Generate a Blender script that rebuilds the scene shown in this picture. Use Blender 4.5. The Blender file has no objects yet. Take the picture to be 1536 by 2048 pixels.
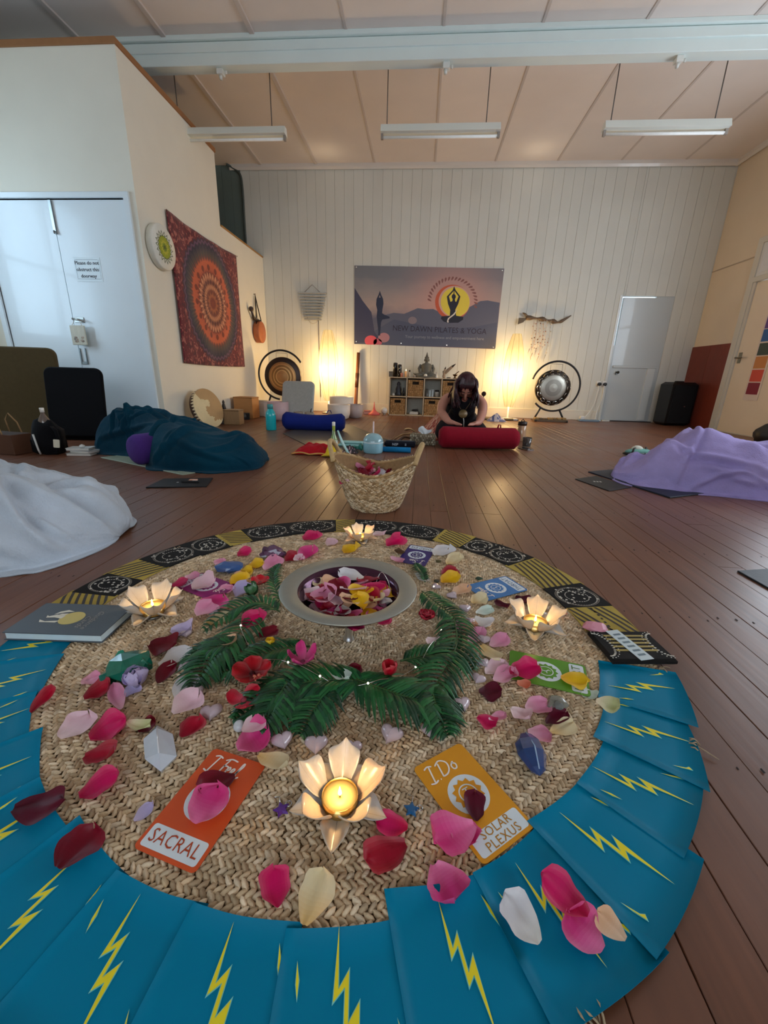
import bpy, bmesh, math, random
import numpy as np
from mathutils import Vector, Matrix, noise
R = math.radians
PI = math.pi
S = bpy.context.scene
COL = S.collection
random.seed(7)
rng = np.random.default_rng(7)

# ------------------------------------------------------------------ camera
CAM_H, PITCH, YAW, ROLL, FPX = 0.58, 18.2857, -4.4006, 1.6, 820.0
def camera_axes():
    p, w, r = R(PITCH), R(YAW), R(ROLL)
    F = Vector((math.sin(w)*math.cos(p), math.cos(w)*math.cos(p), -math.sin(p)))
    r0 = Vector((math.cos(w), -math.sin(w), 0)); u0 = r0.cross(F)
    return math.cos(r)*r0 + math.sin(r)*u0, -math.sin(r)*r0 + math.cos(r)*u0, F
AX_R, AX_U, AX_F = camera_axes()
EYE = Vector((0, 0, CAM_H))
cd = bpy.data.cameras.new('camera'); cam = bpy.data.objects.new('camera', cd); COL.objects.link(cam)
cd.sensor_fit = 'HORIZONTAL'; cd.sensor_width = 36; cd.lens = FPX/1536*36; cd.clip_start = .02
mw = Matrix.Identity(4)
for i in range(3):
    mw[i][0], mw[i][1], mw[i][2], mw[i][3] = AX_R[i], AX_U[i], -AX_F[i], EYE[i]
cam.matrix_world = mw
S.camera = cam

# survey of the photograph: where a sight line meets the floor (height z), the plane Y = y or the plane X = x
def ray(px, py): return AX_R*((px-768)/FPX) + AX_U*((1024-py)/FPX) + AX_F
def gr(px, py, z=0.0):
    d = ray(px, py); return EYE + d*((z-CAM_H)/d.z)
def wy(px, py, y):
    d = ray(px, py); return EYE + d*(y/d.y)
def wx(px, py, x):
    d = ray(px, py); return EYE + d*(x/d.x)

# ------------------------------------------------------------------ light
def lin(v):
    v /= 255.0
    return v/12.92 if v <= .04045 else ((v+.055)/1.055)**2.4
def C(r, g, b): return (lin(r), lin(g), lin(b), 1.0)
S.view_settings.view_transform = 'Standard'; S.view_settings.look = 'None'
S.view_settings.gamma = 1.0; S.view_settings.use_curve_mapping = False
S.view_settings.exposure = 0.34
S.cycles.max_bounces = 8; S.cycles.diffuse_bounces = 5; S.cycles.glossy_bounces = 3
S.cycles.transmission_bounces = 6; S.cycles.transparent_max_bounces = 8
S.cycles.sample_clamp_indirect = 6.0; S.cycles.caustics_reflective = False; S.cycles.caustics_refractive = False
W = bpy.data.worlds.new('sky'); S.world = W; W.use_nodes = True
bgn = W.node_tree.nodes['Background']; bgn.inputs[0].default_value = (.72, .86, 1.0, 1); bgn.inputs[1].default_value = 3.0
def window_light(name, loc, rot, sx, sy, power, col):
    l = bpy.data.lights.new(name, 'AREA'); l.shape = 'RECTANGLE'; l.size = sx; l.size_y = sy
    l.energy = power; l.color = col
    o = bpy.data.objects.new(name, l); COL.objects.link(o); o.location = loc; o.rotation_euler = rot
    o['kind'] = 'helper'
    return o
DAY = (.66, .84, 1.0)
# the daylight that comes in through the windows beside and behind the photographer
window_light('daylight_left', (-4.42, 2.85, 1.65), (0, R(-90), 0), 1.5, 1.3, 15, (.34, .70, 1.0))
window_light('daylight_right', (4.16, 3.3, 1.65), (0, R(90), 0), 1.5, 2.8, 68, (.82, .90, 1.0))
window_light('daylight_rear', (-.2, -3.72, 1.75), (R(90), 0, 0), 5.0, 1.7, 31, (.90, .97, 1.0))

# ------------------------------------------------------------------ materials
def nodes(name):
    m = bpy.data.materials.new(name); m.use_nodes = True
    nt = m.node_tree; return m, nt, nt.nodes['Principled BSDF']
def N(nt, typ, **kw):
    n = nt.nodes.new(typ)
    for k, v in kw.items(): setattr(n, k, v)
    return n
def mathn(nt, op, a, b=None, c=None):
    n = nt.nodes.new('ShaderNodeMath'); n.operation = op
    for i, x in enumerate((a, b, c)):
        if x is None: continue
        if isinstance(x, (int, float)): n.inputs[i].default_value = x
        else: nt.links.new(x, n.inputs[i])
    return n.outputs[0]
def mixc(nt, fac, a, b, blend='MIX'):
    n = nt.nodes.new('ShaderNodeMix'); n.data_type = 'RGBA'; n.blend_type = blend
    for i, x in ((0, fac), (6, a), (7, b)):
        if isinstance(x, (int, float)): n.inputs[i].default_value = x
        elif isinstance(x, tuple): n.inputs[i].default_value = x
        else: nt.links.new(x, n.inputs[i])
    return n.outputs[2]
def vc(name, rough=.6, metal=0.0, var=.15, vs=25.0, stretch=(1, 1, 1), bump=0.0, bs=60.0, bd=.004, sheen=0.0, coat=0.0, sss=0.0,
       transm=0.0, alpha=1.0, ior=1.45, rnd=0.0, spec=.5, transl=0.0):
    """Colours come from the mesh's 'col' attribute; the nodes add grain, wear and relief."""
    m, nt, b = nodes(name)
    at = N(nt, 'ShaderNodeAttribute', attribute_name='col')
    tc = N(nt, 'ShaderNodeTexCoord'); mp = N(nt, 'ShaderNodeMapping'); mp.inputs['Scale'].default_value = stretch
    nt.links.new(tc.outputs['Object'], mp.inputs['Vector'])
    no = N(nt, 'ShaderNodeTexNoise'); no.inputs['Scale'].default_value = vs; no.inputs['Detail'].default_value = 5
    nt.links.new(mp.outputs[0], no.inputs['Vector'])
    f = mathn(nt, 'MULTIPLY_ADD', no.outputs['Fac'], 2*var, 1-var)
    if rnd:
        oi = N(nt, 'ShaderNodeObjectInfo')
        f = mathn(nt, 'MULTIPLY', f, mathn(nt, 'MULTIPLY_ADD', oi.outputs['Random'], 2*rnd, 1-rnd))
    vm = N(nt, 'ShaderNodeVectorMath', operation='SCALE')
    nt.links.new(at.outputs['Color'], vm.inputs[0]); nt.links.new(f, vm.inputs['Scale'])
    nt.links.new(vm.outputs[0], b.inputs['Base Color'])
    b.inputs['Roughness'].default_value = rough; b.inputs['Metallic'].default_value = metal
    b.inputs['Sheen Weight'].default_value = sheen; b.inputs['Coat Weight'].default_value = coat
    b.inputs['Specular IOR Level'].default_value = spec
    b.inputs['Transmission Weight'].default_value = transm; b.inputs['IOR'].default_value = ior
    b.inputs['Alpha'].default_value = alpha
    if sss:
        b.inputs['Subsurface Weight'].default_value = sss; b.inputs['Subsurface Radius'].default_value = (.01, .006, .006)
        b.inputs['Subsurface Scale'].default_value = .5
    if bump:
        n2 = N(nt, 'ShaderNodeTexNoise'); n2.inputs['Scale'].default_value = bs; n2.inputs['Detail'].default_value = 4
        nt.links.new(mp.outputs[0], n2.inputs['Vector'])
        bp = N(nt, 'ShaderNodeBump'); bp.inputs['Strength'].default_value = bump; bp.inputs['Distance'].default_value = bd
        nt.links.new(n2.outputs['Fac'], bp.inputs['Height']); nt.links.new(bp.outputs[0], b.inputs['Normal'])
    if transl:
        tr = N(nt, 'ShaderNodeBsdfTranslucent'); nt.links.new(vm.outputs[0], tr.inputs['Color'])
        mx = N(nt, 'ShaderNodeMixShader'); mx.inputs[0].default_value = transl
        out = nt.nodes['Material Output']
        nt.links.new(b.outputs[0], mx.inputs[1]); nt.links.new(tr.outputs[0], mx.inputs[2]); nt.links.new(mx.outputs[0], out.inputs[0])
    return m
MAT = dict(
    paint=vc('wall_paint', .55, var=.06, vs=3.0, bump=.08, bs=30),
    gloss_paint=vc('gloss_paint', .28, var=.04, vs=4.0, bump=.05, bs=12, coat=.3),
    matte=vc('matte', .85, var=.10),
    satin=vc('satin', .45, var=.06),
    gloss=vc('gloss', .18, var=.05, coat=.3),
    print=vc('printed_ink', .5, var=.03, vs=60),
    fabric=vc('fabric', .9, var=.14, vs=40, bump=.5, bs=420, bd=.0015, sheen=.03, spec=.2),
    fleece=vc('fleece', .95, var=.12, vs=18, bump=.5, bs=130, bd=.005, sheen=.03, spec=.15),
    satin_cloth=vc('satin_cloth', .5, var=.05, vs=8, bump=.2, bs=22, bd=.004, spec=.12),
    wood=vc('wood', .42, var=.3, vs=9, stretch=(14, 14, 1.2), bump=.15, bs=20, bd=.002),
    straw=vc('straw', .8, var=.32, vs=70, stretch=(1, 1, 1), bump=.6, bs=520, bd=.0012, spec=.3),
    metal=vc('metal', .3, 1.0, var=.08, vs=20),
    bright_metal=vc('bright_metal', .12, 1.0, var=.05),
    gongmetal=vc('gong_metal', .38, .85, var=.15, vs=14, bump=.3, bs=30, bd=.003),
    hide=vc('hide', .6, var=.15, vs=9, bump=.2, bs=60, bd=.002),
    petal=vc('petal', .5, var=.14, vs=70, stretch=(1, .3, 1), bump=.35, bs=110, bd=.0015, transl=.15, spec=.35),
    leaf=vc('leaf', .38, var=.25, vs=40),
    shell=vc('capiz_shell', .25, var=.16, vs=70, stretch=(1, 1, 1), bump=.3, bs=180, bd=.0006, transl=.3, coat=.2),
    crystal=vc('crystal', .14, var=.35, vs=60, transm=.12, sss=.0, coat=.4, bump=.2, bs=70, bd=.002),
    quartz=vc('quartz', .1, var=.10, vs=40, transm=.25, coat=.4),
    glass=vc('glass', .04, var=0, transm=.92),
    skin=vc('skin', .5, var=.08, vs=30, sss=.15),
    hair=vc('hair', .35, var=.35, vs=30, stretch=(6, 6, .6), bump=.6, bs=40, bd=.004),
    wax=vc('wax', .4, var=.05, sss=.3),
    leather=vc('leather', .5, var=.2, vs=20, bump=.3, bs=90, bd=.002),
    plastic=vc('plastic', .4, var=.05, bump=.1, bs=300, bd=.0005),
)
def emit(name, col, strength):
    m = bpy.data.materials.new(name); m.use_nodes = True; nt = m.node_tree
    nt.nodes.remove(nt.nodes['Principled BSDF'])
    e = N(nt, 'ShaderNodeEmission'); e.inputs[0].default_value = col; e.inputs[1].default_value = strength
    nt.links.new(e.outputs[0], nt.nodes['Material Output'].inputs[0]); return m
MAT['flame'] = emit('flame', (1, .62, .22, 1), 9.0)
MAT['led'] = emit('led', (1, .9, .7, 1), 3.0)
def lamp_paper():
    """lit rice paper: brighter beside the two bulbs, with fibres in the sheet"""
    m = bpy.data.materials.new('lit_paper'); m.use_nodes = True; nt = m.node_tree
    b = nt.nodes['Principled BSDF']
    tc = N(nt, 'ShaderNodeTexCoord'); sp = N(nt, 'ShaderNodeSeparateXYZ'); nt.links.new(tc.outputs['Object'], sp.inputs[0])
    z = sp.outputs['Z']
    g = None
    for zc, w, k in ((.80, .17, 1.0), (.50, .19, .9)):
        d = mathn(nt, 'DIVIDE', mathn(nt, 'SUBTRACT', z, zc), w)
        e = mathn(nt, 'MULTIPLY', mathn(nt, 'EXPONENT', mathn(nt, 'MULTIPLY', mathn(nt, 'MULTIPLY', d, d), -1.0)), k)
        g = e if g is None else mathn(nt, 'ADD', g, e)
    mp = N(nt, 'ShaderNodeMapping'); mp.inputs['Scale'].default_value = (1, 1, .25); nt.links.new(tc.outputs['Object'], mp.inputs[0])
    no = N(nt, 'ShaderNodeTexNoise'); no.inputs['Scale'].default_value = 26; nt.links.new(mp.outputs[0], no.inputs['Vector'])
    s = mathn(nt, 'MULTIPLY', mathn(nt, 'MULTIPLY_ADD', g, 1.5, 1.15), mathn(nt, 'MULTIPLY_ADD', no.outputs['Fac'], .5, .75))
    b.inputs['Base Color'].default_value = C(122, 112, 84); b.inputs['Roughness'].default_value = .8
    b.inputs['Emission Color'].default_value = (1, .69, .29, 1)
    nt.links.new(mathn(nt, 'MULTIPLY', s, LAMP), b.inputs['Emission Strength'])
    tr = N(nt, 'ShaderNodeBsdfTransparent'); tr.inputs[0].default_value = (1, .86, .62, 1); mx = N(nt, 'ShaderNodeMixShader'); mx.inputs[0].default_value = .22   # thin paper lets part of the bulbs' light through
    nt.links.new(b.outputs[0], mx.inputs[1]); nt.links.new(tr.outputs[0], mx.inputs[2]); nt.links.new(mx.outputs[0], nt.nodes['Material Output'].inputs[0])
    return m
LAMP = .52
MAT['lit_paper'] = lamp_paper()
def pane_glass():
    m = bpy.data.materials.new('window_glass'); m.use_nodes = True; nt = m.node_tree
    nt.nodes.remove(nt.nodes['Principled BSDF'])
    t = N(nt, 'ShaderNodeBsdfTransparent'); g = N(nt, 'ShaderNodeBsdfGlossy'); g.inputs['Roughness'].default_value = .02
    mx = N(nt, 'ShaderNodeMixShader'); mx.inputs[0].default_value = .08
    nt.links.new(t.outputs[0], mx.inputs[1]); nt.links.new(g.outputs[0], mx.inputs[2])
    nt.links.new(mx.outputs[0], nt.nodes['Material Output'].inputs[0]); return m
MAT['pane'] = pane_glass()
def floor_wood():
    m, nt, b = nodes('floorboards')
    ge = N(nt, 'ShaderNodeNewGeometry'); oi = N(nt, 'ShaderNodeObjectInfo')
    off = N(nt, 'ShaderNodeVectorMath', operation='MULTIPLY_ADD')
    nt.links.new(oi.outputs['Random'], off.inputs[0]); off.inputs[1].default_value = (31, 17, 5)
    nt.links.new(ge.outputs['Position'], off.inputs[2])
    mp = N(nt, 'ShaderNodeMapping'); mp.inputs['Scale'].default_value = (22, 1.3, 1); nt.links.new(off.outputs[0], mp.inputs[0])
    no = N(nt, 'ShaderNodeTexNoise'); no.inputs['Scale'].default_value = 3.0; no.inputs['Detail'].default_value = 6; nt.links.new(mp.outputs[0], no.inputs['Vector'])
    big = N(nt, 'ShaderNodeTexNoise'); big.inputs['Scale'].default_value = 2.2; big.inputs['Detail'].default_value = 3; nt.links.new(ge.outputs['Position'], big.inputs['Vector'])
    a = mixc(nt, no.outputs['Fac'], C(74, 44, 30), C(132, 84, 58))
    a2 = mixc(nt, mathn(nt, 'MULTIPLY', oi.outputs['Random'], .55), a, C(118, 80, 62))
    sc = N(nt, 'ShaderNodeVectorMath', operation='SCALE'); nt.links.new(a2, sc.inputs[0])
    nt.links.new(mathn(nt, 'MULTIPLY_ADD', big.outputs['Fac'], .9, .54), sc.inputs['Scale'])
    nt.links.new(sc.outputs[0], b.inputs['Base Color'])
    nt.links.new(mathn(nt, 'MULTIPLY_ADD', big.outputs['Fac'], .30, .22), b.inputs['Roughness'])
    b.inputs['Specular IOR Level'].default_value = .38; b.inputs['Coat Weight'].default_value = .05; b.inputs['Coat Roughness'].default_value = .35
    bp = N(nt, 'ShaderNodeBump'); bp.inputs['Strength'].default_value = .22; bp.inputs['Distance'].default_value = .0015
    nt.links.new(no.outputs['Fac'], bp.inputs['Height']); nt.links.new(bp.outputs[0], b.inputs['Normal'])
    return m
MAT['floor'] = floor_wood()
def tapestry_mat():
    m, nt, b = nodes('mandala_cloth')
    tc = N(nt, 'ShaderNodeTexCoord'); sp = N(nt, 'ShaderNodeSeparateXYZ'); nt.links.new(tc.outputs['Object'], sp.inputs[0])
    y, z = mathn(nt, 'DIVIDE', sp.outputs['Y'], .66), mathn(nt, 'DIVIDE', sp.outputs['Z'], .655)
    r = mathn(nt, 'SQRT', mathn(nt, 'ADD', mathn(nt, 'MULTIPLY', y, y), mathn(nt, 'MULTIPLY', z, z)))
    th = mathn(nt, 'ARCTAN2', z, y)
    def wave(n, amp, ph=0.0): return mathn(nt, 'MULTIPLY', mathn(nt, 'SINE', mathn(nt, 'MULTIPLY_ADD', th, float(n), ph)), amp)
    rr = mathn(nt, 'ADD', r, wave(48, .018))
    ramp = N(nt, 'ShaderNodeValToRGB'); cr = ramp.color_ramp; cr.interpolation = 'LINEAR'
    stops = [(0, C(140, 62, 40)), (.08, C(120, 50, 40)), (.12, C(176, 100, 60)), (.2, C(110, 48, 40)), (.27, C(186, 120, 84)), (.33, C(96, 40, 36)),
             (.4, C(190, 120, 88)), (.47, C(110, 44, 34)), (.53, C(188, 88, 56)), (.66, C(200, 94, 56)), (.70, C(120, 70, 60)), (.76, C(88, 74, 66)), (.84, C(60, 54, 66)),
             (.89, C(38, 30, 50)), (.93, C(110, 74, 100)), (.955, C(46, 30, 50)), (1.0, C(104, 26, 36))]
    cr.elements[0].position = 0; cr.elements[0].color = stops[0][1]; cr.elements[1].position = 1; cr.elements[1].color = stops[-1][1]
    for p, c in stops[1:-1]:
        e = cr.elements.new(p); e.color = c
    nt.links.new(rr, ramp.inputs[0])
    # teardrop rows: dark and pale drops where two angular waves meet a ring
    col = ramp.outputs[0]
    for n, rc, w, c in ((16, .56, .055, C(86, 26, 18)), (32, .44, .05, C(226, 160, 120)), (24, .34, .05, C(80, 32, 30)), (32, .25, .04, C(214, 150, 112)), (12, .16, .04, C(96, 44, 40))):
        d = mathn(nt, 'DIVIDE', mathn(nt, 'SUBTRACT', r, rc), w)
        ring = mathn(nt, 'SUBTRACT', 1.0, mathn(nt, 'MULTIPLY', d, d))
        k = mathn(nt, 'GREATER_THAN', mathn(nt, 'ADD', ring, wave(n, 1.0)), 1.25)
        col = mixc(nt, mathn(nt, 'MULTIPLY', k, .75), col, c)
    hair = mathn(nt, 'MULTIPLY', mathn(nt, 'GREATER_THAN', wave(90, 1.0), .3), mathn(nt, 'MULTIPLY', mathn(nt, 'GREATER_THAN', r, .66), mathn(nt, 'LESS_THAN', r, .85)))
    col = mixc(nt, mathn(nt, 'MULTIPLY', hair, .45), col, C(40, 34, 44))
    vo = N(nt, 'ShaderNodeTexNoise'); vo.inputs['Scale'].default_value = 17; vo.inputs['Detail'].default_value = 3; vo.inputs['Distortion'].default_value = 1.2
    nt.links.new(tc.outputs['Object'], vo.inputs['Vector'])
    fl = mathn(nt, 'MULTIPLY', mathn(nt, 'GREATER_THAN', vo.outputs['Fac'], .57), mathn(nt, 'GREATER_THAN', r, .99))
    col = mixc(nt, mathn(nt, 'MULTIPLY', fl, .8), col, C(176, 104, 92))
    dk = mathn(nt, 'MULTIPLY', mathn(nt, 'LESS_THAN', vo.outputs['Fac'], .42), mathn(nt, 'GREATER_THAN', r, .99))
    col = mixc(nt, mathn(nt, 'MULTIPLY', dk, .6), col, C(58, 18, 32))
    nt.links.new(col, b.inputs['Base Color']); b.inputs['Roughness'].default_value = .9; b.inputs['Sheen Weight'].default_value = .2
    return m
MAT['tapestry'] = tapestry_mat()
def banner_mat():
    m, nt, b = nodes('banner_vinyl')
    tc = N(nt, 'ShaderNodeTexCoord'); sp = N(nt, 'ShaderNodeSeparateXYZ'); nt.links.new(tc.outputs['Object'], sp.inputs[0])
    x, z = sp.outputs['X'], sp.outputs['Z']
    no = N(nt, 'ShaderNodeTexNoise'); no.inputs['Scale'].default_value = 2.6; no.inputs['Detail'].default_value = 5
    mp = N(nt, 'ShaderNodeMapping'); mp.inputs['Scale'].default_value = (1, 1, 1.8); nt.links.new(tc.outputs['Object'], mp.inputs[0]); nt.links.new(mp.outputs[0], no.inputs['Vector'])
    v = mathn(nt, 'ADD', mathn(nt, 'DIVIDE', z, 1.1), .5)
    ramp = N(nt, 'ShaderNodeValToRGB'); cr = ramp.color_ramp
    cr.elements[0].position = 0; cr.elements[0].color = C(70, 74, 92); cr.elements[1].position = 1; cr.elements[1].color = C(120, 120, 126)
    for p, c in ((.3, C(98, 94, 112)), (.52, C(172, 150, 140)), (.7, C(150, 140, 138)), (.86, C(122, 122, 128))):
        e = cr.elements.new(p); e.color = c
    nt.links.new(mathn(nt, 'ADD', v, mathn(nt, 'MULTIPLY_ADD', no.outputs['Fac'], .3, -.15)), ramp.inputs[0])
    dx, dz = mathn(nt, 'SUBTRACT', x, .38), mathn(nt, 'SUBTRACT', z, .02)
    d2 = mathn(nt, 'ADD', mathn(nt, 'MULTIPLY', dx, dx), mathn(nt, 'MULTIPLY', dz, dz))
    gl = mathn(nt, 'EXPONENT', mathn(nt, 'MULTIPLY', d2, -3.4))
    col = mixc(nt, mathn(nt, 'MULTIPLY', gl, .85), ramp.outputs[0], C(222, 156, 138))
    nt.links.new(col, b.inputs['Base Color']); b.inputs['Roughness'].default_value = .42
    return m
MAT['banner'] = banner_mat()

# ------------------------------------------------------------------ mesh building
class M:
    """collects shapes; build() links them as ONE mesh object with a colour per face"""
    def __init__(s): s.v, s.f, s.c, s.sm = [], [], [], []
    def add(s, verts, faces, col, smooth=False):
        o = len(s.v); s.v += [tuple(v) for v in verts]
        per = isinstance(col, list)
        for i, f in enumerate(faces):
            s.f.append(tuple(o+j for j in f)); s.c.append(col[i] if per else col); s.sm.append(smooth)
        return s
    def box(s, x0, x1, y0, y1, z0, z1, col, ch=0.0):
        if ch: return s.prism([(x0, y0), (x1, y0), (x1, y1), (x0, y1)], z0, z1, col, ch)
        v = [(x, y, z) for z in (z0, z1) for y in (y0, y1) for x in (x0, x1)]
        return s.add(v, [(0, 2, 3, 1), (4, 5, 7, 6), (0, 1, 5, 4), (1, 3, 7, 5), (3, 2, 6, 7), (2, 0, 4, 6)], col)
    def prism(s, poly, z0, z1, col, ch=0.0, top=None, smooth=False):
        """poly counter-clockwise; chamfered at top and bottom by ch"""
        n = len(poly); cx = sum(p[0] for p in poly)/n; cy = sum(p[1] for p in poly)/n
        def ins(d):
            out = []
            for i in range(n):
                a, b, c = Vector(poly[i-1]).to_2d(), Vector(poly[i]).to_2d(), Vector(poly[(i+1) % n]).to_2d()
                e1, e2 = (b-a), (c-b)
                n1 = Vector((-e1.y, e1.x)); n2 = Vector((-e2.y, e2.x))
                n1 = n1.normalized() if n1.length > 1e-9 else Vector((0, 0)); n2 = n2.normalized() if n2.length > 1e-9 else n1
                k = (n1+n2); k = k/max(.3, k.dot(n2)) if k.length > 1e-6 else n2
                out.append((b.x+k.x*d, b.y+k.y*d))
            return out
        rings = [(poly, z0), (poly, z1)] if not ch else [(ins(ch), z0), (poly, z0+ch), (poly, z1-ch), (ins(ch), z1)]
        v = [(p[0], p[1], z) for r, z in rings for p in r]; f, c = [], []
        for k in range(len(rings)-1):
            for i in range(n):
                j = (i+1) % n; f.append((k*n+i, k*n+j, (k+1)*n+j, (k+1)*n+i)); c.append(col)
        f.append(tuple(range(n-1, -1, -1))); c.append(col)
        f.append(tuple((len(rings)-1)*n+i for i in range(n))); c.append(top or col)
        return s.add(v, f, c, smooth)
    def lathe(s, prof, n=24, col=(1, 1, 1, 1), center=(0, 0, 0), axis=None, smooth=True, cap=True):
        """prof: (radius, height[, colour of the band above])"""
        v, f, c = [], [], []
        for p in prof:
            for i in range(n):
                a = 2*PI*i/n; v.append((p[0]*math.cos(a), p[0]*math.sin(a), p[1]))
        for k in range(len(prof)-1):
            cc = prof[k][2] if len(prof[k]) > 2 else col
            for i in range(n):
                j = (i+1) % n; f.append((k*n+i, k*n+j, (k+1)*n+j, (k+1)*n+i)); c.append(cc)
        if cap:
            if prof[0][0] > 1e-5: f.append(tuple(range(n-1, -1, -1))); c.append(prof[0][2] if len(prof[0]) > 2 else col)
            if prof[-1][0] > 1e-5: f.append(tuple((len(prof)-1)*n+i for i in range(n))); c.append(prof[-1][2] if len(prof[-1]) > 2 else col)
        q = Vector((0, 0, 1)).rotation_difference(Vector(axis)).to_matrix() if axis else Matrix.Identity(3)
        v = [q @ Vector(p) + Vector(center) for p in v]
        return s.add(v, f, c, smooth)
    def tube(s, pts, r, col, n=8, closed=False, cap=True, smooth=True, flat=None):
        pts = [Vector(p) for p in pts]; m = len(pts)
        rs = r if isinstance(r, (list, tuple)) else [r]*m
        v, f = [], []; up = None
        for i, p in enumerate(pts):
            if closed: t = pts[(i+1) % m]-pts[i-1]
            else: t = pts[min(i+1, m-1)]-pts[max(i-1, 0)]
            t = t.normalized() if t.length > 1e-9 else Vector((0, 0, 1))
            if up is None:
                up = Vector((0, 0, 1)) if abs(t.z) < .9 else Vector((1, 0, 0))
            sx = t.cross(up)
            if sx.length < 1e-4: sx = t.orthogonal()
            sx.normalize(); up = sx.cross(t).normalized()
            for k in range(n):
                a = 2*PI*k/n; v.append(p + rs[i]*(math.cos(a)*sx + math.sin(a)*up*(flat or 1)))
        for i in range(m if closed else m-1):
            i2 = (i+1) % m
            for k in range(n):
                k2 = (k+1) % n; f.append((i*n+k, i*n+k2, i2*n+k2, i2*n+k))
        if cap and not closed:
            f.append(tuple(range(n-1, -1, -1))); f.append(tuple((m-1)*n+k for k in range(n)))
        return s.add(v, f, col, smooth)
    def poly(s, pts, col): return s.add(pts, [tuple(range(len(pts)))], col)
    def grid(s, fn, nu, nv, col, smooth=True, wrapu=False):
        v = [fn(i/(nu if wrapu else nu-1), j/(nv-1)) for j in range(nv) for i in range(nu)]; f, c = [], []
        for j in range(nv-1):
            for i in range(nu if wrapu else nu-1):
                i2 = (i+1) % nu; f.append((j*nu+i, j*nu+i2, (j+1)*nu+i2, (j+1)*nu+i))
                c.append(col((i+.5)/(nu-1), (j+.5)/(nv-1)) if callable(col) else col)
        return s.add(v, f, c, smooth)
    def ball(s, c, r, col, nu=14, nv=9, jitter=0.0, seed=0):
        rx, ry, rz = (r, r, r) if isinstance(r, (int, float)) else r
        def fn(u, w):
            a, b = 2*PI*u, PI*(w-.5); d = Vector((math.cos(a)*math.cos(b), math.sin(a)*math.cos(b), math.sin(b)))
            k = 1 + (jitter*noise.noise(d*2.2+Vector((seed, seed*2, 3))) if jitter else 0)
            return (c[0]+rx*k*d.x, c[1]+ry*k*d.y, c[2]+rz*k*d.z)
        return s.grid(fn, nu, nv, col, True, True)
    def text(s, body, size, mx, col, shear=0.0, align='CENTER', depth=0.0, spacing=1.0):
        cu = bpy.data.curves.new('t', 'FONT'); cu.body = body; cu.size = size; cu.shear = shear; cu.align_x = align; cu.align_y = 'CENTER'
        cu.resolution_u = 2; cu.extrude = depth; cu.space_character = spacing
        o = bpy.data.objects.new('t', cu); COL.objects.link(o)
        me = o.to_mesh(); v = [mx @ p.co for p in me.vertices]; f = [tuple(p.vertices) for p in me.polygons]
        s.add(v, f, col); o.to_mesh_clear(); bpy.data.objects.remove(o); bpy.data.curves.remove(cu)
        return s
    def ribbon(s, pts, w, mx, col):
        """a pen stroke in the plane of mx"""
        v, f = [], []
        for i, p in enumerate(pts):
            a, b = pts[max(i-1, 0)], pts[min(i+1, len(pts)-1)]
            t = Vector((b[0]-a[0], b[1]-a[1])); t = t.normalized() if t.length > 1e-9 else Vector((1, 0))
            ww = w*(.55 if i in (0, len(pts)-1) else 1)
            v += [mx @ Vector((p[0]-t.y*ww/2, p[1]+t.x*ww/2, 0)), mx @ Vector((p[0]+t.y*ww/2, p[1]-t.x*ww/2, 0))]
        for i in range(len(pts)-1): f.append((2*i+1, 2*i+3, 2*i+2, 2*i))
        return s.add(v, f, col)
    def xf(s, mx, start=0):
        for i in range(start, len(s.v)): s.v[i] = tuple(mx @ Vector(s.v[i]))
        return s
    def mesh(s, name):
        me = bpy.data.meshes.new(name); me.from_pydata(s.v, [], s.f); 
        me.polygons.foreach_set('use_smooth', s.sm)
        at = me.color_attributes.new('col', 'FLOAT_COLOR', 'CORNER')
        lens = [len(f) for f in s.f]
        at.data.foreach_set('color', np.repeat(np.array(s.c, dtype=np.float32), lens, axis=0).ravel())
        me.update(); return me
    def build(s, name, mat, parent=None, loc=None, rot=None):
        me = s.mesh(name); return link(name, me, mat, parent, loc, rot)
def link(name, me, mat, parent=None, loc=None, rot=None):
    if mat is not None and not me.materials: me.materials.append(MAT[mat] if isinstance(mat, str) else mat)
    o = bpy.data.objects.new(name, me); COL.objects.link(o)
    if parent is not None: o.parent = parent
    if loc is not None: o.location = loc
    if rot is not None: o.rotation_euler = rot
    return o
def npmesh(name, V, F, cols, smooth=False):
    """V (n,3), F (m,4) arrays; cols (m,4): for meshes of very many alike pieces"""
    me = bpy.data.meshes.new(name); me.vertices.add(len(V)); me.vertices.foreach_set('co', np.asarray(V, np.float32).ravel())
    k = F.shape[1]; me.loops.add(F.size); me.loops.foreach_set('vertex_index', F.astype(np.int32).ravel())
    me.polygons.add(len(F)); me.polygons.foreach_set('loop_start', np.arange(0, F.size, k, dtype=np.int32))
    me.polygons.foreach_set('use_smooth', np.full(len(F), smooth))
    at = me.color_attributes.new('col', 'FLOAT_COLOR', 'CORNER')
    at.data.foreach_set('color', np.repeat(np.asarray(cols, np.float32), k, axis=0).ravel())
    me.update(calc_edges=True); me.validate(); return me
def tag(o, label=None, cat=None, group=None, kind=None):
    if label: o['label'] = label
    if cat: o['category'] = cat
    if group: o['group'] = group
    if kind: o['kind'] = kind
    return o
def thing(name, label, cat, loc=(0, 0, 0), rz=0.0, group=None, rot=None):
    o = bpy.data.objects.new(name, None); COL.objects.link(o); o.empty_display_size = .1
    o.location = loc; o.rotation_euler = rot or (0, 0, rz)
    return tag(o, label, cat, group)
def struct(o): o['kind'] = 'structure'; return o
def stuff(o): o['kind'] = 'stuff'; return o
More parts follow.
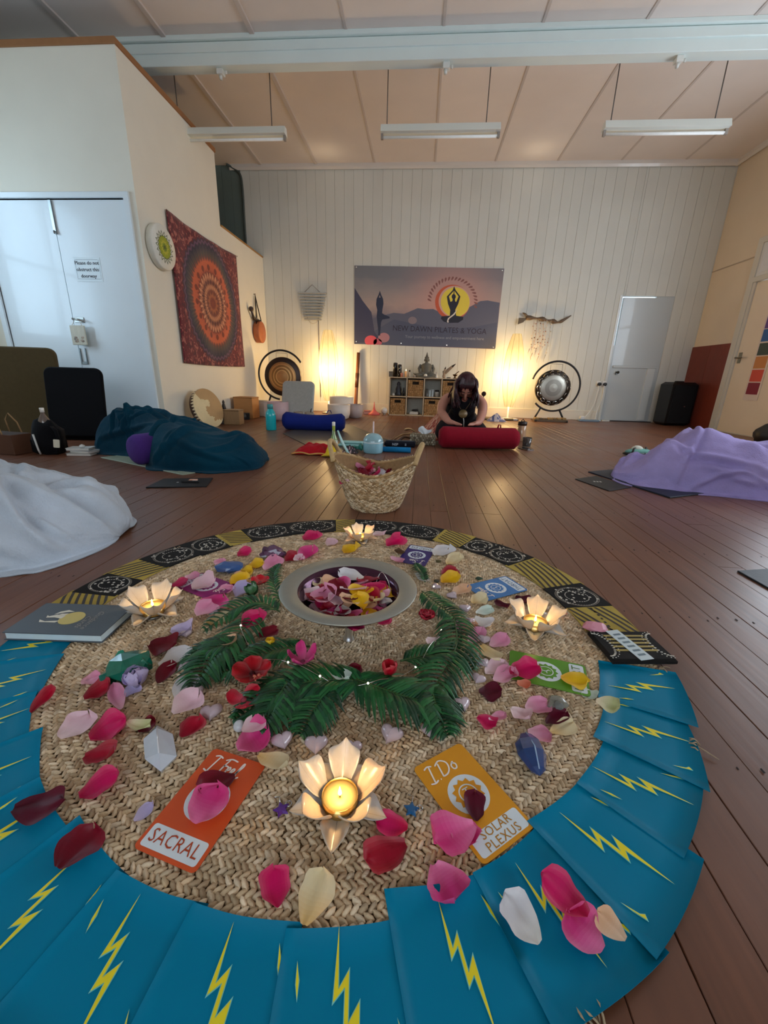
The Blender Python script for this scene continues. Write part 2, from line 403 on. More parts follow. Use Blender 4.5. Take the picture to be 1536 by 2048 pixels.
def dup(root, loc, rz=None, label=None, scale=None):
    r = root.copy(); COL.objects.link(r); r.location = loc
    if rz is not None: r.rotation_euler = (root.rotation_euler[0], root.rotation_euler[1], rz)
    if label: r['label'] = label
    if scale: r.scale = (scale,)*3
    for ch in list(root.children):
        c = ch.copy(); COL.objects.link(c); c.parent = r
        for g in list(ch.children):
            d = g.copy(); COL.objects.link(d); d.parent = c
    return r
def rounded(w, h, r, n=4, cx=0, cy=0):
    out = []
    for sx, sy, a0 in ((1, 1, 0), (-1, 1, 90), (-1, -1, 180), (1, -1, 270)):
        for k in range(n+1):
            a = R(a0+90*k/n); out.append((cx+sx*(w/2-r)+r*math.cos(a), cy+sy*(h/2-r)+r*math.sin(a)))
    return out
def circle(r, n=32, cx=0, cy=0, a0=0): return [(cx+r*math.cos(a0+2*PI*i/n), cy+r*math.sin(a0+2*PI*i/n)) for i in range(n)]
def p3(poly, z=0.0): return [(p[0], p[1], z) for p in poly]
def ring(m, r0, r1, col, z=0.0, n=40, mx=Matrix.Identity(4), a0=0, a1=2*PI):
    v = []
    for i in range(n+1):
        a = a0+(a1-a0)*i/n; v += [mx @ Vector((r0*math.cos(a), r0*math.sin(a), z)), mx @ Vector((r1*math.cos(a), r1*math.sin(a), z))]
    m.add(v, [(2*i, 2*i+1, 2*i+3, 2*i+2) for i in range(n)], col)
FACE_CAM = Matrix(((1, 0, 0, 0), (0, 0, -1, 0), (0, 1, 0, 0), (0, 0, 0, 1)))   # text plane standing up, facing -Y
FACE_PX = Matrix(((0, 0, 1, 0), (1, 0, 0, 0), (0, 1, 0, 0), (0, 0, 0, 1)))       # standing up, facing +X (reads along +Y)
FACE_NX = Matrix(((0, 0, -1, 0), (-1, 0, 0, 0), (0, 1, 0, 0), (0, 0, 0, 1)))     # standing up, facing -X
def T(x, y, z): return Matrix.Translation((x, y, z))
def RZ(a): return Matrix.Rotation(a, 4, 'Z')
def catmull(pts, k=6):
    pts = [Vector(p) for p in pts]; out = []
    for i in range(len(pts)-1):
        a, b, c, d = pts[max(i-1, 0)], pts[i], pts[i+1], pts[min(i+2, len(pts)-1)]
        for j in range(k):
            t = j/k; out.append(.5*((2*b)+(c-a)*t+(2*a-5*b+4*c-d)*t*t+(3*b-a-3*c+d)*t**3))
    out.append(pts[-1]); return out

# ------------------------------------------------------------------ the room
XL, XR, YB, YF, ZC = -4.3, 4.04, 6.96, -3.6, 3.41
BX, BY, BZ, BY2, BZ2 = -2.5, 3.956, 2.97, 5.57, 2.245        # the built-in room on the left: corner, top, step
CREAM = C(226, 220, 204); BACKW = C(214, 213, 203)
fl = struct(M().box(XL-.1, XR+.1, YF-.1, YB+.1, -.12, -.022, C(40, 26, 20)).build('floor', 'matte'))
PITCHB, PHASE = .0798, .314
k0 = int((XL-PHASE)/PITCHB)-1; k1 = int((XR-PHASE)/PITCHB)+1
nails = M()
for k in range(k0, k1+1):
    xa = max(XL, PHASE+k*PITCHB+.0007); xb = min(XR, PHASE+(k+1)*PITCHB-.0007)
    if xb-xa < .01: continue
    rr = random.Random(k*7+3)
    ys = [-.4]
    y = -.4 + rr.uniform(1.6, 4.6)
    while y < YB-1.0:
        ys.append(round(y/.45)*.45); y += rr.uniform(3.2, 4.6)
    ys.append(YB)
    if xa < -2.4 or xa > 3.2: ys = [ys[0], ys[-1]]
    for a, b in zip(ys[:-1], ys[1:]):
        z = rr.uniform(-.0006, .0006); ch = .0008
        m = M(); a2, b2 = a+.0006, b-.0006
        m.prism([(xa, a2), (xb, a2), (xb, b2), (xa, b2)], -.022, z, C(110, 70, 52), ch)
        m.build('floorboard', 'floor', fl)
    if -2.2 < xa < 3.2:
        for j in range(1, 15):
            yy = .1+j*.45
            for xx in (xa+.018, xb-.018):
                if rr.random() < .75: 
                    x_, y_, s_ = xx+rr.uniform(-.003, .003), yy+rr.uniform(-.012, .012), rr.uniform(.0022, .0042)
                    nails.poly(p3([(x_-s_*.6, y_-s_*1.3), (x_+s_*.6, y_-s_*.9), (x_+s_*.5, y_+s_*1.4), (x_-s_*.5, y_+s_)], .0012), C(30, 20, 16))
stuff(nails.build('nail_head', 'matte', fl))
M().box(XL, XR, YF, -.4, -.022, 0, C(96, 62, 48)).build('floorboard', 'floor', fl)

# ceiling: flat sheets with cover battens, hung below the rafters
ce = struct(M().box(XL-.1, XR+.1, YF-.1, YB+.1, ZC+.012, ZC+.1, C(150, 140, 134)).build('ceiling', 'paint'))
xb_ = [-4.3, -3.24, -2.44, -1.63, -.80, .04, .86, 1.69, 2.52, 3.34, 4.04]
for a, b in zip(xb_[:-1], xb_[1:]):
    for ya, yb in ((YF, 1.2), (1.2, 4.69), (4.69, YB)):
        t = random.uniform(-6, 6)
        M().box(a+.002, b-.002, ya+.002, yb-.002, ZC, ZC+.012, C(226+t, 215+t, 207+t), .002).build('ceiling_panel', 'paint', ce)
for i, x in enumerate(xb_[1:-1]):
    w, h = (.022, .016) if i in (0, 1, 2) else (.014, .006)
    M().box(x-w, x+w, YF, YB-.05, ZC-h, ZC+.004, C(200, 188, 180), .003).build('batten', 'paint', ce)
be = M(); BC = C(224, 236, 233)
be.box(XL, XR, 4.64, 4.76, 3.215, ZC, BC, .004)
be.box(XL, XR, 4.625, 4.64, 3.30, 3.37, BC, .003)
be.box(XL, XR, 4.60, 4.64, 3.375, ZC, BC, .003)
beam = struct(be.build('trim_1', 'gloss_paint'))
for px, py in ((441, 135), (893, 127), (1355, 132)):
    q = wy(px, py, 4.70)
    m = M(); m.box(-.028, .028, -.03, .03, -.03, 0.012, C(225, 225, 218), .004); m.lathe([(.014, -.06), (.016, -.03)], 10, C(215, 215, 208), (-.004, 0, 0)); m.lathe([(.010, -.022), (.010, 0)], 8, C(215, 215, 208), (.05, 0, 0))
    m.build('beam_bracket', 'gloss_paint', beam, loc=(q.x, 4.70, 3.203))
# back wall of upright boards; a doorway is left open for the door
wb = struct(M().box(XL, 2.886, YB+.02, YB+.09, -.05, ZC, C(120, 120, 112)).box(3.614, XR+.1, YB+.02, YB+.09, -.05, ZC, C(120, 120, 112)).box(2.886, 3.614, YB+.02, YB+.09, 1.792, ZC, C(120, 120, 112)).build('wall_back', 'matte'))
BW = .1385
def wall_board(x0, x1, z0, z1, col):
    m = M(); y0, y1, g = YB, YB+.02, .0024
    m.add([(x0, y1, z0), (x0+.0008, y0+g, z0), (x0+g, y0, z0), (x1-g, y0, z0), (x1-.0008, y0+g, z0), (x1, y1, z0), (x0, y1, z1), (x0+.0008, y0+g, z1), (x0+g, y0, z1), (x1-g, y0, z1), (x1-.0008, y0+g, z1), (x1, y1, z1)],
          [(0, 1, 7, 6), (1, 2, 8, 7), (2, 3, 9, 8), (3, 4, 10, 9), (4, 5, 11, 10), (5, 4, 3, 2, 1, 0), (6, 7, 8, 9, 10, 11)], col)
    m.build('wall_board', 'paint', wb)
x = -2.76
while x < XR-.01:
    x1 = min(x+BW, XR); t = random.uniform(-3, 3); col = C(214+t, 213+t, 203+t)
    cuts = [x]+[q for q in (2.886, 3.614) if x < q < x1]+[x1]
    for u0, u1 in zip(cuts[:-1], cuts[1:]): wall_board(u0, u1, 1.792 if 2.88 < (u0+u1)/2 < 3.62 else 0, ZC, col)
    x = x1
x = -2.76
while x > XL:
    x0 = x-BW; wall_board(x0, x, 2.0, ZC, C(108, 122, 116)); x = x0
m = M(); CC = C(216, 208, 198)
m.prism([(0, 0), (0, -.028), (.012, -.062), (.03, -.07), (.045, -.04), (.045, 0)], -2.9, XR, CC)   # cornice section, swept along X
m.xf(Matrix(((0, 0, 1, 0), (-1, 0, 0, YB), (0, 1, 0, ZC), (0, 0, 0, 1))))
struct(m.build('trim_2', 'gloss_paint'))
m = M(); m.prism([(0, 0), (0, -.028), (.012, -.062), (.03, -.07), (.045, -.04), (.045, 0)], YF, YB, CC)
m.xf(Matrix(((-1, 0, 0, XR), (0, 0, 1, 0), (0, 1, 0, ZC), (0, 0, 0, 1))))
struct(m.build('trim_3', 'gloss_paint'))
# the dark cable that comes out of the ceiling and runs down the left of the back wall
cb = M(); pts = catmull([(-2.93, 6.90, 3.40), (-2.86, 6.93, 3.37), (-2.76, 6.945, 3.30), (-2.735, 6.945, 3.1), (-2.74, 6.945, 2.6), (-2.735, 6.945, 2.1)], 5)
cb.tube(pts, .016, C(70, 78, 74), 8)
tag(cb.build('cable', 'satin'), 'dark cable dropping from ceiling down the back wall beside the dark boards', 'cable')
# skirting on the back wall
struct(M().box(BX, 2.80, YB-.018, YB, 0, .15, C(222, 216, 200), .004).build('baseboard_back', 'gloss_paint'))
# built-in room: front wall with double door, side wall with step
wf = M()
DX0, DX1, DZ = -3.95, -2.60, 1.965
wf.box(XL, DX0, BY, BY+.1, 0, BZ, CREAM).box(DX1, BX, BY, BY+.1, 0, BZ, CREAM).box(DX0, DX1, BY, BY+.1, DZ, BZ, CREAM)
struct(wf.build('wall_left_front', 'paint'))
struct(M().box(BX-.1, BX, BY+.1, BY2, 0, BZ, CREAM).box(BX-.1, BX, BY2, YB, 0, BZ2, CREAM).build('wall_left', 'paint'))
BR = C(150, 104, 66)
struct(M().box(XL, BX+.012, BY-.012, BY+.1, BZ, BZ+.045, BR, .003).box(BX-.1, BX+.012, BY+.1, BY2+.012, BZ, BZ+.045, BR, .003).box(BX-.1, BX+.01, BY2+.012, YB, BZ2, BZ2+.02, C(160, 120, 70), .003).build('trim_4', 'matte'))
struct(M().box(XL, BX-.1, BY+.1, BY2, BZ-.05, BZ, C(90, 84, 78)).box(XL, BX-.1, BY2, YB, BZ2-.05, BZ2, C(90, 84, 78)).build('partition_roof', 'matte'))
# right wall, rear wall, left wall with their windows
def wall_x(x0, x1, holes, name, col):
    m = M(); ys = [YF-.1, YB+.1]
    for (a, b, c_, d) in holes: ys += [a, b]
    ys = sorted(ys)
    for a, b in zip(ys[:-1], ys[1:]):
        h = [q for q in holes if q[0] <= a and q[1] >= b]
        if h:
            m.box(x0, x1, a, b, -.05, h[0][2] or -.01, col)
            m.box(x0, x1, a, b, h[0][3], ZC+.1, col)
        else: m.box(x0, x1, a, b, -.05, ZC+.1, col)
    return struct(m.build(name, 'paint'))
wall_x(XR, XR+.1, [(1.8, 4.8, .9, 2.4), (5.16, 6.06, 0, 2.25)], 'wall_right', C(216, 198, 172))
wall_x(XL-.1, XL, [(2.2, 3.5, .9, 2.4)], 'wall_left_side', CREAM)
struct(M().box(XL, -2.7, YF-.1, YF, -.05, ZC, CREAM).box(2.3, XR, YF-.1, YF, -.05, ZC, CREAM).box(-2.7, 2.3, YF-.1, YF, -.05, .9, CREAM).box(-2.7, 2.3, YF-.1, YF, 2.6, ZC, CREAM).build('wall_rear', 'paint'))
def window(name, mx, w, h, nx):
    f = M(); WH = C(232, 232, 226)
    for x in (-w/2, w/2): f.box(x-.03, x+.03, -.05, .05, -h/2, h/2, WH)
    for z in (-h/2, h/2): f.box(-w/2, w/2, -.05, .05, z-.03, z+.03, WH)
    for i in range(1, nx): xx = -w/2+w*i/nx; f.box(xx-.018, xx+.018, -.03, .03, -h/2, h/2, WH)
    f.box(-w/2, w/2, -.03, .03, -.018, .018, WH); f.xf(mx)
    o = struct(f.build(name, 'gloss_paint'))
    M().box(-w/2+.02, w/2-.02, -.003, .003, -h/2+.02, h/2-.02, WH).xf(mx).build('pane', 'pane', o)
window('window_1', T(XL-.05, 2.85, 1.65) @ RZ(R(90)), 1.3, 1.5, 2)
window('window_2', T(XR+.05, 3.3, 1.65) @ RZ(R(90)), 3.0, 1.5, 4)
window('window_3', T(-.2, YF-.05, 1.75), 5.0, 1.7, 5)

# double door in the left front wall
DW = C(224, 232, 236)
m = M(); t = .045
m.box(DX0-t, DX0, BY-.02, BY+.1, 0, DZ+t, DW, .004).box(DX1, DX1+t, BY-.02, BY+.1, 0, DZ+t, DW, .004).box(DX0, DX1, BY-.02, BY+.1, DZ, DZ+t, DW, .004)
d1 = struct(m.build('door_1', 'gloss_paint'))
xm = -3.285
for a, b in ((DX0+.004, xm-.003), (xm+.003, DX1-.004)):
    M().box(a, b, BY+.004, BY+.044, .008, DZ-.007, DW, .003).build('door_leaf', 'gloss_paint', d1)
m = M(); m.box(xm+.02, xm+.11, BY-.004, BY+.004, .985, 1.03, C(150, 150, 145), .002)
m.tube([(xm+.045, BY-.004, 1.01), (xm+.045, BY-.045, 1.01)], .009, C(160, 160, 155)); m.tube([(xm+.035, BY-.045, 1.012), (xm+.09, BY-.047, 1.006), (xm+.15, BY-.042, .985)], [.010, .009, .006], C(160, 160, 155))
m.build('door_handle', 'metal', d1)
m = M(); m.box(xm-.012, xm+.012, BY-.012, BY+.004, 1.70, 1.955, C(170, 176, 178), .003); m.tube([(xm, BY-.018, 1.72), (xm+.01, BY-.03, 1.70)], .007, C(120, 120, 118)); m.build('door_bolt', 'metal', d1)
m = M()
for q in (.0, .055): m.box(xm+.01+q, xm+.018+q, BY-.008, BY+.004, .62, .76, C(150, 160, 165), .002)
m.box(xm+.005, xm+.075, BY-.005, BY+.004, .615, .64, C(170, 180, 184), .002); m.build('floor_bolt', 'metal', d1)
# sign on the door
sg = thing('door_sign', 'white paper notice taped on the left double door, reading Please do not obstruct this doorway', 'sign', (-3.045, BY+.004, 1.425))
M().box(-.125, .125, -.0025, 0, -.098, .098, C(226, 236, 240), .0008).build('sheet', 'print', sg)
m = M()
for s_, z_ in (('Please do not', .052), ('obstruct this', .0), ('doorway', -.052)):
    m.text(s_, .042, T(-.004, -.0032, z_) @ FACE_CAM, C(30, 36, 50), align='CENTER', depth=.0002); m.text(s_, .042, T(-.0025, -.0032, z_) @ FACE_CAM, C(30, 36, 50), depth=.0002)
m.build('lettering', 'print', sg)
m = M()
for z_ in (-.075, .078): m.box(-.105, .105, -.003, -.0026, z_-.0012, z_+.0012, C(120, 132, 140))
for x_ in (-.112, .112): m.box(x_-.001, x_+.001, -.003, -.0026, -.08, .08, C(150, 160, 168))
m.build('printed_border', 'print', sg)
# plaque hanging from the handle
pq = thing('hanging_plaque', 'small pale wooden plaque hanging from the double door handle', 'plaque', (xm+.075, BY-.055, .87))
m = M(); m.box(-.07, .07, -.006, .006, -.085, .085, C(196, 188, 168), .003); m.build('board', 'wood', pq)
m = M(); m.tube([(-.05, 0, .082), (-.02, .008, .135), (.02, .008, .135), (.05, 0, .082)], .0022, C(230, 226, 214), 6); m.build('cord', 'matte', pq)
m = M()
for i in range(9): m.ball((random.uniform(-.04, .04), -.006, random.uniform(-.06, 0)), (.016, .002, .011), random.choice([C(140, 120, 104), C(172, 150, 130), C(120, 112, 100)]), 8, 5)
m.build('painted_flowers', 'print', pq)

# door in the back wall, with daylight leaking round its edge
m = M(); GW = C(190, 196, 196)
m.box(2.904, 3.612, YB+.004, YB+.044, .012, 1.772, GW, .002)
m.box(2.8862, 2.91, YB+.006, YB+.05, 0, 1.12, GW).box(3.36, 3.613, YB+.006, YB+.05, 1.70, 1.7915, GW)
d2 = struct(m.build('door_2', 'gloss_paint'))
M().box(2.93, 3.575, YB-.012, YB+.004, .80, .835, GW, .003).build('door_rail', 'gloss_paint', d2)
m = M(); m.box(2.985, 3.02, YB-.004, YB+.004, .70, .75, C(110, 110, 108), .002); m.tube([(3.0, YB-.004, .735), (3.0, YB-.04, .735)], .008, C(120, 120, 118)); m.ball((3.0, YB-.05, .735), .02, C(60, 58, 56), 12, 8); m.build('door_knob', 'metal', d2)
m = M(); m.box(3.44, 3.55, YB-.01, YB+.004, .03, .8, C(206, 210, 208), .003); m.build('door_patch', 'gloss_paint', d2)
m = M(); m.box(2.90, 3.66, YB-.014, YB+.02, 0, .012, C(40, 40, 44), .002); m.build('threshold', 'matte', d2)
struct(M().box(2.845, 2.875, YB-.012, YB+.02, .0, 1.80, C(206, 208, 202), .003).build('trim_5', 'gloss_paint'))

# door in the right wall: jamb, leaf, fanlight and lever
m = M(); JC = C(206, 200, 186)
for a, b in ((5.08, 5.16), (6.06, 6.15)): m.box(XR-.022, XR+.05, a, b, 0, 2.30, JC, .004)
m.box(XR-.022, XR+.05, 5.16, 6.06, 1.80, 1.86, JC, .004).box(XR-.022, XR+.05, 5.16, 6.06, 2.23, 2.30, JC, .004).box(XR-.012, XR+.05, 6.02, 6.06, 0, 1.80, JC, .004)
m.box(XR, XR+.1, 5.12, 6.10, -.02, .010, JC)
d3 = struct(m.build('door_3', 'gloss_paint'))
M().box(XR+.004, XR+.044, 5.165, 6.015, .008, 1.795, C(226, 208, 182), .003).build('door_leaf', 'gloss_paint', d3)
m = M(); m.box(XR-.004, XR+.006, 5.93, 5.98, .86, .99, C(150, 140, 120), .002); m.tube([(XR-.004, 5.955, .925), (XR-.05, 5.955, .925)], .009, C(140, 130, 112)); m.tube([(XR-.05, 5.965, .925), (XR-.052, 5.85, .922)], .009, C(140, 130, 112)); m.build('door_handle', 'metal', d3)
fw = M().box(XR-.01, XR+.03, 5.16, 6.06, 1.86, 2.23, C(214, 212, 208), .004).build('fanlight', 'gloss_paint', d3)
M().box(XR-.014, XR-.010, 5.20, 6.02, 1.90, 2.19, C(214, 214, 216)).build('pane', 'satin', fw)
struct(M().box(XR-.006, XR, 6.15, YB, 2.10, 2.113, C(170, 152, 130)).build('trim_6', 'paint'))
struct(M().box(XR-.014, XR, YF, 5.08, 0, .12, C(210, 200, 180), .003).build('baseboard_right', 'gloss_paint'))

# ------------------------------------------------------------------ hung from the ceiling
for i, (a, b) in enumerate(((-2.66, -1.49), (-.523, .642), (1.615, 2.745))):
    w = b-a; ft = thing('fluorescent_light', ('white fluorescent batten hung from rods in front of the built-in room', 'white fluorescent batten hung from rods above the yoga banner', 'white fluorescent batten hung from rods on the side of the right wall')[i], 'light', ((a+b)/2, 5.03, 2.835), group='fluorescent battens')
    WH = C(226, 230, 224)
    m = M(); m.add([(x, y, z) for x in (-w/2, w/2) for y, z in ((-.03, .10), (.03, .10), (.055, .035), (-.055, .035))], [(0, 1, 2, 3), (7, 6, 5, 4), (0, 4, 5, 1), (1, 5, 6, 2), (2, 6, 7, 3), (3, 7, 4, 0)], WH); m.build('housing', 'gloss_paint', ft)
    for x in (-w/2+.012, w/2-.012): M().box(x-.012, x+.012, -.014, .014, -.012, .036, C(150, 140, 130), .002).build('lamp_holder', 'satin', ft)
    M().lathe([(.013, -w/2+.02), (.013, w/2-.02)], 12, C(240, 240, 236), (0, 0, .004), (1, 0, 0)).build('tube', 'satin', ft)
    for x in (-w*.45, w*.38): M().tube([(x, 0, .10), (x, 0, ZC-2.835)], .005, C(90, 84, 80), 6).build('rod', 'satin', ft)

# ------------------------------------------------------------------ on the back wall: banner
BCX, BCZ = .022, 1.60
bn = thing('banner', 'large printed vinyl banner of a yoga studio with sunrise logo on the back wall', 'banner', (BCX, YB-.006, BCZ))
def bl(x, y):
    q = wy(700+x/4.8, 520+y/4.8, YB-.008); return (q.x-BCX, q.z-BCZ)
cor = [bl(40, 805), bl(1392, 855), bl(1482, 82), bl(42, 52)]
m = M(); m.add([(x, 0, z) for x, z in cor]+[(x, .004, z) for x, z in cor], [(0, 1, 2, 3), (7, 6, 5, 4), (0, 4, 5, 1), (1, 5, 6, 2), (2, 6, 7, 3), (3, 7, 4, 0)], C(120, 120, 120)); m.build('sheet', 'banner', bn)
def sil(pts, col, y, m): m.add([(a, y, b) for a, b in (bl(*p) for p in pts)], [tuple(range(len(pts)))], col)
m = M()
sil([(220, 560), (330, 530), (420, 507), (520, 517), (650, 462), (720, 472), (800, 470), (870, 505), (1000, 500), (1150, 450), (1250, 395), (1320, 388), (1438, 410), (1396, 848), (700, 826), (60, 800)], C(98, 98, 114), -.0006, m)
sil([(300, 640), (420, 570), (560, 600), (760, 640), (1000, 660), (1200, 640), (1412, 600), (1396, 848), (700, 826), (60, 802)], C(84, 88, 108), -.0009, m)
sil([(43, 265), (120, 390), (205, 500), (235, 690), (290, 765), (180, 790), (41, 800)], C(66, 66, 90), -.0012, m)
for (cx, cy, r, c) in ((200, 775, 60, C(216, 88, 100)), (325, 745, 55, C(176, 126, 134)), (265, 790, 42, C(188, 92, 110)), (600, 580, 42, C(140, 124, 128))):
    sil([(cx+r*math.cos(a), min(cy+r*math.sin(a)*.85, 808+cx*.02)) for a in [2*PI*k/20 for k in range(19, -1, -1)]], c, -.0014, m)
m.build('printed_landscape', 'print', bn)
m = M()
sil([(287, 295), (275, 330), (255, 375), (250, 430), (262, 480), (256, 540), (262, 600), (272, 690), (268, 725), (290, 725), (290, 690), (298, 600), (310, 572), (380, 560), (380, 545), (330, 525), (308, 510), (312, 470), (322, 420), (318, 375), (300, 335)], C(40, 46, 70), -.0016, m)
sil([(286, 335), (276, 370), (296, 370)], C(168, 150, 144), -.0018, m)
sil([(287+17*math.cos(a), 378+18*math.sin(a)) for a in [2*PI*k/14 for k in range(13, -1, -1)]], C(40, 46, 70), -.002, m)
m.build('printed_figure', 'print', bn)
m = M()
sil([(985+168*math.cos(a), 405+168*math.sin(a)) for a in [2*PI*k/44 for k in range(43, -1, -1)]], C(204, 92, 58), -.0016, m)
sil([(1003+152*math.cos(a), 400+152*math.sin(a)) for a in [2*PI*k/44 for k in range(43, -1, -1)]], C(214, 168, 150), -.0018, m)
sil([(1010+138*math.cos(a), 405+142*math.sin(a)) for a in [2*PI*k/44 for k in range(43, -1, -1)]], C(232, 208, 72), -.0020, m)
for k in range(23):
    a = R(184+k*(172+16)/22); c_, s_ = math.cos(a), math.sin(a); cx, cy = 985+222*c_, 400+222*s_
    pts = []
    for j in range(9):
        b = 2*PI*j/9; u, v = 22*math.cos(b), 9*math.sin(b)*(1+.5*math.cos(b)); b2 = a+.5
        pts.append((cx+u*math.cos(b2)-v*math.sin(b2), cy+u*math.sin(b2)+v*math.cos(b2)))
    sil(pts[::-1], C(140, 90, 84), -.0016, m)
DK = C(34, 32, 46)
sil([(1000, 252), (985, 290), (930, 350), (940, 420), (962, 480), (958, 535), (880, 540), (872, 562), (900, 592), (945, 604), (1040, 602), (1085, 572), (1088, 545), (1020, 535), (1010, 480), (1040, 420), (1060, 350), (1015, 290)], DK, -.0022, m)
sil([(997, 296), (950, 350), (965, 402), (985, 392)], C(232, 208, 72), -.0024, m); sil([(1003, 296), (1000, 392), (1020, 402), (1042, 350)], C(232, 208, 72), -.0024, m)
sil([(996+20*math.cos(a), 352+26*math.sin(a)) for a in [2*PI*k/16 for k in range(15, -1, -1)]], DK, -.0026, m); sil([(985, 372), (982, 400), (1010, 400), (1007, 372)], DK, -.0026, m)
sil([(1032, 470), (990, 520), (940, 560), (930, 590), (938, 602), (948, 598), (944, 580), (955, 562), (1005, 525)], C(226, 214, 200), -.0026, m)
m.build('printed_logo', 'print', bn)
m = M(); a, b = bl(410, 655), bl(1308, 690); ang = math.atan2(b[1]-a[1], b[0]-a[0])
mx = T((a[0]+b[0])/2, -.003, (a[1]+b[1])/2) @ FACE_CAM @ RZ(ang)
k0_ = len(m.v); m.text('NEW DAWN PILATES & YOGA', .112, mx, C(52, 40, 56))
w_ = max(v[0] for v in m.v)-min(v[0] for v in m.v); s_ = (b[0]-a[0])/w_; cx_ = (a[0]+b[0])/2
m.v = [(cx_+(v[0]-cx_)*s_, v[1], v[2]) for v in m.v]
m.build('lettering', 'print', bn)
m = M(); a, b = bl(530, 735), bl(1285, 758)
m.text('Your journey to wellness and empowerment here', .062, T((a[0]+b[0])/2, -.003, (a[1]+b[1])/2) @ FACE_CAM @ RZ(math.atan2(b[1]-a[1], b[0]-a[0])), C(150, 150, 156))
w_ = max(v[0] for v in m.v)-min(v[0] for v in m.v); s_ = (b[0]-a[0])/w_; cx_ = (a[0]+b[0])/2
m.v = [(cx_+(v[0]-cx_)*s_, v[1], v[2]) for v in m.v]
m.build('tagline', 'print', bn)
for p in ((58, 783), (490, 800), (928, 818), (1376, 836), (1462, 100), (60, 68)):
    q = bl(*p); M().lathe([(.012, 0), (.012, .002), (.006, .003)], 10, C(225, 225, 225), (q[0], -.0005, q[1]), (0, -1, 0)).build('eyelet', 'bright_metal', bn)

# ------------------------------------------------------------------ paper floor lamps
BULB = 84.0
def lamp(x, y, label):
    t = thing('floor_lamp', label, 'lamp', (x, y, 0), group='paper floor lamps')
    prof = []
    for i in range(25):
        u = i/24; z = .19+1.03*u; rr = .056+.092*math.sin(PI*min(1, u*.98+.01))**.85; prof.append((rr, z))
    m = M(); m.lathe(prof, 32, C(250, 235, 190), cap=False); m.build('lamp_shade', 'lit_paper', t)
    m = M()
    for k in range(8):
        a = 2*PI*k/8+.2; m.tube([((r_+.001)*math.cos(a), (r_+.001)*math.sin(a), z_) for r_, z_ in prof], .0022, C(200, 170, 110), 5)
    m.build('rib', 'wood', t)
    for zb in (.50, .80):
        M().ball((0, 0, zb), .028, C(255, 240, 210), 12, 8).build('bulb', 'flame', t)
    l = bpy.data.lights.new('lamp_bulb', 'POINT'); l.energy = BULB; l.color = (1, .78, .49); l.shadow_soft_size = .06; lo = bpy.data.objects.new('lamp_bulb', l); COL.objects.link(lo); lo.parent = t; lo.location = (0, 0, .65); lo['kind'] = 'helper'
    m = M(); m.lathe([(.11, 0), (.11, .012), (.10, .018), (.02, .02), (.012, .03), (.012, .20)], 24, C(190, 180, 160)); m.build('base', 'satin', t)
    return t
lamp(-1.432, 6.62, 'glowing paper floor lamp standing beside the cream backjack seat and bowls')
lamp(1.362, 6.62, 'glowing paper floor lamp standing between the banner and the silver gong')

# ------------------------------------------------------------------ gongs
def gong(x, y, zc, rr, rd, rx, a0, a1, bands, star, label, feet, rz=0.0):
    t = thing('gong', label, 'gong', (x, y, 0), rz)
    m = M(); pts = [(rr*math.cos(R(a0+(a1-a0)*i/48)), 0, zc+rr*math.sin(R(a0+(a1-a0)*i/48))) for i in range(49)]
    m.tube(pts, .014, C(24, 22, 22), 8)
    for fx, top in feet:
        m.tube([(top[0], 0, top[1]), (fx, .0, .016)], .014, C(24, 22, 22), 8); m.tube([(fx, -.16, .014), (fx, .12, .014)], .012, C(24, 22, 22), 8)
    m.build('stand', 'satin', t)
    m = M(); m.lathe(bands, 56, C(120, 100, 70), (rx, 0, zc-.02), (0, -1, 0)); m.build('disc', 'gongmetal', t)
    if star:
        m = M(); n = 14
        for k in range(n):
            a = 2*PI*k/n; p = []
            for j in range(5):
                b = a+.18*math.sin(2*PI*j/5); r_ = rd*.86+rd*.095*math.cos(2*PI*j/5); p.append((rx+r_*math.cos(b), -.030, zc-.02+r_*math.sin(b)))
            m.tube(p, .0042, C(214, 214, 206), 5, closed=True)
        m.build('engraved_border', 'bright_metal', t)
    m = M()
    for dx in (-.08, .09): m.tube([(rx+dx, -.004, zc-.02+rd*.93), (rx+dx, 0, zc+math.sqrt(max(.01, rr*rr-(rx+dx)**2))-.03)], .0025, C(60, 52, 44), 5)
    m.tube([(rx-.08, 0, zc+rr*.90), (rx+.09, 0, zc+rr*.88)], .0025, C(60, 52, 44), 5)
    m.build('cord', 'matte', t)
    return t
dk, br, lt = C(66, 56, 52), C(150, 112, 70), C(214, 170, 112)
gong(-2.09, 6.35, .555, .352, .28, .01, 32, 262, [(.0, .012, C(176, 130, 84)), (.085, .008, lt), (.098, .006, br), (.125, .010, lt), (.14, .004, br), (.168, .008, C(200, 150, 96)), (.186, .004, C(170, 128, 82)), (.21, 0, dk), (.268, -.004, dk), (.28, -.012, dk), (.28, -.05, dk), (.27, -.05)], False,
     'dark rimmed bronze gong with concentric rings hanging in an open circular stand', [(-.27, (-.187, .256)), (.13, (.0, .203))])
sv, sv2, dg = C(176, 172, 160), C(150, 146, 136), C(58, 52, 46)
gong(1.99, 6.55, .505, .352, .255, -.028, -136, 164, [(.0, .016, sv), (.06, .012, sv2), (.12, .010, sv), (.178, .006, C(130, 124, 112)), (.19, .0, dg), (.245, -.004, dg), (.255, -.012, dg), (.255, -.05, dg), (.245, -.05)], True,
     'silver centred gong with engraved star border in black circular stand', [(-.25, (-.17, .19)), (.20, (.11, .17))])
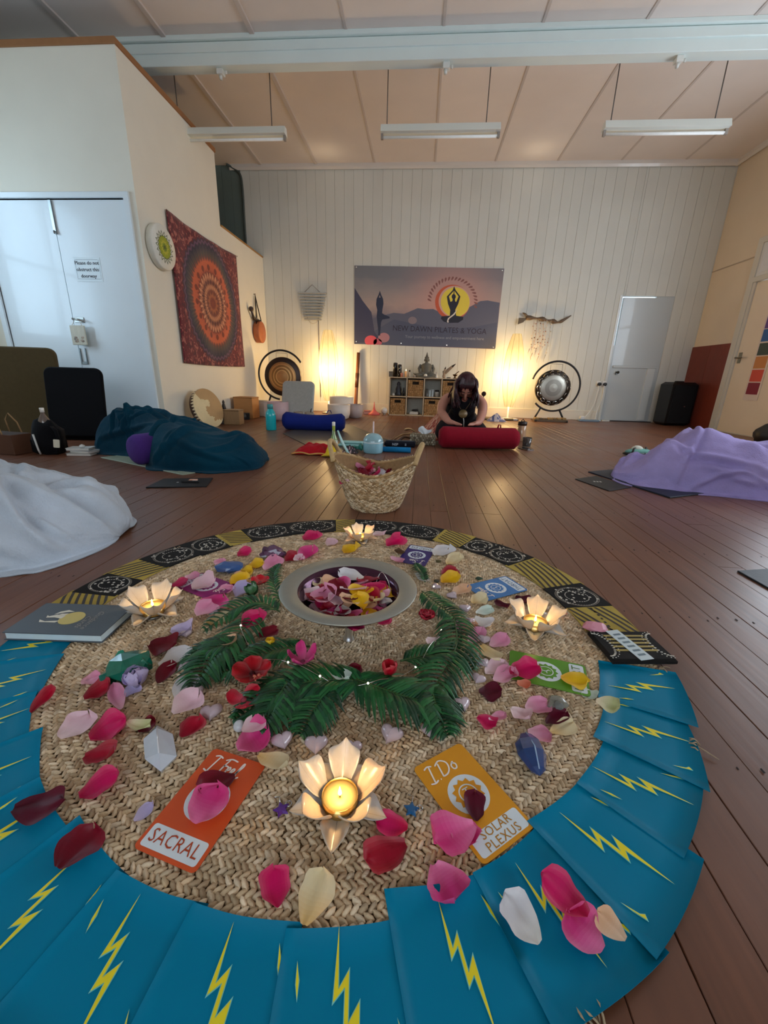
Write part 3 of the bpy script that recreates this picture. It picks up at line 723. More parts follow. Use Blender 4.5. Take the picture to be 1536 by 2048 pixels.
# tray of bars under the silver gong
tr = thing('chime_tray', 'shallow wooden tray of chime bars under the silver gong', 'tray', (1.96, 6.48, 0))
m = M(); m.box(-.245, .245, -.07, .07, .0, .035, C(96, 78, 58), .004); m.build('tray', 'wood', tr)
for i in range(7):
    xx = -.2+i*.066; M().box(xx-.026, xx+.026, -.05, .05, .035, .035+random.uniform(.015, .03), random.choice([C(120, 96, 60), C(90, 76, 60), C(150, 120, 72)]), .003).build('bar', 'wood', tr)

# ------------------------------------------------------------------ shell chime, driftwood hanging, didgeridoo
sc_ = thing('hanging_chime', 'tapering grey hanging chime of stacked bars above the left paper lamp', 'wall hanging', (-1.735, YB-.03, 1.40))
m = M(); m.tube([(-.13, 0, .375), (0, 0, .485), (.13, 0, .375)], .004, C(120, 112, 100), 6); m.build('hanger', 'matte', sc_)
for i in range(10):
    z = .37-i*.041; w = .225-.0098*i
    M().box(-w, w, -.016, .012, z-.011, z+.011, C(176-i*3, 178-i*3, 176-i*3), .004).build('slat', 'wood', sc_)
m = M()
for x in (-.10, .10): m.tube([(x*1.3, .012, .37), (x*.9, .012, 0)], .003, C(150, 146, 138), 5)
m.tube([(-.075, 0, -.005), (-.05, 0, -.045), (0, 0, -.062), (.05, 0, -.045), (.075, 0, -.005)], .0025, C(170, 150, 120), 5)
m.tube([(.085, .01, 0), (.09, .012, -.5), (.095, .015, -1.17)], .0045, C(120, 96, 66), 6)
m.build('cord', 'matte', sc_)
dw = thing('driftwood_hanging', 'driftwood branch with hanging shell strings on wall above the silver gong', 'wall hanging', (1.79, YB-.045, 1.44))
m = M(); pts = catmull([(-.27, 0, .035), (-.12, -.005, .03), (.0, 0, .015), (.12, 0, -.005), (.22, 0, -.02), (.30, 0, .02), (.385, 0, .075)], 4)
m.tube(pts, [.022+.012*math.sin(i*1.1)*(i < 18) if i < 18 else max(.006, .026-.0028*(i-17)) for i in range(len(pts))], C(98, 78, 58), 8)
m.tube([(-.24, 0, .04), (-.29, .0, .085), (-.325, 0, .10)], [.02, .016, .006], C(110, 92, 70), 7)
m.add([(-.25, -.01, .03), (-.37, -.012, .03), (-.375, -.012, -.06), (-.30, -.01, -.03), (-.25, .01, .03), (-.37, .008, .03), (-.375, .008, -.06), (-.30, .01, -.03)], [(0, 1, 2, 3), (7, 6, 5, 4), (0, 4, 5, 1), (1, 5, 6, 2), (2, 6, 7, 3), (3, 7, 4, 0)], C(92, 80, 62))
m.build('branch', 'wood', dw)
for i, (x, l, c) in enumerate(((-.15, .40, C(214, 196, 176)), (-.10, .46, C(190, 160, 140)), (-.05, .42, C(222, 206, 190)), (.0, .50, C(206, 180, 160)), (.04, .36, C(226, 214, 200)), (.10, .48, C(196, 190, 176)))):
    m = M(); m.tube([(x, -.02, .01), (x+.006, -.022, -l*.5), (x-.012, -.02, -l)], .0035, c, 5)
    for j in range(9):
        z = -l*(j+1)/9.5; m.ball((x+random.uniform(-.02, .02), -.024, z), random.uniform(.006, .011), random.choice([c, C(232, 222, 206), C(120, 90, 72), C(180, 140, 120)]), 7, 5)
    m.tube([(x-.012, -.02, -l), (x-.03, -.02, -l-.06), (x-.022, -.02, -l-.1)], [.007, .006, .002], c, 5); m.build('shell_string', 'matte', dw)
dg_ = thing('didgeridoo', 'long wooden didgeridoo leaning upright against the wall left of the shelf', 'didgeridoo', (-1.05, 6.86, 0))
m = M(); m.tube([(0, -.02, .0), (.006, .0, .12), (.022, .035, .5), (.04, .06, .93)], [.036, .03, .028, .026], C(126, 74, 40), 14); m.build('body', 'wood', dg_)
m = M(); m.tube([(.0165, .023, .40), (.0275, .042, .62)], .0305, C(84, 46, 28), 14); m.build('painted_band', 'wood', dg_)

# ------------------------------------------------------------------ on the side wall of the built-in room
dr = thing('hand_drum', 'white hand drum with green sun mandala hung on the wall beside the tapestry', 'drum', (BX, 4.19, 1.662))
m = M(); m.lathe([(.17, .004), (.186, .01), (.188, .055), (.18, .066), (.0, .067)], 40, C(222, 220, 208), (0, 0, 0), (1, 0, 0)); m.build('shell', 'hide', dr)
m = M(); fx = Matrix(((0, 0, 1, .0), (1, 0, 0, 0), (0, 1, 0, 0), (0, 0, 0, 1)))
def star(m, n, r0, r1, col, x):
    v = []
    for k in range(2*n):
        a = PI*k/n; r_ = r1 if k % 2 == 0 else r0; v.append((x, r_*math.cos(a), r_*math.sin(a)))
    m.poly(v, col)
star(m, 18, .105, .138, C(84, 92, 70), .0676); star(m, 18, .098, .124, C(206, 208, 190), .0680); star(m, 18, .09, .104, C(76, 84, 56), .0684)
star(m, 16, .084, .094, C(150, 158, 40), .0688); star(m, 12, .045, .066, C(190, 184, 60), .0692); star(m, 10, .03, .046, C(120, 140, 44), .0696); star(m, 8, .012, .024, C(84, 90, 40), .07)
m.build('painted_mandala', 'print', dr)
tp = thing('tapestry', 'large maroon and orange mandala tapestry hanging on the side wall', 'tapestry', (BX+.018, 5.165, 1.343))
def tfn(u, v):
    y = (u-.5)*1.57; z = (v-.5)*1.37
    z += .03*math.sin(u*PI)*(-1 if v > .5 else 0)*abs(v-.5)*2 - .012*(1-v)*math.sin(u*PI*1.0)
    return (.006*math.sin(u*9+v*3)+.004*math.sin(u*23), y, z)
m = M(); m.grid(tfn, 60, 40, C(110, 50, 40)); o = m.build('cloth', 'tapestry', tp)
sol = o.modifiers.new('thickness', 'SOLIDIFY'); sol.thickness = .003
for y, z in ((-.775, .675), (.775, .675), (-.775, -.675)): M().lathe([(.007, 0), (.005, .006)], 8, C(150, 140, 120), (.006, y, z), (1, 0, 0)).build('pin', 'metal', tp)
hb = thing('hanging_drum', 'tan leather frame drum hanging by a black strap near the corner', 'drum', (BX, 6.5, 1.16))
m = M(); m.lathe([(.13, .006), (.148, .012), (.15, .09), (.142, .098), (.0, .10)], 36, C(176, 100, 60), (0, 0, 0), (1, 0, 0)); m.build('shell', 'leather', hb)
m = M(); m.tube([(.05, -.10, .10), (.035, -.03, .36), (.02, .0, .50), (.035, .03, .36), (.06, .11, .10)], .016, C(26, 22, 22), 6, flat=.35); m.build('strap', 'fabric', hb)
m = M(); m.tube([(.05, .05, .155), (.04, -.16, .17), (.045, -.24, .25)], [.02, .022, .012], C(50, 36, 32), 8); m.ball((.045, -.25, .28), .035, C(60, 42, 36), 10, 7); m.build('beater', 'leather', hb)
m = M(); m.tube([(0, 0, .51), (.03, 0, .515)], .006, C(150, 140, 130), 6); m.build('hook', 'metal', hb)
# frame drum leaning on the wall
fd = thing('frame_drum', 'goatskin frame drum leaning against wall below the tapestry, brown and cream skin', 'drum', (BX+.16, 4.47, .19), rot=(0, R(-16), R(-14)))
m = M(); m.lathe([(.205, -.03, C(70, 46, 32)), (.212, .022, C(70, 46, 32)), (.204, .034, C(70, 46, 32))], 44, C(70, 46, 32), (0, 0, 0), (1, 0, 0)); m.build('frame', 'wood', fd)
def skincol(u, v):
    y, z = u-.5, v-.5; n_ = noise.noise((y*4.5, z*4.5, 1.7))
    return C(182, 146, 100) if (y+.3*z+n_*.35) > -.06 and z > -.34+n_*.15 else C(222, 204, 160)
m = M(); NN = 36
for j in range(14):
    for i in range(NN):
        r0, r1 = .212*j/14, .212*(j+1)/14; a, b = 2*PI*i/NN, 2*PI*(i+1)/NN
        p = [(.036+.004*(1-r_/.212), r_*math.cos(t_), r_*math.sin(t_)) for r_, t_ in ((r0, a), (r1, a), (r1, b), (r0, b))]
        mid = ((r0+r1)/2*math.cos((a+b)/2)/.424+.5, (r0+r1)/2*math.sin((a+b)/2)/.424+.5)
        m.add(p, [(0, 1, 2, 3)], skincol(*mid), True)
m.build('skin', 'hide', fd)
m = M()
for i in range(40):
    a = 2*PI*i/40; l = .03+.02*random.random(); m.add([(.036, .213*math.cos(a-.07), .213*math.sin(a-.07)), (.036, .213*math.cos(a+.07), .213*math.sin(a+.07)), (.036-l, .218*math.cos(a), .218*math.sin(a))], [(0, 1, 2)], C(228, 212, 174))
m.build('hide_edge', 'hide', fd)

# ------------------------------------------------------------------ low shelf with things on it
SY0, SY1, SX0, CW, SH = 6.64, 6.94, -.487, .268, .572
sf = thing('cube_shelf', 'low pale wooden shelf of eight cubes against the back wall', 'shelf', (SX0, SY0, 0))
WD = C(206, 182, 146); th = .015
for i in range(5): M().box(i*CW-th/2+.008, i*CW+th/2+.008, 0, .30, 0.0, SH, WD, .002).build('upright', 'wood', sf)
for z in (.008, .288, SH): M().box(0, 4*CW+.016, 0, .30, z-th/2, z+th/2, WD, .002).build('shelf_board', 'wood', sf)
M().box(0, 4*CW+.016, .292, .30, 0, SH, C(190, 192, 184)).build('back_panel', 'matte', sf)
def wicker(i, row, n):
    z0 = .0165 if row == 0 else .2965; t = thing('storage_basket', n, 'basket', (SX0+.008+(i+.5)*CW, SY0+.012, z0), group='wicker shelf baskets')
    w, h = CW-.032, .245; WK = C(158, 118, 72)
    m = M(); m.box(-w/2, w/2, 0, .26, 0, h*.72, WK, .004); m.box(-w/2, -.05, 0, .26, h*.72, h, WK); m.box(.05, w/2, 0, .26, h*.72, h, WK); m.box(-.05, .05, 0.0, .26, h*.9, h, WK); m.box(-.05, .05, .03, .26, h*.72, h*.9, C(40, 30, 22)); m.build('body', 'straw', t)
    m = M()
    for r_ in range(9):
        for c_ in range(8):
            z = h*(r_+.5)/9; x_ = -w/2+w*(c_+.5)/8+(.5 if r_ % 2 else -.5)*.006
            if h*.66 < z < h*.92 and abs(x_) < .058: continue
            m.ball((x_, 0, z), (w/17, .005, h/20), random.choice([C(172, 130, 82), C(150, 112, 68), C(186, 144, 94)]), 6, 4)
    stuff(m.build('weave', 'straw', t))
wicker(1, 1, 'wicker basket in the upper row of the shelf, under the grey statue'); wicker(3, 1, 'wicker basket in the upper row of shelf, half hidden by the woman')
wicker(0, 0, 'wicker basket in the lower row at the left end of shelf'); wicker(2, 0, 'wicker basket in the lower row of shelf, beside the woman')
def cell(i, row): return SX0+.008+(i+.5)*CW, SY0+.12, (.016 if row == 0 else .296)
def figure(name, label, cat, loc, prof, col, mat='satin', n=20, extra=None):
    t = thing(name, label, cat, loc); m = M(); m.lathe(prof, n, col); m.build('body', mat, t)
    return t
x, y, z = cell(0, 1)
t = figure('dark_statue', 'dark seated statue inside the upper left cube of the shelf', 'statue', (x+.0, y, z), [(.05, 0), (.055, .03), (.04, .06), (.045, .10), (.03, .14), (.022, .155), (.03, .175), (.018, .205), (.004, .215)], C(52, 54, 62)); 
M().ball((0, 0, .185), .026, C(60, 60, 68)).build('head', 'satin', t)
t = figure('dark_bottle', 'small dark bottle inside the upper left cube of the shelf', 'bottle', (x+.085, y-.03, z), [(.018, 0), (.02, .05), (.012, .08), (.008, .11)], C(40, 44, 46), 'gloss'); M().lathe([(.009, .108), (.009, .125)], 10, C(30, 30, 30)).build('cap', 'plastic', t)
t = figure('white_jar', 'small white jar inside the upper left cube beside the dark statue', 'jar', (x-.075, y-.05, z), [(.018, 0), (.02, .02), (.014, .035)], C(210, 206, 196), 'gloss'); M().lathe([(.015, .034), (.015, .042)], 12, C(180, 170, 160)).build('lid', 'plastic', t)
x, y, z = cell(2, 1)
for i, (dx, h, r_, lb) in enumerate(((-.085, .12, .022, 'dark smoky drinking glass at the left end of the upper cube with glasses'), (-.045, .10, .024, 'clear drinking glass standing second in the upper cube with glasses'), (.0, .11, .024, 'clear drinking glass standing third in the upper cube with glasses'))):
    t = thing('drinking_glass', lb, 'glass', (x+dx, y-.04, z), group='glasses in the shelf'); M().lathe([(r_*.8, 0), (r_, h), (r_-.003, h), (r_*.8-.003, .004), (0, .004)], 16, C(96, 92, 88) if i == 0 else C(190, 200, 200), cap=False).build('cup', 'quartz', t)
t = figure('black_lidded_jar', 'pale jar with a black lid in the upper cube with glasses', 'jar', (x+.07, y-.03, z), [(.028, 0), (.034, .05), (.034, .08)], C(180, 180, 172), 'gloss'); M().lathe([(.036, .08), (.036, .10), (.02, .106)], 16, C(36, 34, 34)).build('lid', 'plastic', t)
x, y, z = cell(1, 0)
t = thing('folded_cloth', 'folded cream cloth with dark edge in the lower open cube', 'cloth', (x, y-.03, z)); M().box(-.075, .06, -.06, .06, 0, .045, C(206, 198, 184), .012).build('fold', 'fabric', t); M().box(.03, .085, -.05, .06, .0, .03, C(50, 46, 44), .008).build('dark_fold', 'fabric', t)
t = thing('black_pouch', 'small black pouch lying on the folded cream cloth', 'pouch', (x+.01, y-.03, z+.046)); M().ball((0, 0, .018), (.055, .04, .02), C(40, 36, 36), 12, 7, .3, 2).build('pouch_body', 'leather', t); M().tube([(.02, 0, .03), (.04, 0, .045), (.05, 0, .03)], .003, C(30, 28, 28), 5).build('drawstring', 'matte', t)
ZT = SH+th/2
tx = lambda px, py=750: wy(px, py, 6.76).x
for i, (px, h, r_, lb) in enumerate(((790, .21, .035, 'tall black canister, the left one of two on the shelf top'), (799, .185, .032, 'black canister with silver pattern, right one of two on shelf top'))):
    t = thing('canister', lb, 'canister', (tx(px), 6.80-.05*i, ZT)); M().lathe([(r_, 0), (r_, h*.86), (r_*.9, h*.9)], 18, C(22, 20, 22)).build('can', 'gloss', t); M().lathe([(r_*.92, h*.88), (r_*.92, h*.97), (r_*.5, h)], 18, C(34, 32, 34)).build('lid', 'satin', t)
    if i:
        m = M()
        for k in range(16): a = -PI/2+random.uniform(-.9, .9); m.ball((r_*math.cos(a), r_*math.sin(a), random.uniform(.02, h*.8)), random.uniform(.003, .007), C(200, 200, 196), 6, 4)
        m.build('silver_pattern', 'metal', t)
t = thing('dark_box', 'low dark box on the left end of the shelf top', 'box', (tx(781), 6.86, ZT)); M().box(-.03, .03, -.05, .05, 0, .07, C(92, 84, 72), .003).build('box_body', 'wood', t); M().box(-.032, .032, -.052, .052, .07, .08, C(80, 72, 60), .002).build('lid', 'wood', t)
def candle(px, col, h, lb, lit=True):
    t = thing('candle', lb, 'candle', (tx(px), 6.72, ZT)); M().lathe([(.02, 0), (.021, h*.9), (.017, h), (.0, h-.004)], 18, col).build('wax', 'wax', t)
    M().tube([(0, 0, h-.004), (.001, 0, h+.006)], .001, C(30, 24, 20), 5).build('wick', 'matte', t)
    if lit: M().lathe([(.0005, h+.004), (.005, h+.012), (.0035, h+.022), (.0003, h+.034)], 10, C(255, 200, 120), cap=False).build('flame', 'flame', t)
candle(804, C(196, 128, 110), .06, 'short terracotta pink candle on the shelf top beside the black canisters', False)
candle(812, C(255, 196, 140), .085, 'lit peach candle glowing on the shelf top')
t = thing('small_figurine', 'small dark headed figurine on shelf top right of the lit candle', 'figurine', (tx(819), 6.74, ZT)); M().lathe([(.018, 0), (.022, .03), (.014, .07), (.009, .078)], 14, C(206, 186, 160)).build('robe', 'satin', t); M().ball((0, 0, .092), .015, C(66, 48, 40), 12, 8).build('head', 'satin', t)
t = thing('potted_plant', 'small leafy plant in a pale pot on the shelf top', 'plant', (tx(830), 6.74, ZT)); M().lathe([(.018, 0), (.024, .03), (.022, .032)], 14, C(196, 176, 160)).build('pot', 'matte', t)
for k in range(8):
    a = k*.8; M().add([(0, 0, .03), (.022*math.cos(a)-.008*math.sin(a), .022*math.sin(a)+.008*math.cos(a), .05), (.04*math.cos(a), .04*math.sin(a), .062+.006*(k % 3)), (.022*math.cos(a)+.008*math.sin(a), .022*math.sin(a)-.008*math.cos(a), .05)], [(0, 1, 2, 3)], C(96, 96, 76)).build('leaf', 'leaf', t)
# seated statue
bu = thing('seated_statue', 'grey seated meditating statue holding a white ball on shelf top', 'statue', (tx(852), 6.78, ZT))
GS = C(104, 102, 94)
m = M(); m.ball((0, -.01, .035), (.155, .085, .04), GS, 20, 9); m.ball((-.085, -.05, .035), (.075, .05, .034), GS, 14, 8); m.ball((.085, -.05, .035), (.075, .05, .034), GS, 14, 8); m.lathe([(.155, 0), (.16, .012), (.15, .022)], 28, GS)
m.lathe([(.095, .04), (.078, .09), (.082, .14), (.088, .175), (.06, .205), (.026, .215), (.022, .235)], 20, GS)
for sx in (-1, 1): m.tube([(sx*.082, 0, .185), (sx*.112, -.01, .13), (sx*.10, -.05, .075), (sx*.03, -.085, .06)], [.024, .023, .02, .014], GS, 10)
m.build('body', 'matte', bu)
m = M(); m.ball((0, -.004, .265), (.034, .036, .042), GS, 16, 10); m.tube([(0, -.038, .265), (0, -.044, .255)], .005, GS, 6)
for sx in (-1, 1): m.ball((sx*.036, 0, .255), (.006, .01, .02), GS, 8, 6)
m.build('head', 'matte', bu)
m = M(); m.ball((0, .004, .29), (.034, .034, .024), C(92, 90, 84), 14, 8); m.lathe([(.016, .305), (.018, .32), (.01, .34), (.006, .36), (.0, .375)], 12, C(92, 90, 84)); m.build('topknot', 'matte', bu)
t = thing('white_ball', 'white ball lying in the lap of the grey seated statue', 'ball', (tx(851), 6.655, ZT+.03)); M().ball((0, 0, .0), .026, C(226, 224, 214), 16, 10).build('sphere', 'satin', t); M().lathe([(.018, -.030), (.022, -.022)], 16, C(190, 186, 176)).build('stand', 'satin', t)
t = thing('white_figurine', 'small white figurine on shelf top right of the grey statue', 'figurine', (tx(873), 6.72, ZT)); M().lathe([(.026, 0), (.024, .02), (.012, .05), (.006, .075), (.002, .09)], 14, C(214, 208, 196)).build('robe', 'satin', t); M().ball((0, 0, .075), .011, C(190, 180, 170), 10, 7).build('head', 'satin', t)
fe = thing('feather_vase', 'clay vase with upright feathers on the shelf top', 'vase', (tx(888), 6.76, ZT)); M().lathe([(.018, 0), (.026, .03), (.018, .06), (.02, .07)], 16, C(176, 150, 124)).build('vase', 'matte', fe)
def feather(m, base, tip, w, c1, c2):
    b, t_ = Vector(base), Vector(tip); d = t_-b; nrm = Vector((-d.z, 0, d.x)).normalized(); n_ = 10
    L_, R_, mid = [], [], []
    for i in range(n_+1):
        u = i/n_; ww = w*math.sin(PI*min(1, .12+u*.9))**.7 if u < 1 else .001; p = b+d*u+nrm*(.12*d.length*math.sin(u*PI))*.3
        L_.append(p-nrm*ww); R_.append(p+nrm*ww); mid.append(p+Vector((0, -.003, 0)))
    for i in range(n_):
        c = c2 if i > n_*.6 else c1
        m.add([L_[i], mid[i], mid[i+1], L_[i+1], R_[i], R_[i+1]], [(0, 1, 2, 3), (1, 4, 5, 2)], c)
    m.tube([b, b+d*.95], .0015, C(220, 210, 190), 4)
for k, (tip, w) in enumerate((((.17, -.01, .215), .022), ((.02, 0, .17), .016), ((-.02, .0, .11), .012), ((.06, 0, .15), .012))):
    m = M(); feather(m, (0, 0, .05), tip, w, random.choice([C(176, 150, 120), C(150, 128, 104)]), C(52, 42, 38)); m.build('feather', 'matte', fe)
t = thing('brass_bowl', 'small dark brass bowl with a mallet on the right of shelf top', 'bowl', (tx(910), 6.74, ZT)); M().lathe([(.03, 0), (.032, .006), (.012, .012), (.012, .03), (.03, .04), (.038, .06), (.036, .06), (.026, .044), (0, .04)], 20, C(84, 62, 40), cap=False).build('bowl_body', 'metal', t)
M().tube([(-.01, 0, .055), (.055, -.01, .105)], [.005, .008], C(70, 46, 30), 8).build('mallet', 'wood', t)
t = thing('incense_holder', 'small dark incense holder on shelf top near the brass bowl', 'incense holder', (tx(897), 6.69, ZT)); M().box(-.03, .03, -.012, .012, 0, .014, C(60, 46, 38), .003).build('holder', 'wood', t); M().tube([(-.02, 0, .012), (.03, 0, .02)], .001, C(90, 60, 40), 4).build('incense_stick', 'matte', t)

# ------------------------------------------------------------------ on the floor at the back and the sides
def backjack(label, x, y, rz, w, h, tilt, col, depth=.42, th=.05):
    t = thing('floor_chair', label, 'floor chair', (x, y, 0), rz)
    m = M(); m.prism(rounded(w, depth, .05, 5, 0, depth/2), 0, th, col, .012, smooth=False); m.build('seat', 'fabric', t)
    m = M(); m.prism(rounded(w, h, .06, 6, 0, h/2), 0, th*.7, col, .01)
    m.xf(T(0, .0, .03) @ Matrix.Rotation(R(90-tilt), 4, 'X')); m.build('backrest', 'fabric', t)
    m = M()
    for sx in (-1, 1): m.tube([(sx*w*.46, .02, .03), (sx*w*.46, depth*.95, .03)], .009, C(40, 40, 42), 8)
    m.build('frame', 'satin', t); return t
# brown floor chair with a patterned band, its back to the camera
bc = backjack('tall brown floor chair with patterned band, back turned, in front of the double door', -3.42, 3.28, R(16), .80, .70, 4, C(80, 68, 44), .45, .07)
m = M()
for i in range(10): m.ball((-.34+i*.074, -.012, .36), (.034, .006, .045), random.choice([C(94, 80, 50), C(64, 54, 34), C(106, 90, 60)]), 10, 6)
m.box(-.385, .385, -.012, 0, .31, .32, C(60, 52, 32)).box(-.385, .385, -.012, 0, .40, .41, C(60, 52, 32)); m.build('patterned_band', 'fabric', bc)
backjack('black padded floor chair, back turned, standing between the brown chair and blue blanket', -2.83, 3.26, R(8), .46, .555, 8, C(7, 7, 11), .40)
backjack('cream grey floor chair, back turned, behind the royal blue bolster', -1.60, 5.42, R(-6), .44, .47, 14, C(176, 178, 172), .34, .05)
# brown paper carrier
pb = thing('paper_bag', 'brown paper carrier bag with rope handles at the left edge', 'bag', (-2.90, 2.66, 0), R(-8))
m = M(); PBR = C(90, 58, 40); m.box(-.17, .17, -.07, .07, 0, .135, PBR, .002); m.box(-.165, .165, -.066, .066, .135, .136, C(60, 40, 28)); m.build('sack', 'matte', pb)
for y in (-.065, .065): M().tube([(-.02, y, .13), (-.035, y, .22), (-.01, y+.01, .262), (.04, y+.02, .20), (.09, y, .13)], .005, C(150, 120, 84), 6).build('handle', 'straw', pb)
bb = thing('black_bag', 'black cloth tote bag holding a bottle beside the brown paper bag', 'bag', (-2.58, 2.68, 0), R(6))
m = M(); m.ball((0, 0, .10), (.105, .08, .14), C(12, 12, 16), 20, 12, .25, 3); m.box(-.085, .085, -.055, .055, 0, .12, C(12, 12, 16), .02); m.build('sack', 'fabric', bb)
M().tube([(.06, -.03, .2), (.10, -.05, .17), (.115, -.06, .10), (.10, -.07, .03)], .012, C(14, 14, 18), 6, flat=.4).build('strap', 'fabric', bb)
m = M(); m.tube([(-.028, -.088, .145), (-.012, -.092, .04), (-.005, -.09, .01)], .006, C(200, 200, 196), 6); m.build('cord', 'matte', bb)
m = M(); m.prism(rounded(.05, .055, .006, 3), 0, .003, C(214, 208, 188)); m.xf(T(.115, -.085, .085) @ RZ(R(-12)) @ Matrix.Rotation(R(80), 4, 'X')); m.build('swing_tag', 'matte', bb)
bt = thing('drink_bottle', 'clear drink bottle with a white cap standing in the black tote bag', 'bottle', (-2.58, 2.68, .10))
M().lathe([(.034, 0), (.036, .08), (.036, .13), (.012, .175), (.012, .19)], 18, C(120, 104, 96)).build('bottle_body', 'quartz', bt); M().lathe([(.013, .185), (.014, .212), (.012, .214)], 14, C(236, 232, 224)).build('cap', 'plastic', bt)
for i, (dx, dy, a, w, h, c, lb) in enumerate(((0, 0, 8, .16, .11, C(206, 208, 204), 'pale magazine at the bottom of the paper pile beside black bag'), (.01, .01, -6, .15, .10, C(180, 186, 190), 'grey notebook in the middle of the paper pile beside black bag'), (-.015, .005, 14, .145, .095, C(216, 222, 222), 'white notebook on top of the paper pile beside black bag'))):
    t = thing('notebook', lb, 'book', (-2.35+dx, 2.69+dy, i*.017), R(a), group='paper pile by the black bag')
    M().prism(rounded(w, h, .006, 2), 0.001, .013, C(226, 226, 220), 0).build('pages', 'matte', t); M().prism(rounded(w+.006, h+.004, .008, 2), .013, .016, c, 0).build('cover', 'satin', t)
t = thing('folded_tissue', 'crumpled white tissue lying on top of the notebook pile', 'tissue', (-2.325, 2.665, .051)); M().ball((0, 0, .012), (.016, .02, .013), C(226, 232, 230), 10, 7, .5, 4).build('tissue', 'matte', t)
bk = thing('dark_tablet', 'black tablet case with a coloured sticker lying near the blue blanket figure', 'tablet', (-1.255, 2.06, 0), R(12))
M().prism([(-.15, -.10), (.145, -.085), (.13, .10), (-.13, .085)], 0, .008, C(26, 26, 28), .002).build('case', 'satin', bk)
m = M(); m.box(-.005, .085, -.012, .004, .0082, .020, C(34, 34, 36), .002); m.box(.035, .075, -.014, .012, .0203, .022, C(232, 170, 140)); m.box(.055, .08, -.018, -.006, .0203, .0222, C(226, 200, 190)); m.box(-.03, -.02, -.01, .0, .0082, .0092, C(220, 220, 220)); m.build('sticker', 'print', bk)

# yoga mats
def mat(label, pts, th, col):
    t = thing('yoga_mat', label, 'mat', (pts[0].x, pts[0].y, 0), group=None)
    o = Vector((pts[0].x, pts[0].y)); poly = [(p.x-o.x, p.y-o.y) for p in pts]
    a = sum(poly[i-1][0]*poly[i][1]-poly[i][0]*poly[i-1][1] for i in range(len(poly)))
    if a < 0: poly = poly[::-1]
    M().prism(poly, 0, th, col, .0015).build('sheet', 'leather', t); return t
mat('pale green yoga mat under the blue blanket and purple bolster', [Vector((-2.15, 2.60)), Vector((-1.36, 2.235)), Vector((-1.03, 2.72)), Vector((-1.80, 3.15))], .006, C(146, 156, 136))
mat('dark grey yoga mat spread in front of the royal blue bolster', [gr(640, 842), gr(566, 868), gr(655, 912), gr(790, 886), gr(700, 850)], .006, C(66, 62, 62))
m1 = mat('dark navy yoga mat under the lavender blanket', [gr(1176, 945), gr(1340, 997), gr(1500, 978), gr(1400, 925)], .008, C(26, 34, 50))
mt = mat('black mat card with white print beside the navy mat', [gr(1150, 959), gr(1218, 983), gr(1262, 976), gr(1192, 953)], .005, C(26, 26, 28))
q = gr(1193, 965); m = M()
for i in range(3): m.add([(x_-mt.location.x, y_-mt.location.y, .0056) for x_, y_ in ((q.x-.02+i*.018, q.y-.012), (q.x-.008+i*.018, q.y-.01), (q.x-.006+i*.018, q.y+.012), (q.x-.018+i*.018, q.y+.014))], [(0, 1, 2, 3)], C(214, 214, 210))
m.build('printed_mark', 'print', mt)
mat('dark yoga mat corner at the right edge of the floor', [gr(1474, 1144), gr(1545, 1184), gr(1680, 1160), gr(1600, 1136)], .006, C(24, 30, 38))

# bolsters
def bolster(label, a, b, r, col, sag=.0, n=20):
    a, b = Vector(a), Vector(b); mid = (a+b)/2; t = thing('bolster', label, 'bolster', (mid.x, mid.y, 0), math.atan2(b.y-a.y, b.x-a.x))
    L = (b-a).length; m = M(); prof = []; N_ = 22
    for i in range(N_+1):
        u = i/N_; e = min(u, 1-u)*L; k = 1 if e > .05 else math.sqrt(max(0, 1-((.05-e)/.05)**2))*.35+.65
        prof.append((u, r*k*(1-.12*sag*math.sin(PI*u)), r-.02*sag*math.sin(PI*u)))
    v, f = [], []
    for u, rr, zc in prof:
        for k in range(n): 
            an = 2*PI*k/n; fl = max(-zc+.001, rr*math.sin(an)); v.append(((u-.5)*L, rr*1.04*math.cos(an), zc+fl))
    for i in range(N_):
        for k in range(n): k2 = (k+1) % n; f.append((i*n+k, (i+1)*n+k, (i+1)*n+k2, i*n+k2))
    f += [tuple(range(n)), tuple(N_*n+k for k in range(n-1, -1, -1))]
    m.add(v, f, col, True); m.build('cover', 'fabric', t)
    m = M()
    for s_ in (-1, 1): m.tube([(s_*(L/2-.004), r*.68*math.cos(2*PI*k/24), r+r*.66*math.sin(2*PI*k/24)) for k in range(24)], .004, col, 5, closed=True)
    m.build('piping', 'fabric', t)
    m = M(); m.tube([(L*.22, -.02, 2*r-.008), (L*.24, 0, 2*r+.022), (L*.27, .02, 2*r+.018), (L*.28, .03, 2*r-.01)], .007, col, 6, flat=.5); m.build('carry_loop', 'fabric', t)
    return t
bolster('royal blue bolster lying in front of the cream grey floor chair', (-1.47, 4.46), (-.80, 4.46), .098, C(22, 38, 116), .9)
bolster('crimson red bolster lying in front of the kneeling woman', (.185, 3.63), (.87, 3.69), .094, C(134, 12, 34), .15)
bolster('purple bolster poking out beneath the blue blanket, round end showing', (-1.775, 2.42), (-1.66, 2.70), .098, C(74, 46, 122), .0)

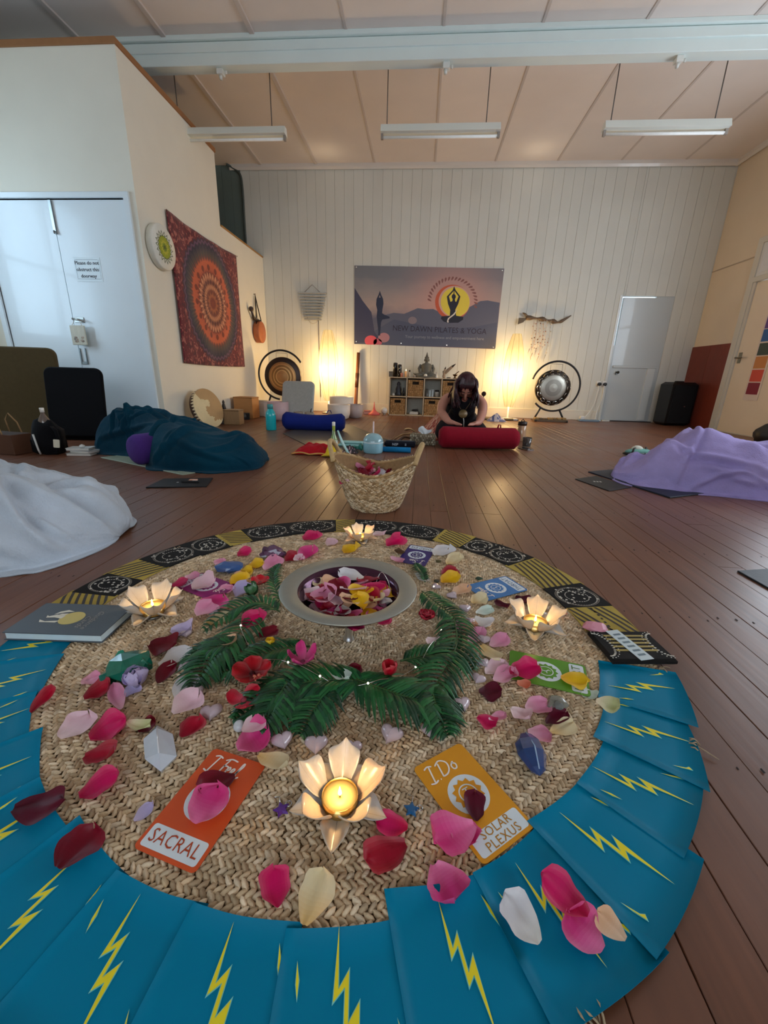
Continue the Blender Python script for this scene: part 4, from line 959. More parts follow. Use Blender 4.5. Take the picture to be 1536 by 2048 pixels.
# singing bowls, cups and bottles at the back left
def cbowl(label, x, y, r, h, col, z=0):
    t = thing('singing_bowl', label, 'bowl', (x, y, z)); k = C(max(0, int(255*col[0]**.45*.8)), max(0, int(255*col[1]**.45*.8)), max(0, int(255*col[2]**.45*.8)))
    M().lathe([(r*.55, 0), (r*.86, h*.12), (r*.98, h*.4), (r, h), (r*.95, h), (r*.92, h*.42), (r*.8, h*.17), (0, h*.12)], 32, col, cap=False).build('bowl_body', 'satin', t)
    M().lathe([(r*.5, 0), (r*.6, .008), (r*.5, .016)], 24, C(150, 140, 130)).build('ring_stand', 'matte', t); return t
cbowl('large frosted white singing bowl on the right of cream floor chair', -1.10, 5.72, .155, .20, C(218, 206, 196))
cbowl('smoky grey mauve singing bowl at the right end of the bowls', -.93, 6.02, .125, .19, C(170, 154, 150))
cbowl('tall frosted white singing bowl standing behind the other bowls below lamp', -1.16, 6.24, .18, .28, C(222, 212, 200))
cbowl('pale pink singing bowl beside the teal bottle', -1.83, 5.35, .135, .235, C(200, 170, 172))
for i, (px, lb) in enumerate(((597, 'grey mug on the floor behind blue bolster, the left one'), (619, 'grey mug with spoon behind blue bolster, the right one'))):
    p = wy(px, 832, 4.85); t = thing('mug', lb, 'mug', (p.x, 4.85, 0)); M().lathe([(.05, 0), (.056, .02), (.054, .16), (.048, .16), (.048, .03), (0, .02)], 20, C(150, 138, 124), cap=False).build('cup', 'satin', t)
    M().tube([(.052, 0, .13), (.085, 0, .12), (.085, 0, .06), (.054, 0, .05)], .007, C(150, 138, 124), 7).build('handle', 'satin', t)
    if i: M().tube([(0, 0, .03), (.02, 0, .19), (.03, 0, .2)], .005, C(70, 66, 62), 6).build('spoon', 'metal', t)
t = thing('water_bottle', 'turquoise metal water bottle standing by the blue bolster', 'bottle', (-1.578, 4.36, 0))
M().lathe([(.05, 0), (.054, .006), (.054, .155), (.048, .185), (.03, .215), (.028, .222)], 26, C(24, 178, 186)).build('bottle_body', 'gloss', t); M().lathe([(.03, .222), (.031, .262), (.026, .27)], 20, C(70, 150, 152)).build('cap', 'plastic', t)
# clutter along the side wall
def carton(label, p, sx, sy, sz, col, rz=0, lid=True, mat='matte'):
    t = thing('box', label, 'box', (p[0], p[1], p[2] if len(p) > 2 else 0), R(rz)); M().box(-sx/2, sx/2, -sy/2, sy/2, 0, sz, col, .004).build('box_body', mat, t)
    if lid: M().box(-sx/2-.003, sx/2+.003, -sy/2-.003, sy/2+.003, sz, sz+.014, tuple(c*.8 for c in col[:3])+(1,), .003).build('lid', mat, t)
    return t
carton('small pale wooden box on floor nearest the open boards', wy(468, 838, 4.75), .18, .16, .155, C(150, 118, 82), 4, mat='wood').location.z = 0
carton('orange brown cardboard box standing by the side wall corner', wy(494, 822, 5.5), .26, .2, .26, C(186, 132, 80), -4).location.z = 0
carton('dark wooden crate between cardboard box and drum', wy(462, 820, 5.7), .34, .25, .25, C(92, 70, 50), 0, False, 'wood').location.z = 0
carton('white box with print behind the turquoise bottle', wy(524, 825, 5.85), .16, .12, .2, C(214, 206, 192), 5).location.z = 0
carton('second white box behind the turquoise bottle, next to the pink bowl', wy(541, 822, 5.75), .14, .1, .2, C(220, 214, 206), -3).location.z = 0
t = carton('black tripod case on floor beside the orange brown box', wy(488, 830, 5.3), .14, .12, .08, C(30, 28, 28), 20, False); t.location.z = 0; M().ball((0, -.06, .045), .035, C(60, 60, 58), 12, 8).build('knob', 'plastic', t)
for i, (px, py, w, d, h, c, lb) in enumerate(((420, 838, .34, .3, .05, C(150, 152, 154), 'flat grey folder at the bottom of pile behind blue blanket'), (430, 838, .32, .26, .04, C(70, 66, 64), 'dark folder in the pile behind blue blanket'), (424, 838, .30, .24, .05, C(96, 84, 74), 'brown folded cloth on top of the pile behind blue blanket'))):
    p = wy(px, py, 4.7); carton(lb, (-2.33+.01*i, 4.87, .052*i), w, d, h, c, random.uniform(-10, 10), False)
t = thing('small_statuette', 'tiny dark statuette on the pile of folders by the wall', 'figurine', (-2.36, 4.93, .146)); M().lathe([(.02, 0), (.026, .02), (.018, .06), (.012, .075), (.016, .09), (.004, .115)], 12, C(50, 44, 40)).build('body', 'satin', t); M().lathe([(.03, 0), (.03, .006)], 12, C(60, 50, 44)).build('base', 'satin', t)
t = thing('blue_cloth', 'crumpled blue and white cloth behind the far end of blue blanket', 'cloth', (wy(385, 842, 4.1).x, 4.1, 0))
def cfn(u, v, w=.22, d=.13, h=.06, s=1.0): return ((u-.5)*w*2, (v-.5)*d*2, max(.002, h*math.sin(PI*u)*math.sin(PI*v)*(1+.8*noise.noise((u*5*s, v*5*s, s)))))
M().grid(lambda u, v: cfn(u, v), 22, 14, lambda u, v: C(70, 96, 132) if (noise.noise((u*4, v*4, 3)) < .1) else C(176, 188, 200)).build('fold', 'fabric', t)
M().box(-.06, .06, -.04, .05, 0, .03, C(120, 140, 166), .008).build('under_fold', 'fabric', t)

# pink salt lamp cones etc. left of the shelf
t = thing('pink_cone', 'pink red pointed ornament on a round base left of the shelf', 'ornament', (wy(748, 822, 6.6).x, 6.62, 0)); M().lathe([(.09, 0), (.092, .02), (.05, .045), (.024, .075), (.012, .12), (.004, .20)], 24, C(206, 96, 90)).build('cone', 'satin', t); M().lathe([(.095, 0), (.095, .008)], 24, C(176, 60, 64)).build('base', 'satin', t)
t = thing('pink_box', 'small pink box left of the pointed pink ornament', 'box', (wy(734, 822, 6.6).x, 6.64, 0)); M().box(-.05, .05, -.04, .04, 0, .05, C(196, 150, 140), .005).build('box_body', 'matte', t); M().box(-.052, .052, -.042, .042, .05, .062, C(176, 110, 106), .003).build('lid', 'matte', t)
t = thing('glass_sphere', 'clear glass sphere on a ring between pink ornament and shelf', 'sphere', (wy(768, 818, 6.62).x, 6.66, 0)); M().ball((0, 0, .068), .055, C(226, 226, 220), 20, 12).build('sphere', 'quartz', t); M().lathe([(.03, 0), (.034, .008), (.028, .018)], 18, C(150, 130, 110), cap=False).build('ring_stand', 'wood', t)
# mallet stand, scarf, bottles right
t = thing('mallet', 'tall gong mallet with dark round head standing behind the woman', 'mallet', (.94, 6.4, 0)); M().tube([(0, 0, .02), (0, .02, .35)], .009, C(90, 66, 46), 8).build('stick', 'wood', t); M().ball((0, .02, .375), .035, C(50, 40, 36), 14, 9).build('mallet_head', 'fabric', t); M().lathe([(.05, 0), (.05, .02), (.015, .025)], 18, C(60, 50, 44)).build('base', 'wood', t)
t = thing('scarf', 'crumpled blue grey and white scarf on the floor below right lamp', 'scarf', (1.135, 6.28, 0)); M().grid(lambda u, v: cfn(u, v, .14, .12, .085, .8), 30, 20, lambda u, v: C(96, 104, 146) if noise.noise((u*6, v*6, 8)) < .12 else C(206, 196, 196)).build('fold', 'fabric', t); M().box(-.08, .08, -.05, .05, .001, .03, C(84, 92, 132), .012).build('under_fold', 'fabric', t)
t = thing('flat_case', 'long flat olive cloth case on the floor behind the scarf', 'case', (1.25, 6.45, 0)); M().box(-.28, .24, -.05, .05, 0, .03, C(110, 100, 78), .012).build('case_body', 'fabric', t); M().box(.16, .22, -.052, .052, .004, .034, C(206, 200, 188), .006).build('end_flap', 'fabric', t)
t = thing('tea_flask', 'glass tea flask with a black lid behind the end of red bolster', 'bottle', (1.03, 4.25, 0)); M().lathe([(.042, 0), (.044, .01), (.044, .15), (.04, .155)], 22, C(206, 166, 130)).build('flask_body', 'quartz', t); M().lathe([(.036, .006), (.036, .05)], 18, C(120, 60, 40)).build('tea', 'satin', t); M().lathe([(.044, .155), (.044, .19), (.02, .196)], 20, C(44, 34, 30)).build('lid', 'plastic', t); M().tube([(-.02, 0, .19), (0, 0, .215), (.02, 0, .19)], .005, C(44, 34, 30), 6).build('carry_loop', 'plastic', t)
t = thing('drinking_glass', 'short glass of dark tea at the right end of red bolster', 'glass', (1.0, 3.88, 0)); M().lathe([(.036, 0), (.042, .085), (.039, .085), (.033, .006), (0, .006)], 20, C(206, 206, 200), cap=False).build('cup', 'glass', t); M().lathe([(.031, .008), (.035, .05)], 18, C(40, 28, 24)).build('tea', 'satin', t)
t = thing('phone', 'silver edged phone lying by the right end of the red bolster', 'phone', (.955, 3.72, 0), R(24)); M().prism(rounded(.075, .15, .012, 3), .0, .009, C(176, 172, 170), .002).build('case', 'bright_metal', t); M().prism(rounded(.068, .142, .01, 3), .009, .0095, C(30, 28, 30)).build('screen', 'gloss', t)

# sockets, leads and board by the back door
t = thing('power_socket', 'white double power socket low on the wall beside the back door', 'socket', (2.80, YB-.002, .565))
for x in (-.042, .042): M().prism(rounded(.062, .072, .012, 3), 0, .014, C(232, 230, 224), .003).xf(Matrix.Rotation(R(90), 4, 'X') @ T(x, 0, 0)).build('face_plate', 'plastic', t); M().lathe([(.024, 0), (.026, .03), (.018, .034)], 14, C(30, 30, 30), (x+.005, -.014, -.01), (0, -1, 0)).build('plug', 'plastic', t)
t = thing('power_lead', 'white power leads running down from the socket to floor', 'cable', (2.80, YB-.03, 0)); m = M(); m.tube(catmull([(-.045, -.01, .54), (-.06, -.05, .4), (-.10, -.06, .2), (-.22, -.10, .03), (-.26, -.14, .006)]), .006, C(214, 216, 214), 6); m.tube(catmull([(.035, -.01, .54), (.02, -.06, .36), (-.03, -.07, .12), (-.05, -.1, .008), (-.2, -.16, .006)]), .006, C(214, 216, 214), 6); m.build('lead', 'plastic', t)
t = thing('power_board', 'flat blue grey power board with white adapter beneath the socket', 'power board', (2.62, 6.74, 0)); M().box(-.15, .15, -.05, .05, 0, .03, C(120, 140, 156), .006).build('board', 'plastic', t); M().box(-.13, -.07, -.03, .03, .03, .08, C(224, 224, 220), .01).build('adapter', 'plastic', t)
t = thing('door_stop', 'small white object on the floor at the foot of back door', 'door stop', (2.93, 6.86, 0)); M().prism(rounded(.12, .05, .02, 4), 0, .02, C(214, 214, 208), .004).build('wedge', 'plastic', t); M().box(-.02, .02, -.01, .01, .02, .026, C(180, 180, 176)).build('grip', 'plastic', t)
# loudspeaker
sp = thing('loudspeaker', 'black loudspeaker standing on the floor in the far right corner', 'speaker', (3.78, 6.66, 0), R(10))
m = M(); m.prism([(-.2, -.14), (.2, -.14), (.16, .15), (-.16, .15)], 0, .615, C(14, 14, 16), .035); m.build('cabinet', 'plastic', sp)
m = M(); m.prism(rounded(.34, .54, .05, 5), 0, .012, C(8, 8, 10), .004).xf(T(0, -.14, .305) @ Matrix.Rotation(R(90), 4, 'X')); m.build('grille', 'matte', sp)
M().box(.03, .055, -.156, -.15, .27, .285, C(214, 216, 220), .002).build('badge', 'bright_metal', sp)
m = M(); m.box(-.06, .06, -.02, .02, .612, .63, C(20, 20, 22), .004); m.build('handle', 'plastic', sp)
# red brown panel on the right wall
t = thing('wood_panel', 'red brown plywood panel fixed low on the right wall beside the door', 'panel', (XR-.001, 6.545, 0))
M().box(-.02, 0, -.39, -.002, 0.003, 1.115, C(120, 50, 34), .002).build('board', 'wood', t); M().box(-.02, 0, .002, .41, 0.003, 1.115, C(112, 46, 32), .002).build('board', 'wood', t)
# chakra poster on the right-hand door
ps = thing('wall_poster', 'tall poster of coloured squares hung on the right wall door', 'poster', (XR+.003, 5.585, .84))
M().box(-.005, -.001, -.115, .12, -.42, .55, C(216, 198, 184), .0005).build('sheet', 'print', ps)
for z0, c in ((.40, C(90, 60, 130)), (.255, C(40, 90, 150)), (.10, C(60, 72, 66)), (-.05, C(196, 126, 66)), (-.20, C(206, 72, 52)), (-.35, C(128, 20, 48))):
    M().box(-.0065, -.005, -.09, .095, z0, z0+.137, c).build('colour_square', 'print', ps)
t = thing('dark_bag', 'dark bag at the right edge below the door', 'bag', (3.66, 4.62, 0)); M().ball((0, 0, .1), (.15, .14, .13), C(34, 28, 24), 18, 12, .2, 6).build('sack', 'leather', t); M().tube([(-.06, 0, .19), (0, 0, .27), (.06, 0, .19)], .012, C(40, 32, 28), 6).build('handle', 'leather', t)

# ------------------------------------------------------------------ people lying under blankets
def blanket(label, spine, hs, wl, wr, col, col2, seed, ncrease, nu=190, nv=130, hem=.035, creases=(), lumps=()):
    """cloth over a lying body: spine on the floor, height and half widths along it, creases pulled across it"""
    rr = random.Random(seed); base = Vector((spine[len(spine)//2][0], spine[len(spine)//2][1], 0)); t = thing('blanket', label, 'blanket', base)
    path = catmull([(x, y, 0) for x, y in spine], 12); seg = [0]
    for a, b in zip(path[:-1], path[1:]): seg.append(seg[-1]+(b-a).length)
    LN = seg[-1]; seg = np.array(seg)/LN; px_, py_ = np.array([p.x for p in path]), np.array([p.y for p in path])
    U, Vv = np.meshgrid(np.linspace(0, 1, nu), np.linspace(-1, 1, nv), indexing='ij')
    us = np.linspace(0, 1, len(hs)); f = lambda arr: np.interp(U, np.linspace(0, 1, 60), np.convolve(np.pad(np.interp(np.linspace(0, 1, 60), us, arr), 3, mode='edge'), np.ones(7)/7, 'valid'))
    endc = np.sqrt(np.clip(1-np.clip(1-U/.10, 0, 1)**2, 0, 1))*np.sqrt(np.clip(1-np.clip(1-(1-U)/.06, 0, 1)**2, 0, 1)); endc = .02+.98*endc
    H, A, B = f(hs)*endc, f(wl)*(.25+.75*endc), f(wr)*(.25+.75*endc)
    cx_, cy_ = np.interp(U, seg, px_), np.interp(U, seg, py_); e = 1e-2
    tx_, ty_ = np.interp(np.clip(U+e, 0, 1), seg, px_)-np.interp(np.clip(U-e, 0, 1), seg, px_), np.interp(np.clip(U+e, 0, 1), seg, py_)-np.interp(np.clip(U-e, 0, 1), seg, py_)
    ln = np.hypot(tx_, ty_); tx_, ty_ = tx_/ln, ty_/ln
    ph = (np.clip(np.abs(Vv)/.90, 0, 1))*PI/2; w = np.where(Vv < 0, A, B); off = np.sign(Vv)*w*np.sin(ph)**.85; Z = H*np.cos(ph)**.75+.006
    hemk = np.clip((np.abs(Vv)-.90)/.10, 0, 1); wav = np.array([[noise.noise((u*9, v*2, seed)) for v in (-1, 1)] for u in np.linspace(0, 1, nu)])
    off = off+np.sign(Vv)*hemk*(hem+.05*np.where(Vv < 0, wav[:, :1], wav[:, 1:]))
    X, Y = cx_-ty_*off, cy_+tx_*off
    for (lx, ly, lr, lh) in lumps: Z = Z+lh*np.exp(-((X-lx)**2+(Y-ly)**2)/lr**2)*(1-hemk)
    P = np.stack([X, Y, Z], -1)
    def normals(P):
        du, dv = np.gradient(P, axis=0), np.gradient(P, axis=1); n = np.cross(du, dv); n /= np.linalg.norm(n, axis=-1, keepdims=True)+1e-9; return np.where(n[..., 2:3] < 0, -n, n)
    nrm = normals(P); s_, t_ = U*LN, Vv*(w+H)*.8; D = np.zeros_like(s_)
    cl = list(creases)
    for k in range(ncrease):
        u0, v0 = rr.uniform(0, 1)*LN, rr.uniform(-.5, .5); a = rr.choice([rr.uniform(-.5, .5), rr.uniform(.9, 2.2)]); l = rr.uniform(.18, .55); cl.append((u0, v0, u0+l*math.cos(a), v0+l*math.sin(a), rr.uniform(.008, .021), rr.uniform(.010, .022)))
    for (u0, v0, u1, v1, am, wd) in cl:
        dx, dy = u1-u0, v1-v0; L2 = dx*dx+dy*dy; k = ((s_-u0)*dx+(t_-v0)*dy)/L2; kc = np.clip(k, 0, 1); bow = .06*math.sin(u0*40+v0*31)*np.sin(PI*kc)*math.sqrt(L2)*2
        dist = ((s_-u0)*dy-(t_-v0)*dx)/math.sqrt(L2)+bow; along = np.where((k < 0) | (k > 1), np.exp(-((k-kc)*math.sqrt(L2)/.04)**2), 1)*np.sin(PI*np.clip(.12+.76*kc, 0, 1))
        D += along*am*(np.exp(-(dist/wd)**2)-.65*np.exp(-((dist-1.5*wd)/(wd*.9))**2))
    nz = np.array([[noise.noise((u*LN*9, v*5, seed+3))*.006+noise.noise((u*LN*24, v*13, seed))*.0022 for v in np.linspace(-1, 1, nv)] for u in np.linspace(0, 1, nu)])
    D = np.clip(D, -.024, .036); D = D*np.clip(Z/.07, .15, 1)+nz*np.clip(Z/.05, 0, 1); P = P+nrm*D[..., None]; P[..., 2] = np.maximum(P[..., 2], .005); P = P-np.array(base)
    Vx = P.reshape(-1, 3); idx = np.arange(nu*nv).reshape(nu, nv); F = np.stack([idx[:-1, :-1], idx[1:, :-1], idx[1:, 1:], idx[:-1, 1:]], -1).reshape(-1, 4)
    k = np.array([noise.noise(Vector(p)*4)*.5+.5 for p in Vx[F[:, 0]]])[:, None]; cols = np.array(col)*(1-k)+np.array(col2)*k
    o = link('cloth', npmesh('cloth', Vx, F, cols, True), 'fleece', t); so = o.modifiers.new('thickness', 'SOLIDIFY'); so.thickness = .006; so.offset = -1
    return t
blanket('deep teal blue blanket draped over a person lying on a pale green mat', [(-2.36, 2.86), (-2.1, 2.82), (-1.7, 2.74), (-1.3, 2.66), (-1.02, 2.70)], [.17, .26, .30, .305, .30, .28, .24, .21, .185, .145, .075], [.08, .09, .10, .10, .15, .25, .34, .36, .32, .28, .20], [.26, .28, .30, .30, .30, .28, .26, .24, .22, .2, .16], C(8, 62, 82), C(3, 42, 60), 3, 48, lumps=((-1.45, 2.48, .10, .05), (-1.14, 2.60, .09, .06), (-2.0, 2.75, .12, .03), (-1.75, 2.72, .09, -.03)))
blanket('lavender fleece blanket draped over a person lying on a navy mat', [(1.30, 2.80), (1.5, 2.70), (1.9, 2.66), (2.4, 2.70), (2.85, 2.75)], [.07, .12, .27, .315, .27, .235, .235, .25, .26, .27, .28], [.15, .26, .31, .33, .36, .40, .40, .40, .40, .4, .4], [.14, .2, .24, .28, .3, .3, .3, .3, .3, .3, .3], C(178, 164, 216), C(156, 144, 202), 7, 55, lumps=((1.44, 2.50, .085, .12), (1.39, 2.82, .06, .06), (1.66, 2.58, .11, .05), (2.05, 2.48, .11, .07), (1.85, 2.42, .06, .04)))
blanket('pale blue white fleece blanket over a person lying at the left edge', [(-1.06, 1.33), (-1.2, 1.30), (-1.5, 1.26), (-1.9, 1.24), (-2.3, 1.22)], [.08, .15, .19, .22, .245, .26, .27, .28, .28, .28, .28], [.16, .22, .24, .26, .28, .3, .3, .3, .3, .3, .3], [.14, .30, .33, .35, .36, .37, .37, .37, .37, .37, .37], C(196, 208, 222), C(176, 186, 194), 12, 44, lumps=((-1.30, 1.10, .09, .05), (-1.55, 1.12, .12, .05), (-1.18, 1.36, .07, .05)), creases=((.02, -.02, .6, .16, .05, .024), (.02, .06, .5, .02, .045, .02), (.1, .22, .55, .10, .045, .02), (.12, .34, .6, .26, .04, .018), (.02, -.12, .6, -.2, .03, .022), (.2, .40, .5, .33, .035, .014)))
# knitted hat / sandal beside the lavender blanket
ht = thing('slip_on_shoe', 'pale green and black sandal lying beside the lavender blanket', 'shoe', (gr(1275, 912).x, gr(1275, 912).y, 0), R(10))
M().ball((0, 0, .022), (.14, .05, .022), C(16, 22, 24), 20, 8).build('sole', 'plastic', ht); M().ball((.0, 0, .035), (.12, .044, .03), C(110, 160, 150), 18, 10).build('insole', 'fabric', ht)
M().ball((-.01, .01, .055), (.05, .034, .032), C(206, 206, 190), 14, 9).build('heel_pad', 'fabric', ht)
M().tube([(-.09, -.045, .02), (-.06, -.02, .065), (.0, .02, .075), (.06, .045, .03)], .008, C(14, 16, 18), 7, flat=.6).build('strap', 'leather', ht); M().tube([(.02, -.048, .02), (.06, 0, .072), (.11, .03, .02)], .008, C(14, 16, 18), 7, flat=.6).build('strap', 'leather', ht)

# ------------------------------------------------------------------ the kneeling woman
SK, SKD = C(190, 132, 112), C(168, 104, 88)
wm = thing('person', 'woman with long dark hair in a black vest kneeling, bowed over the red bolster', 'person', (.40, 3.98, 0))
def skinned(chains, root, name, mat, col, parent, lev=2):
    """chains: lists of (x, y, z, r); equal points are joined; grown into one surface by the Skin modifier"""
    vs, es, rs, key = [], [], [], {}
    for ch in chains:
        prev = None
        for p in ch:
            k = tuple(round(a, 4) for a in p[:3])
            if k not in key: key[k] = len(vs); vs.append(p[:3]); rs.append(p[3])
            i = key[k]
            if prev is not None and prev != i: es.append((prev, i))
            prev = i
    me = bpy.data.meshes.new(name); me.from_pydata(vs, es, []); o = bpy.data.objects.new(name, me); COL.objects.link(o)
    sk = o.modifiers.new('skin', 'SKIN'); sk.use_smooth_shade = True; sk.branch_smoothing = .6
    for i, r_ in enumerate(rs):
        rr_ = r_ if isinstance(r_, tuple) else (r_, r_); me.skin_vertices[0].data[i].radius = rr_; me.skin_vertices[0].data[i].use_root = False
    me.skin_vertices[0].data[root].use_root = True
    su = o.modifiers.new('sub', 'SUBSURF'); su.levels = lev; su.render_levels = lev
    d = bpy.context.evaluated_depsgraph_get(); d.update(); m2 = bpy.data.meshes.new_from_object(o.evaluated_get(d)); bpy.data.objects.remove(o)
    m2.name = name; at = m2.color_attributes.new('col', 'FLOAT_COLOR', 'CORNER'); at.data.foreach_set('color', np.tile(np.array(col, np.float32), len(m2.loops)))
    m2.polygons.foreach_set('use_smooth', [True]*len(m2.polygons)); m2.materials.clear(); return link(name, m2, mat, parent)
# spine leans forward (towards -Y); the seat is on the heels behind
pel, wai, che, nek = (.0, .34, .20, .14), (.0, .25, .30, .115), (.0, .10, .405, .118), (.0, -.03, .462, .055)
head0, head1 = (.0, -.075, .50, .062), (.0, -.135, .512, .074)
ch = [[pel, wai, che, nek, head0, head1]]
for sx in (-1, 1):
    sh, el, wr = (sx*.155, .04, .425, .058), (sx*.20, -.06, .285, .043), (sx*.135, -.235, .215, .030)
    if sx > 0: el = (sx*.175, -.06, .28, .043); wr = (.13, -.235, .215, .030)
    ch.append([che, sh, (sx*.185, -.0, .36, .05), el, ((el[0]+wr[0])/2, (el[1]+wr[1])/2, (el[2]+wr[2])/2-.004, .040), wr, (wr[0]-sx*.035, wr[1]-.045, .2085, .026)])
    ch.append([pel, (sx*.10, .24, .15, .10), (sx*.14, -.02, .105, .085), (sx*.15, -.14, .075, .068), (sx*.13, .10, .05, .052), (sx*.11, .36, .045, .036), (sx*.10, .44, .04, .028)])
    hx, hy = wr[0]-sx*.035, wr[1]-.045
    for k in range(4):
        a = R(90*(-1)+sx*(38-14*k)*-1); L_ = (.030, .036, .034, .026)[k]; bx = hx-sx*.004+sx*(.012-.0095*k)*-1; by = hy-.016
        dx, dy = -sx*math.sin(R(40+6*k)), -math.cos(R(40+6*k))
        ch.append([(hx, hy, .2085, .026), (bx+dx*.022, by+dy*.022+.004, .2095, .0105), (bx+dx*(.022+L_), by+dy*(.022+L_), .2085-.002*k, .0092), (bx+dx*(.03+L_*1.7), by+dy*(.03+L_*1.7), .2015, .008)])
    ch.append([(hx, hy, .2085, .026), (hx-sx*.030, hy+.012, .208, .0115), (hx-sx*.055, hy-.008, .2035, .0095)])
body = skinned(ch, 0, 'body', 'skin', SK, wm)
# face: brow, nose, mouth, chin on the lowered head (looking down and forward)
FH = T(0, -.128, .505) @ Matrix.Rotation(R(52), 4, 'X')
m = M(); m.ball((0, 0, 0), (.070, .082, .098), SK, 22, 14)
m.tube([(0, -.080, .018), (0, -.094, -.008), (0, -.102, -.024), (0, -.085, -.034)], [.008, .011, .015, .008], SK, 10)
m.ball((0, -.070, -.078), (.026, .022, .022), SK, 12, 8)
m.tube([(-.024, -.078, -.052), (0, -.087, -.051), (.024, -.078, -.052)], .006, C(150, 70, 70), 8); m.tube([(-.02, -.078, -.060), (0, -.086, -.061), (.02, -.078, -.060)], .006, C(156, 76, 74), 8)
for sx in (-1, 1):
    m.ball((sx*.028, -.070, .016), (.015, .010, .007), SKD, 10, 6); m.tube([(sx*.014, -.081, .010), (sx*.028, -.080, .006), (sx*.042, -.07, .010)], .003, C(40, 24, 22), 5)
    m.tube([(sx*.012, -.080, .036), (sx*.03, -.079, .042), (sx*.048, -.066, .036)], .0035, C(50, 26, 24), 5)
    m.ball((sx*.072, .0, 0), (.010, .018, .030), SK, 8, 8)
m.xf(FH); m.build('face', 'skin', wm)
# hair: a cap from a middle parting, curtains of strands hanging to both sides and forward
HR, HR2 = C(58, 18, 26), C(34, 14, 18)
m = M()
def capfn(u, v):
    a = 2*PI*u; b = PI*(.5-.62*v); k = 1+.03*math.sin(a*14)
    return (.088*k*math.cos(a)*math.cos(b), .098*k*math.sin(a)*math.cos(b)+.006, .108*math.sin(b)+.012)
m.grid(capfn, 48, 16, HR, True, True); m.xf(T(0, -.125, .522) @ Matrix.Rotation(R(30), 4, 'X'))
rr = random.Random(5)
for k in range(150):
    sx = -1 if k % 2 else 1; u = rr.random()
    x0 = sx*rr.uniform(.008, .05); y0 = -.125+rr.uniform(-.07, .07); z0 = .60+rr.uniform(-.02, .02)-abs(x0)*.5
    fwd = rr.uniform(-.02, .09) if u < .75 else rr.uniform(-.12, -.02)
    x1 = sx*(.085+rr.uniform(-.008, .014)); y1 = y0-fwd*.3; z1 = .515+rr.uniform(-.02, .02)
    xe = sx*rr.uniform(.045, .115) if u < .9 else sx*rr.uniform(.10, .16); ye = -.20-rr.uniform(-.06, .06) if u < .85 else .02; ze = rr.uniform(.33, .42)
    pts = catmull([(x0, y0, z0), (x1*.86, (y0+y1)/2, z0-.035), (x1, y1, z1), ((x1+xe)/2+sx*.008, (y1+ye)/2, (z1+ze)/2), (xe, ye, ze)], 4)
    m.tube(pts, [.010]*2+[.012]*8+[.011-.0012*i for i in range(len(pts)-10)], HR if rr.random() < .6 else HR2, 5, flat=.7)
for k in range(26):      # fringe falling over the brow
    x0 = -.06+.12*k/25; m.tube(catmull([(x0*.4, -.15, .612), (x0*.8, -.205, .585), (x0, -.222, .535), (x0*1.02, -.222, .50+.006*math.sin(k*2.1))], 4), [.010]*9+[.008, .006, .005, .003], HR if k % 3 else HR2, 5, flat=.7)
m.build('hair', 'hair', wm)
# black vest over the trunk
BK = C(22, 18, 22)
m = M()
def vest(u, v):
    a = 2*PI*u; k = 1+.03*math.sin(3*a+v*7)
    P = [(0, .33, .17, .165, .12), (0, .28, .26, .15, .115), (0, .2, .33, .142, .112), (0, .11, .395, .150, .112), (0, .04, .435, .118, .09), (0, .0, .45, .085, .07)]
    f = v*(len(P)-1); i = min(int(f), len(P)-2); t_ = f-i; p = [P[i][j]*(1-t_)+P[i+1][j]*t_ for j in range(5)]
    return (p[0]+p[3]*k*math.cos(a), p[1]+p[4]*k*math.sin(a)*.75, p[2]+p[4]*k*math.sin(a)*.72)
m.grid(vest, 40, 22, BK, True, True)
m.ball((0, -.03, .33), (.112, .07, .10), BK, 20, 12); m.ball((-.055, -.06, .34), (.058, .05, .055), BK, 14, 9); m.ball((.055, -.06, .34), (.058, .05, .055), BK, 14, 9); m.ball((0, .06, .24), (.13, .12, .11), BK, 18, 10)
for sx in (-1, 1): m.tube([(sx*.085, -.08, .40), (sx*.10, -.02, .465), (sx*.10, .08, .47), (sx*.09, .15, .42)], .018, BK, 8, flat=.5)
m.build('vest', 'fabric', wm)
# patterned skirt spread to the left, dark trousers over the thighs
m = M()
def skirt(u, v):
    a = R(120+170*u); r_ = .10+.24*v; return (-.13+r_*math.cos(a)*.9, .13+.9*r_*math.sin(a)*1.0, max(.008, .25*(1-v)**1.1+.02*math.sin(u*26)*v+.012))
m.grid(skirt, 46, 14, lambda u, v: random.choice([C(170, 92, 76), C(196, 130, 104), C(150, 70, 62), C(206, 160, 136)]), True); m.build('skirt', 'fabric', wm)
m = M()
for sx in (-1, 1): m.tube([(sx*.08, .30, .17), (sx*.12, .1, .135), (sx*.15, -.10, .10), (sx*.15, -.17, .075)], [.12, .105, .095, .07], C(30, 24, 28), 14)
m.build('trousers', 'fabric', wm)
nl = thing('pendant_necklace', 'pale round pendant hanging from the neck of the kneeling woman', 'necklace', (.39, 3.80, .28)); m = M(); m.lathe([(.0, .004, C(90, 70, 50)), (.014, .004, C(214, 196, 140)), (.026, .003, C(228, 214, 170)), (.036, .008, C(120, 96, 60)), (.038, .012, C(120, 96, 60)), (.0, .014, C(120, 96, 60))], 24, C(214, 196, 140), (0, 0, 0), (0, -1, .25)); m.build('pendant', 'satin', nl)
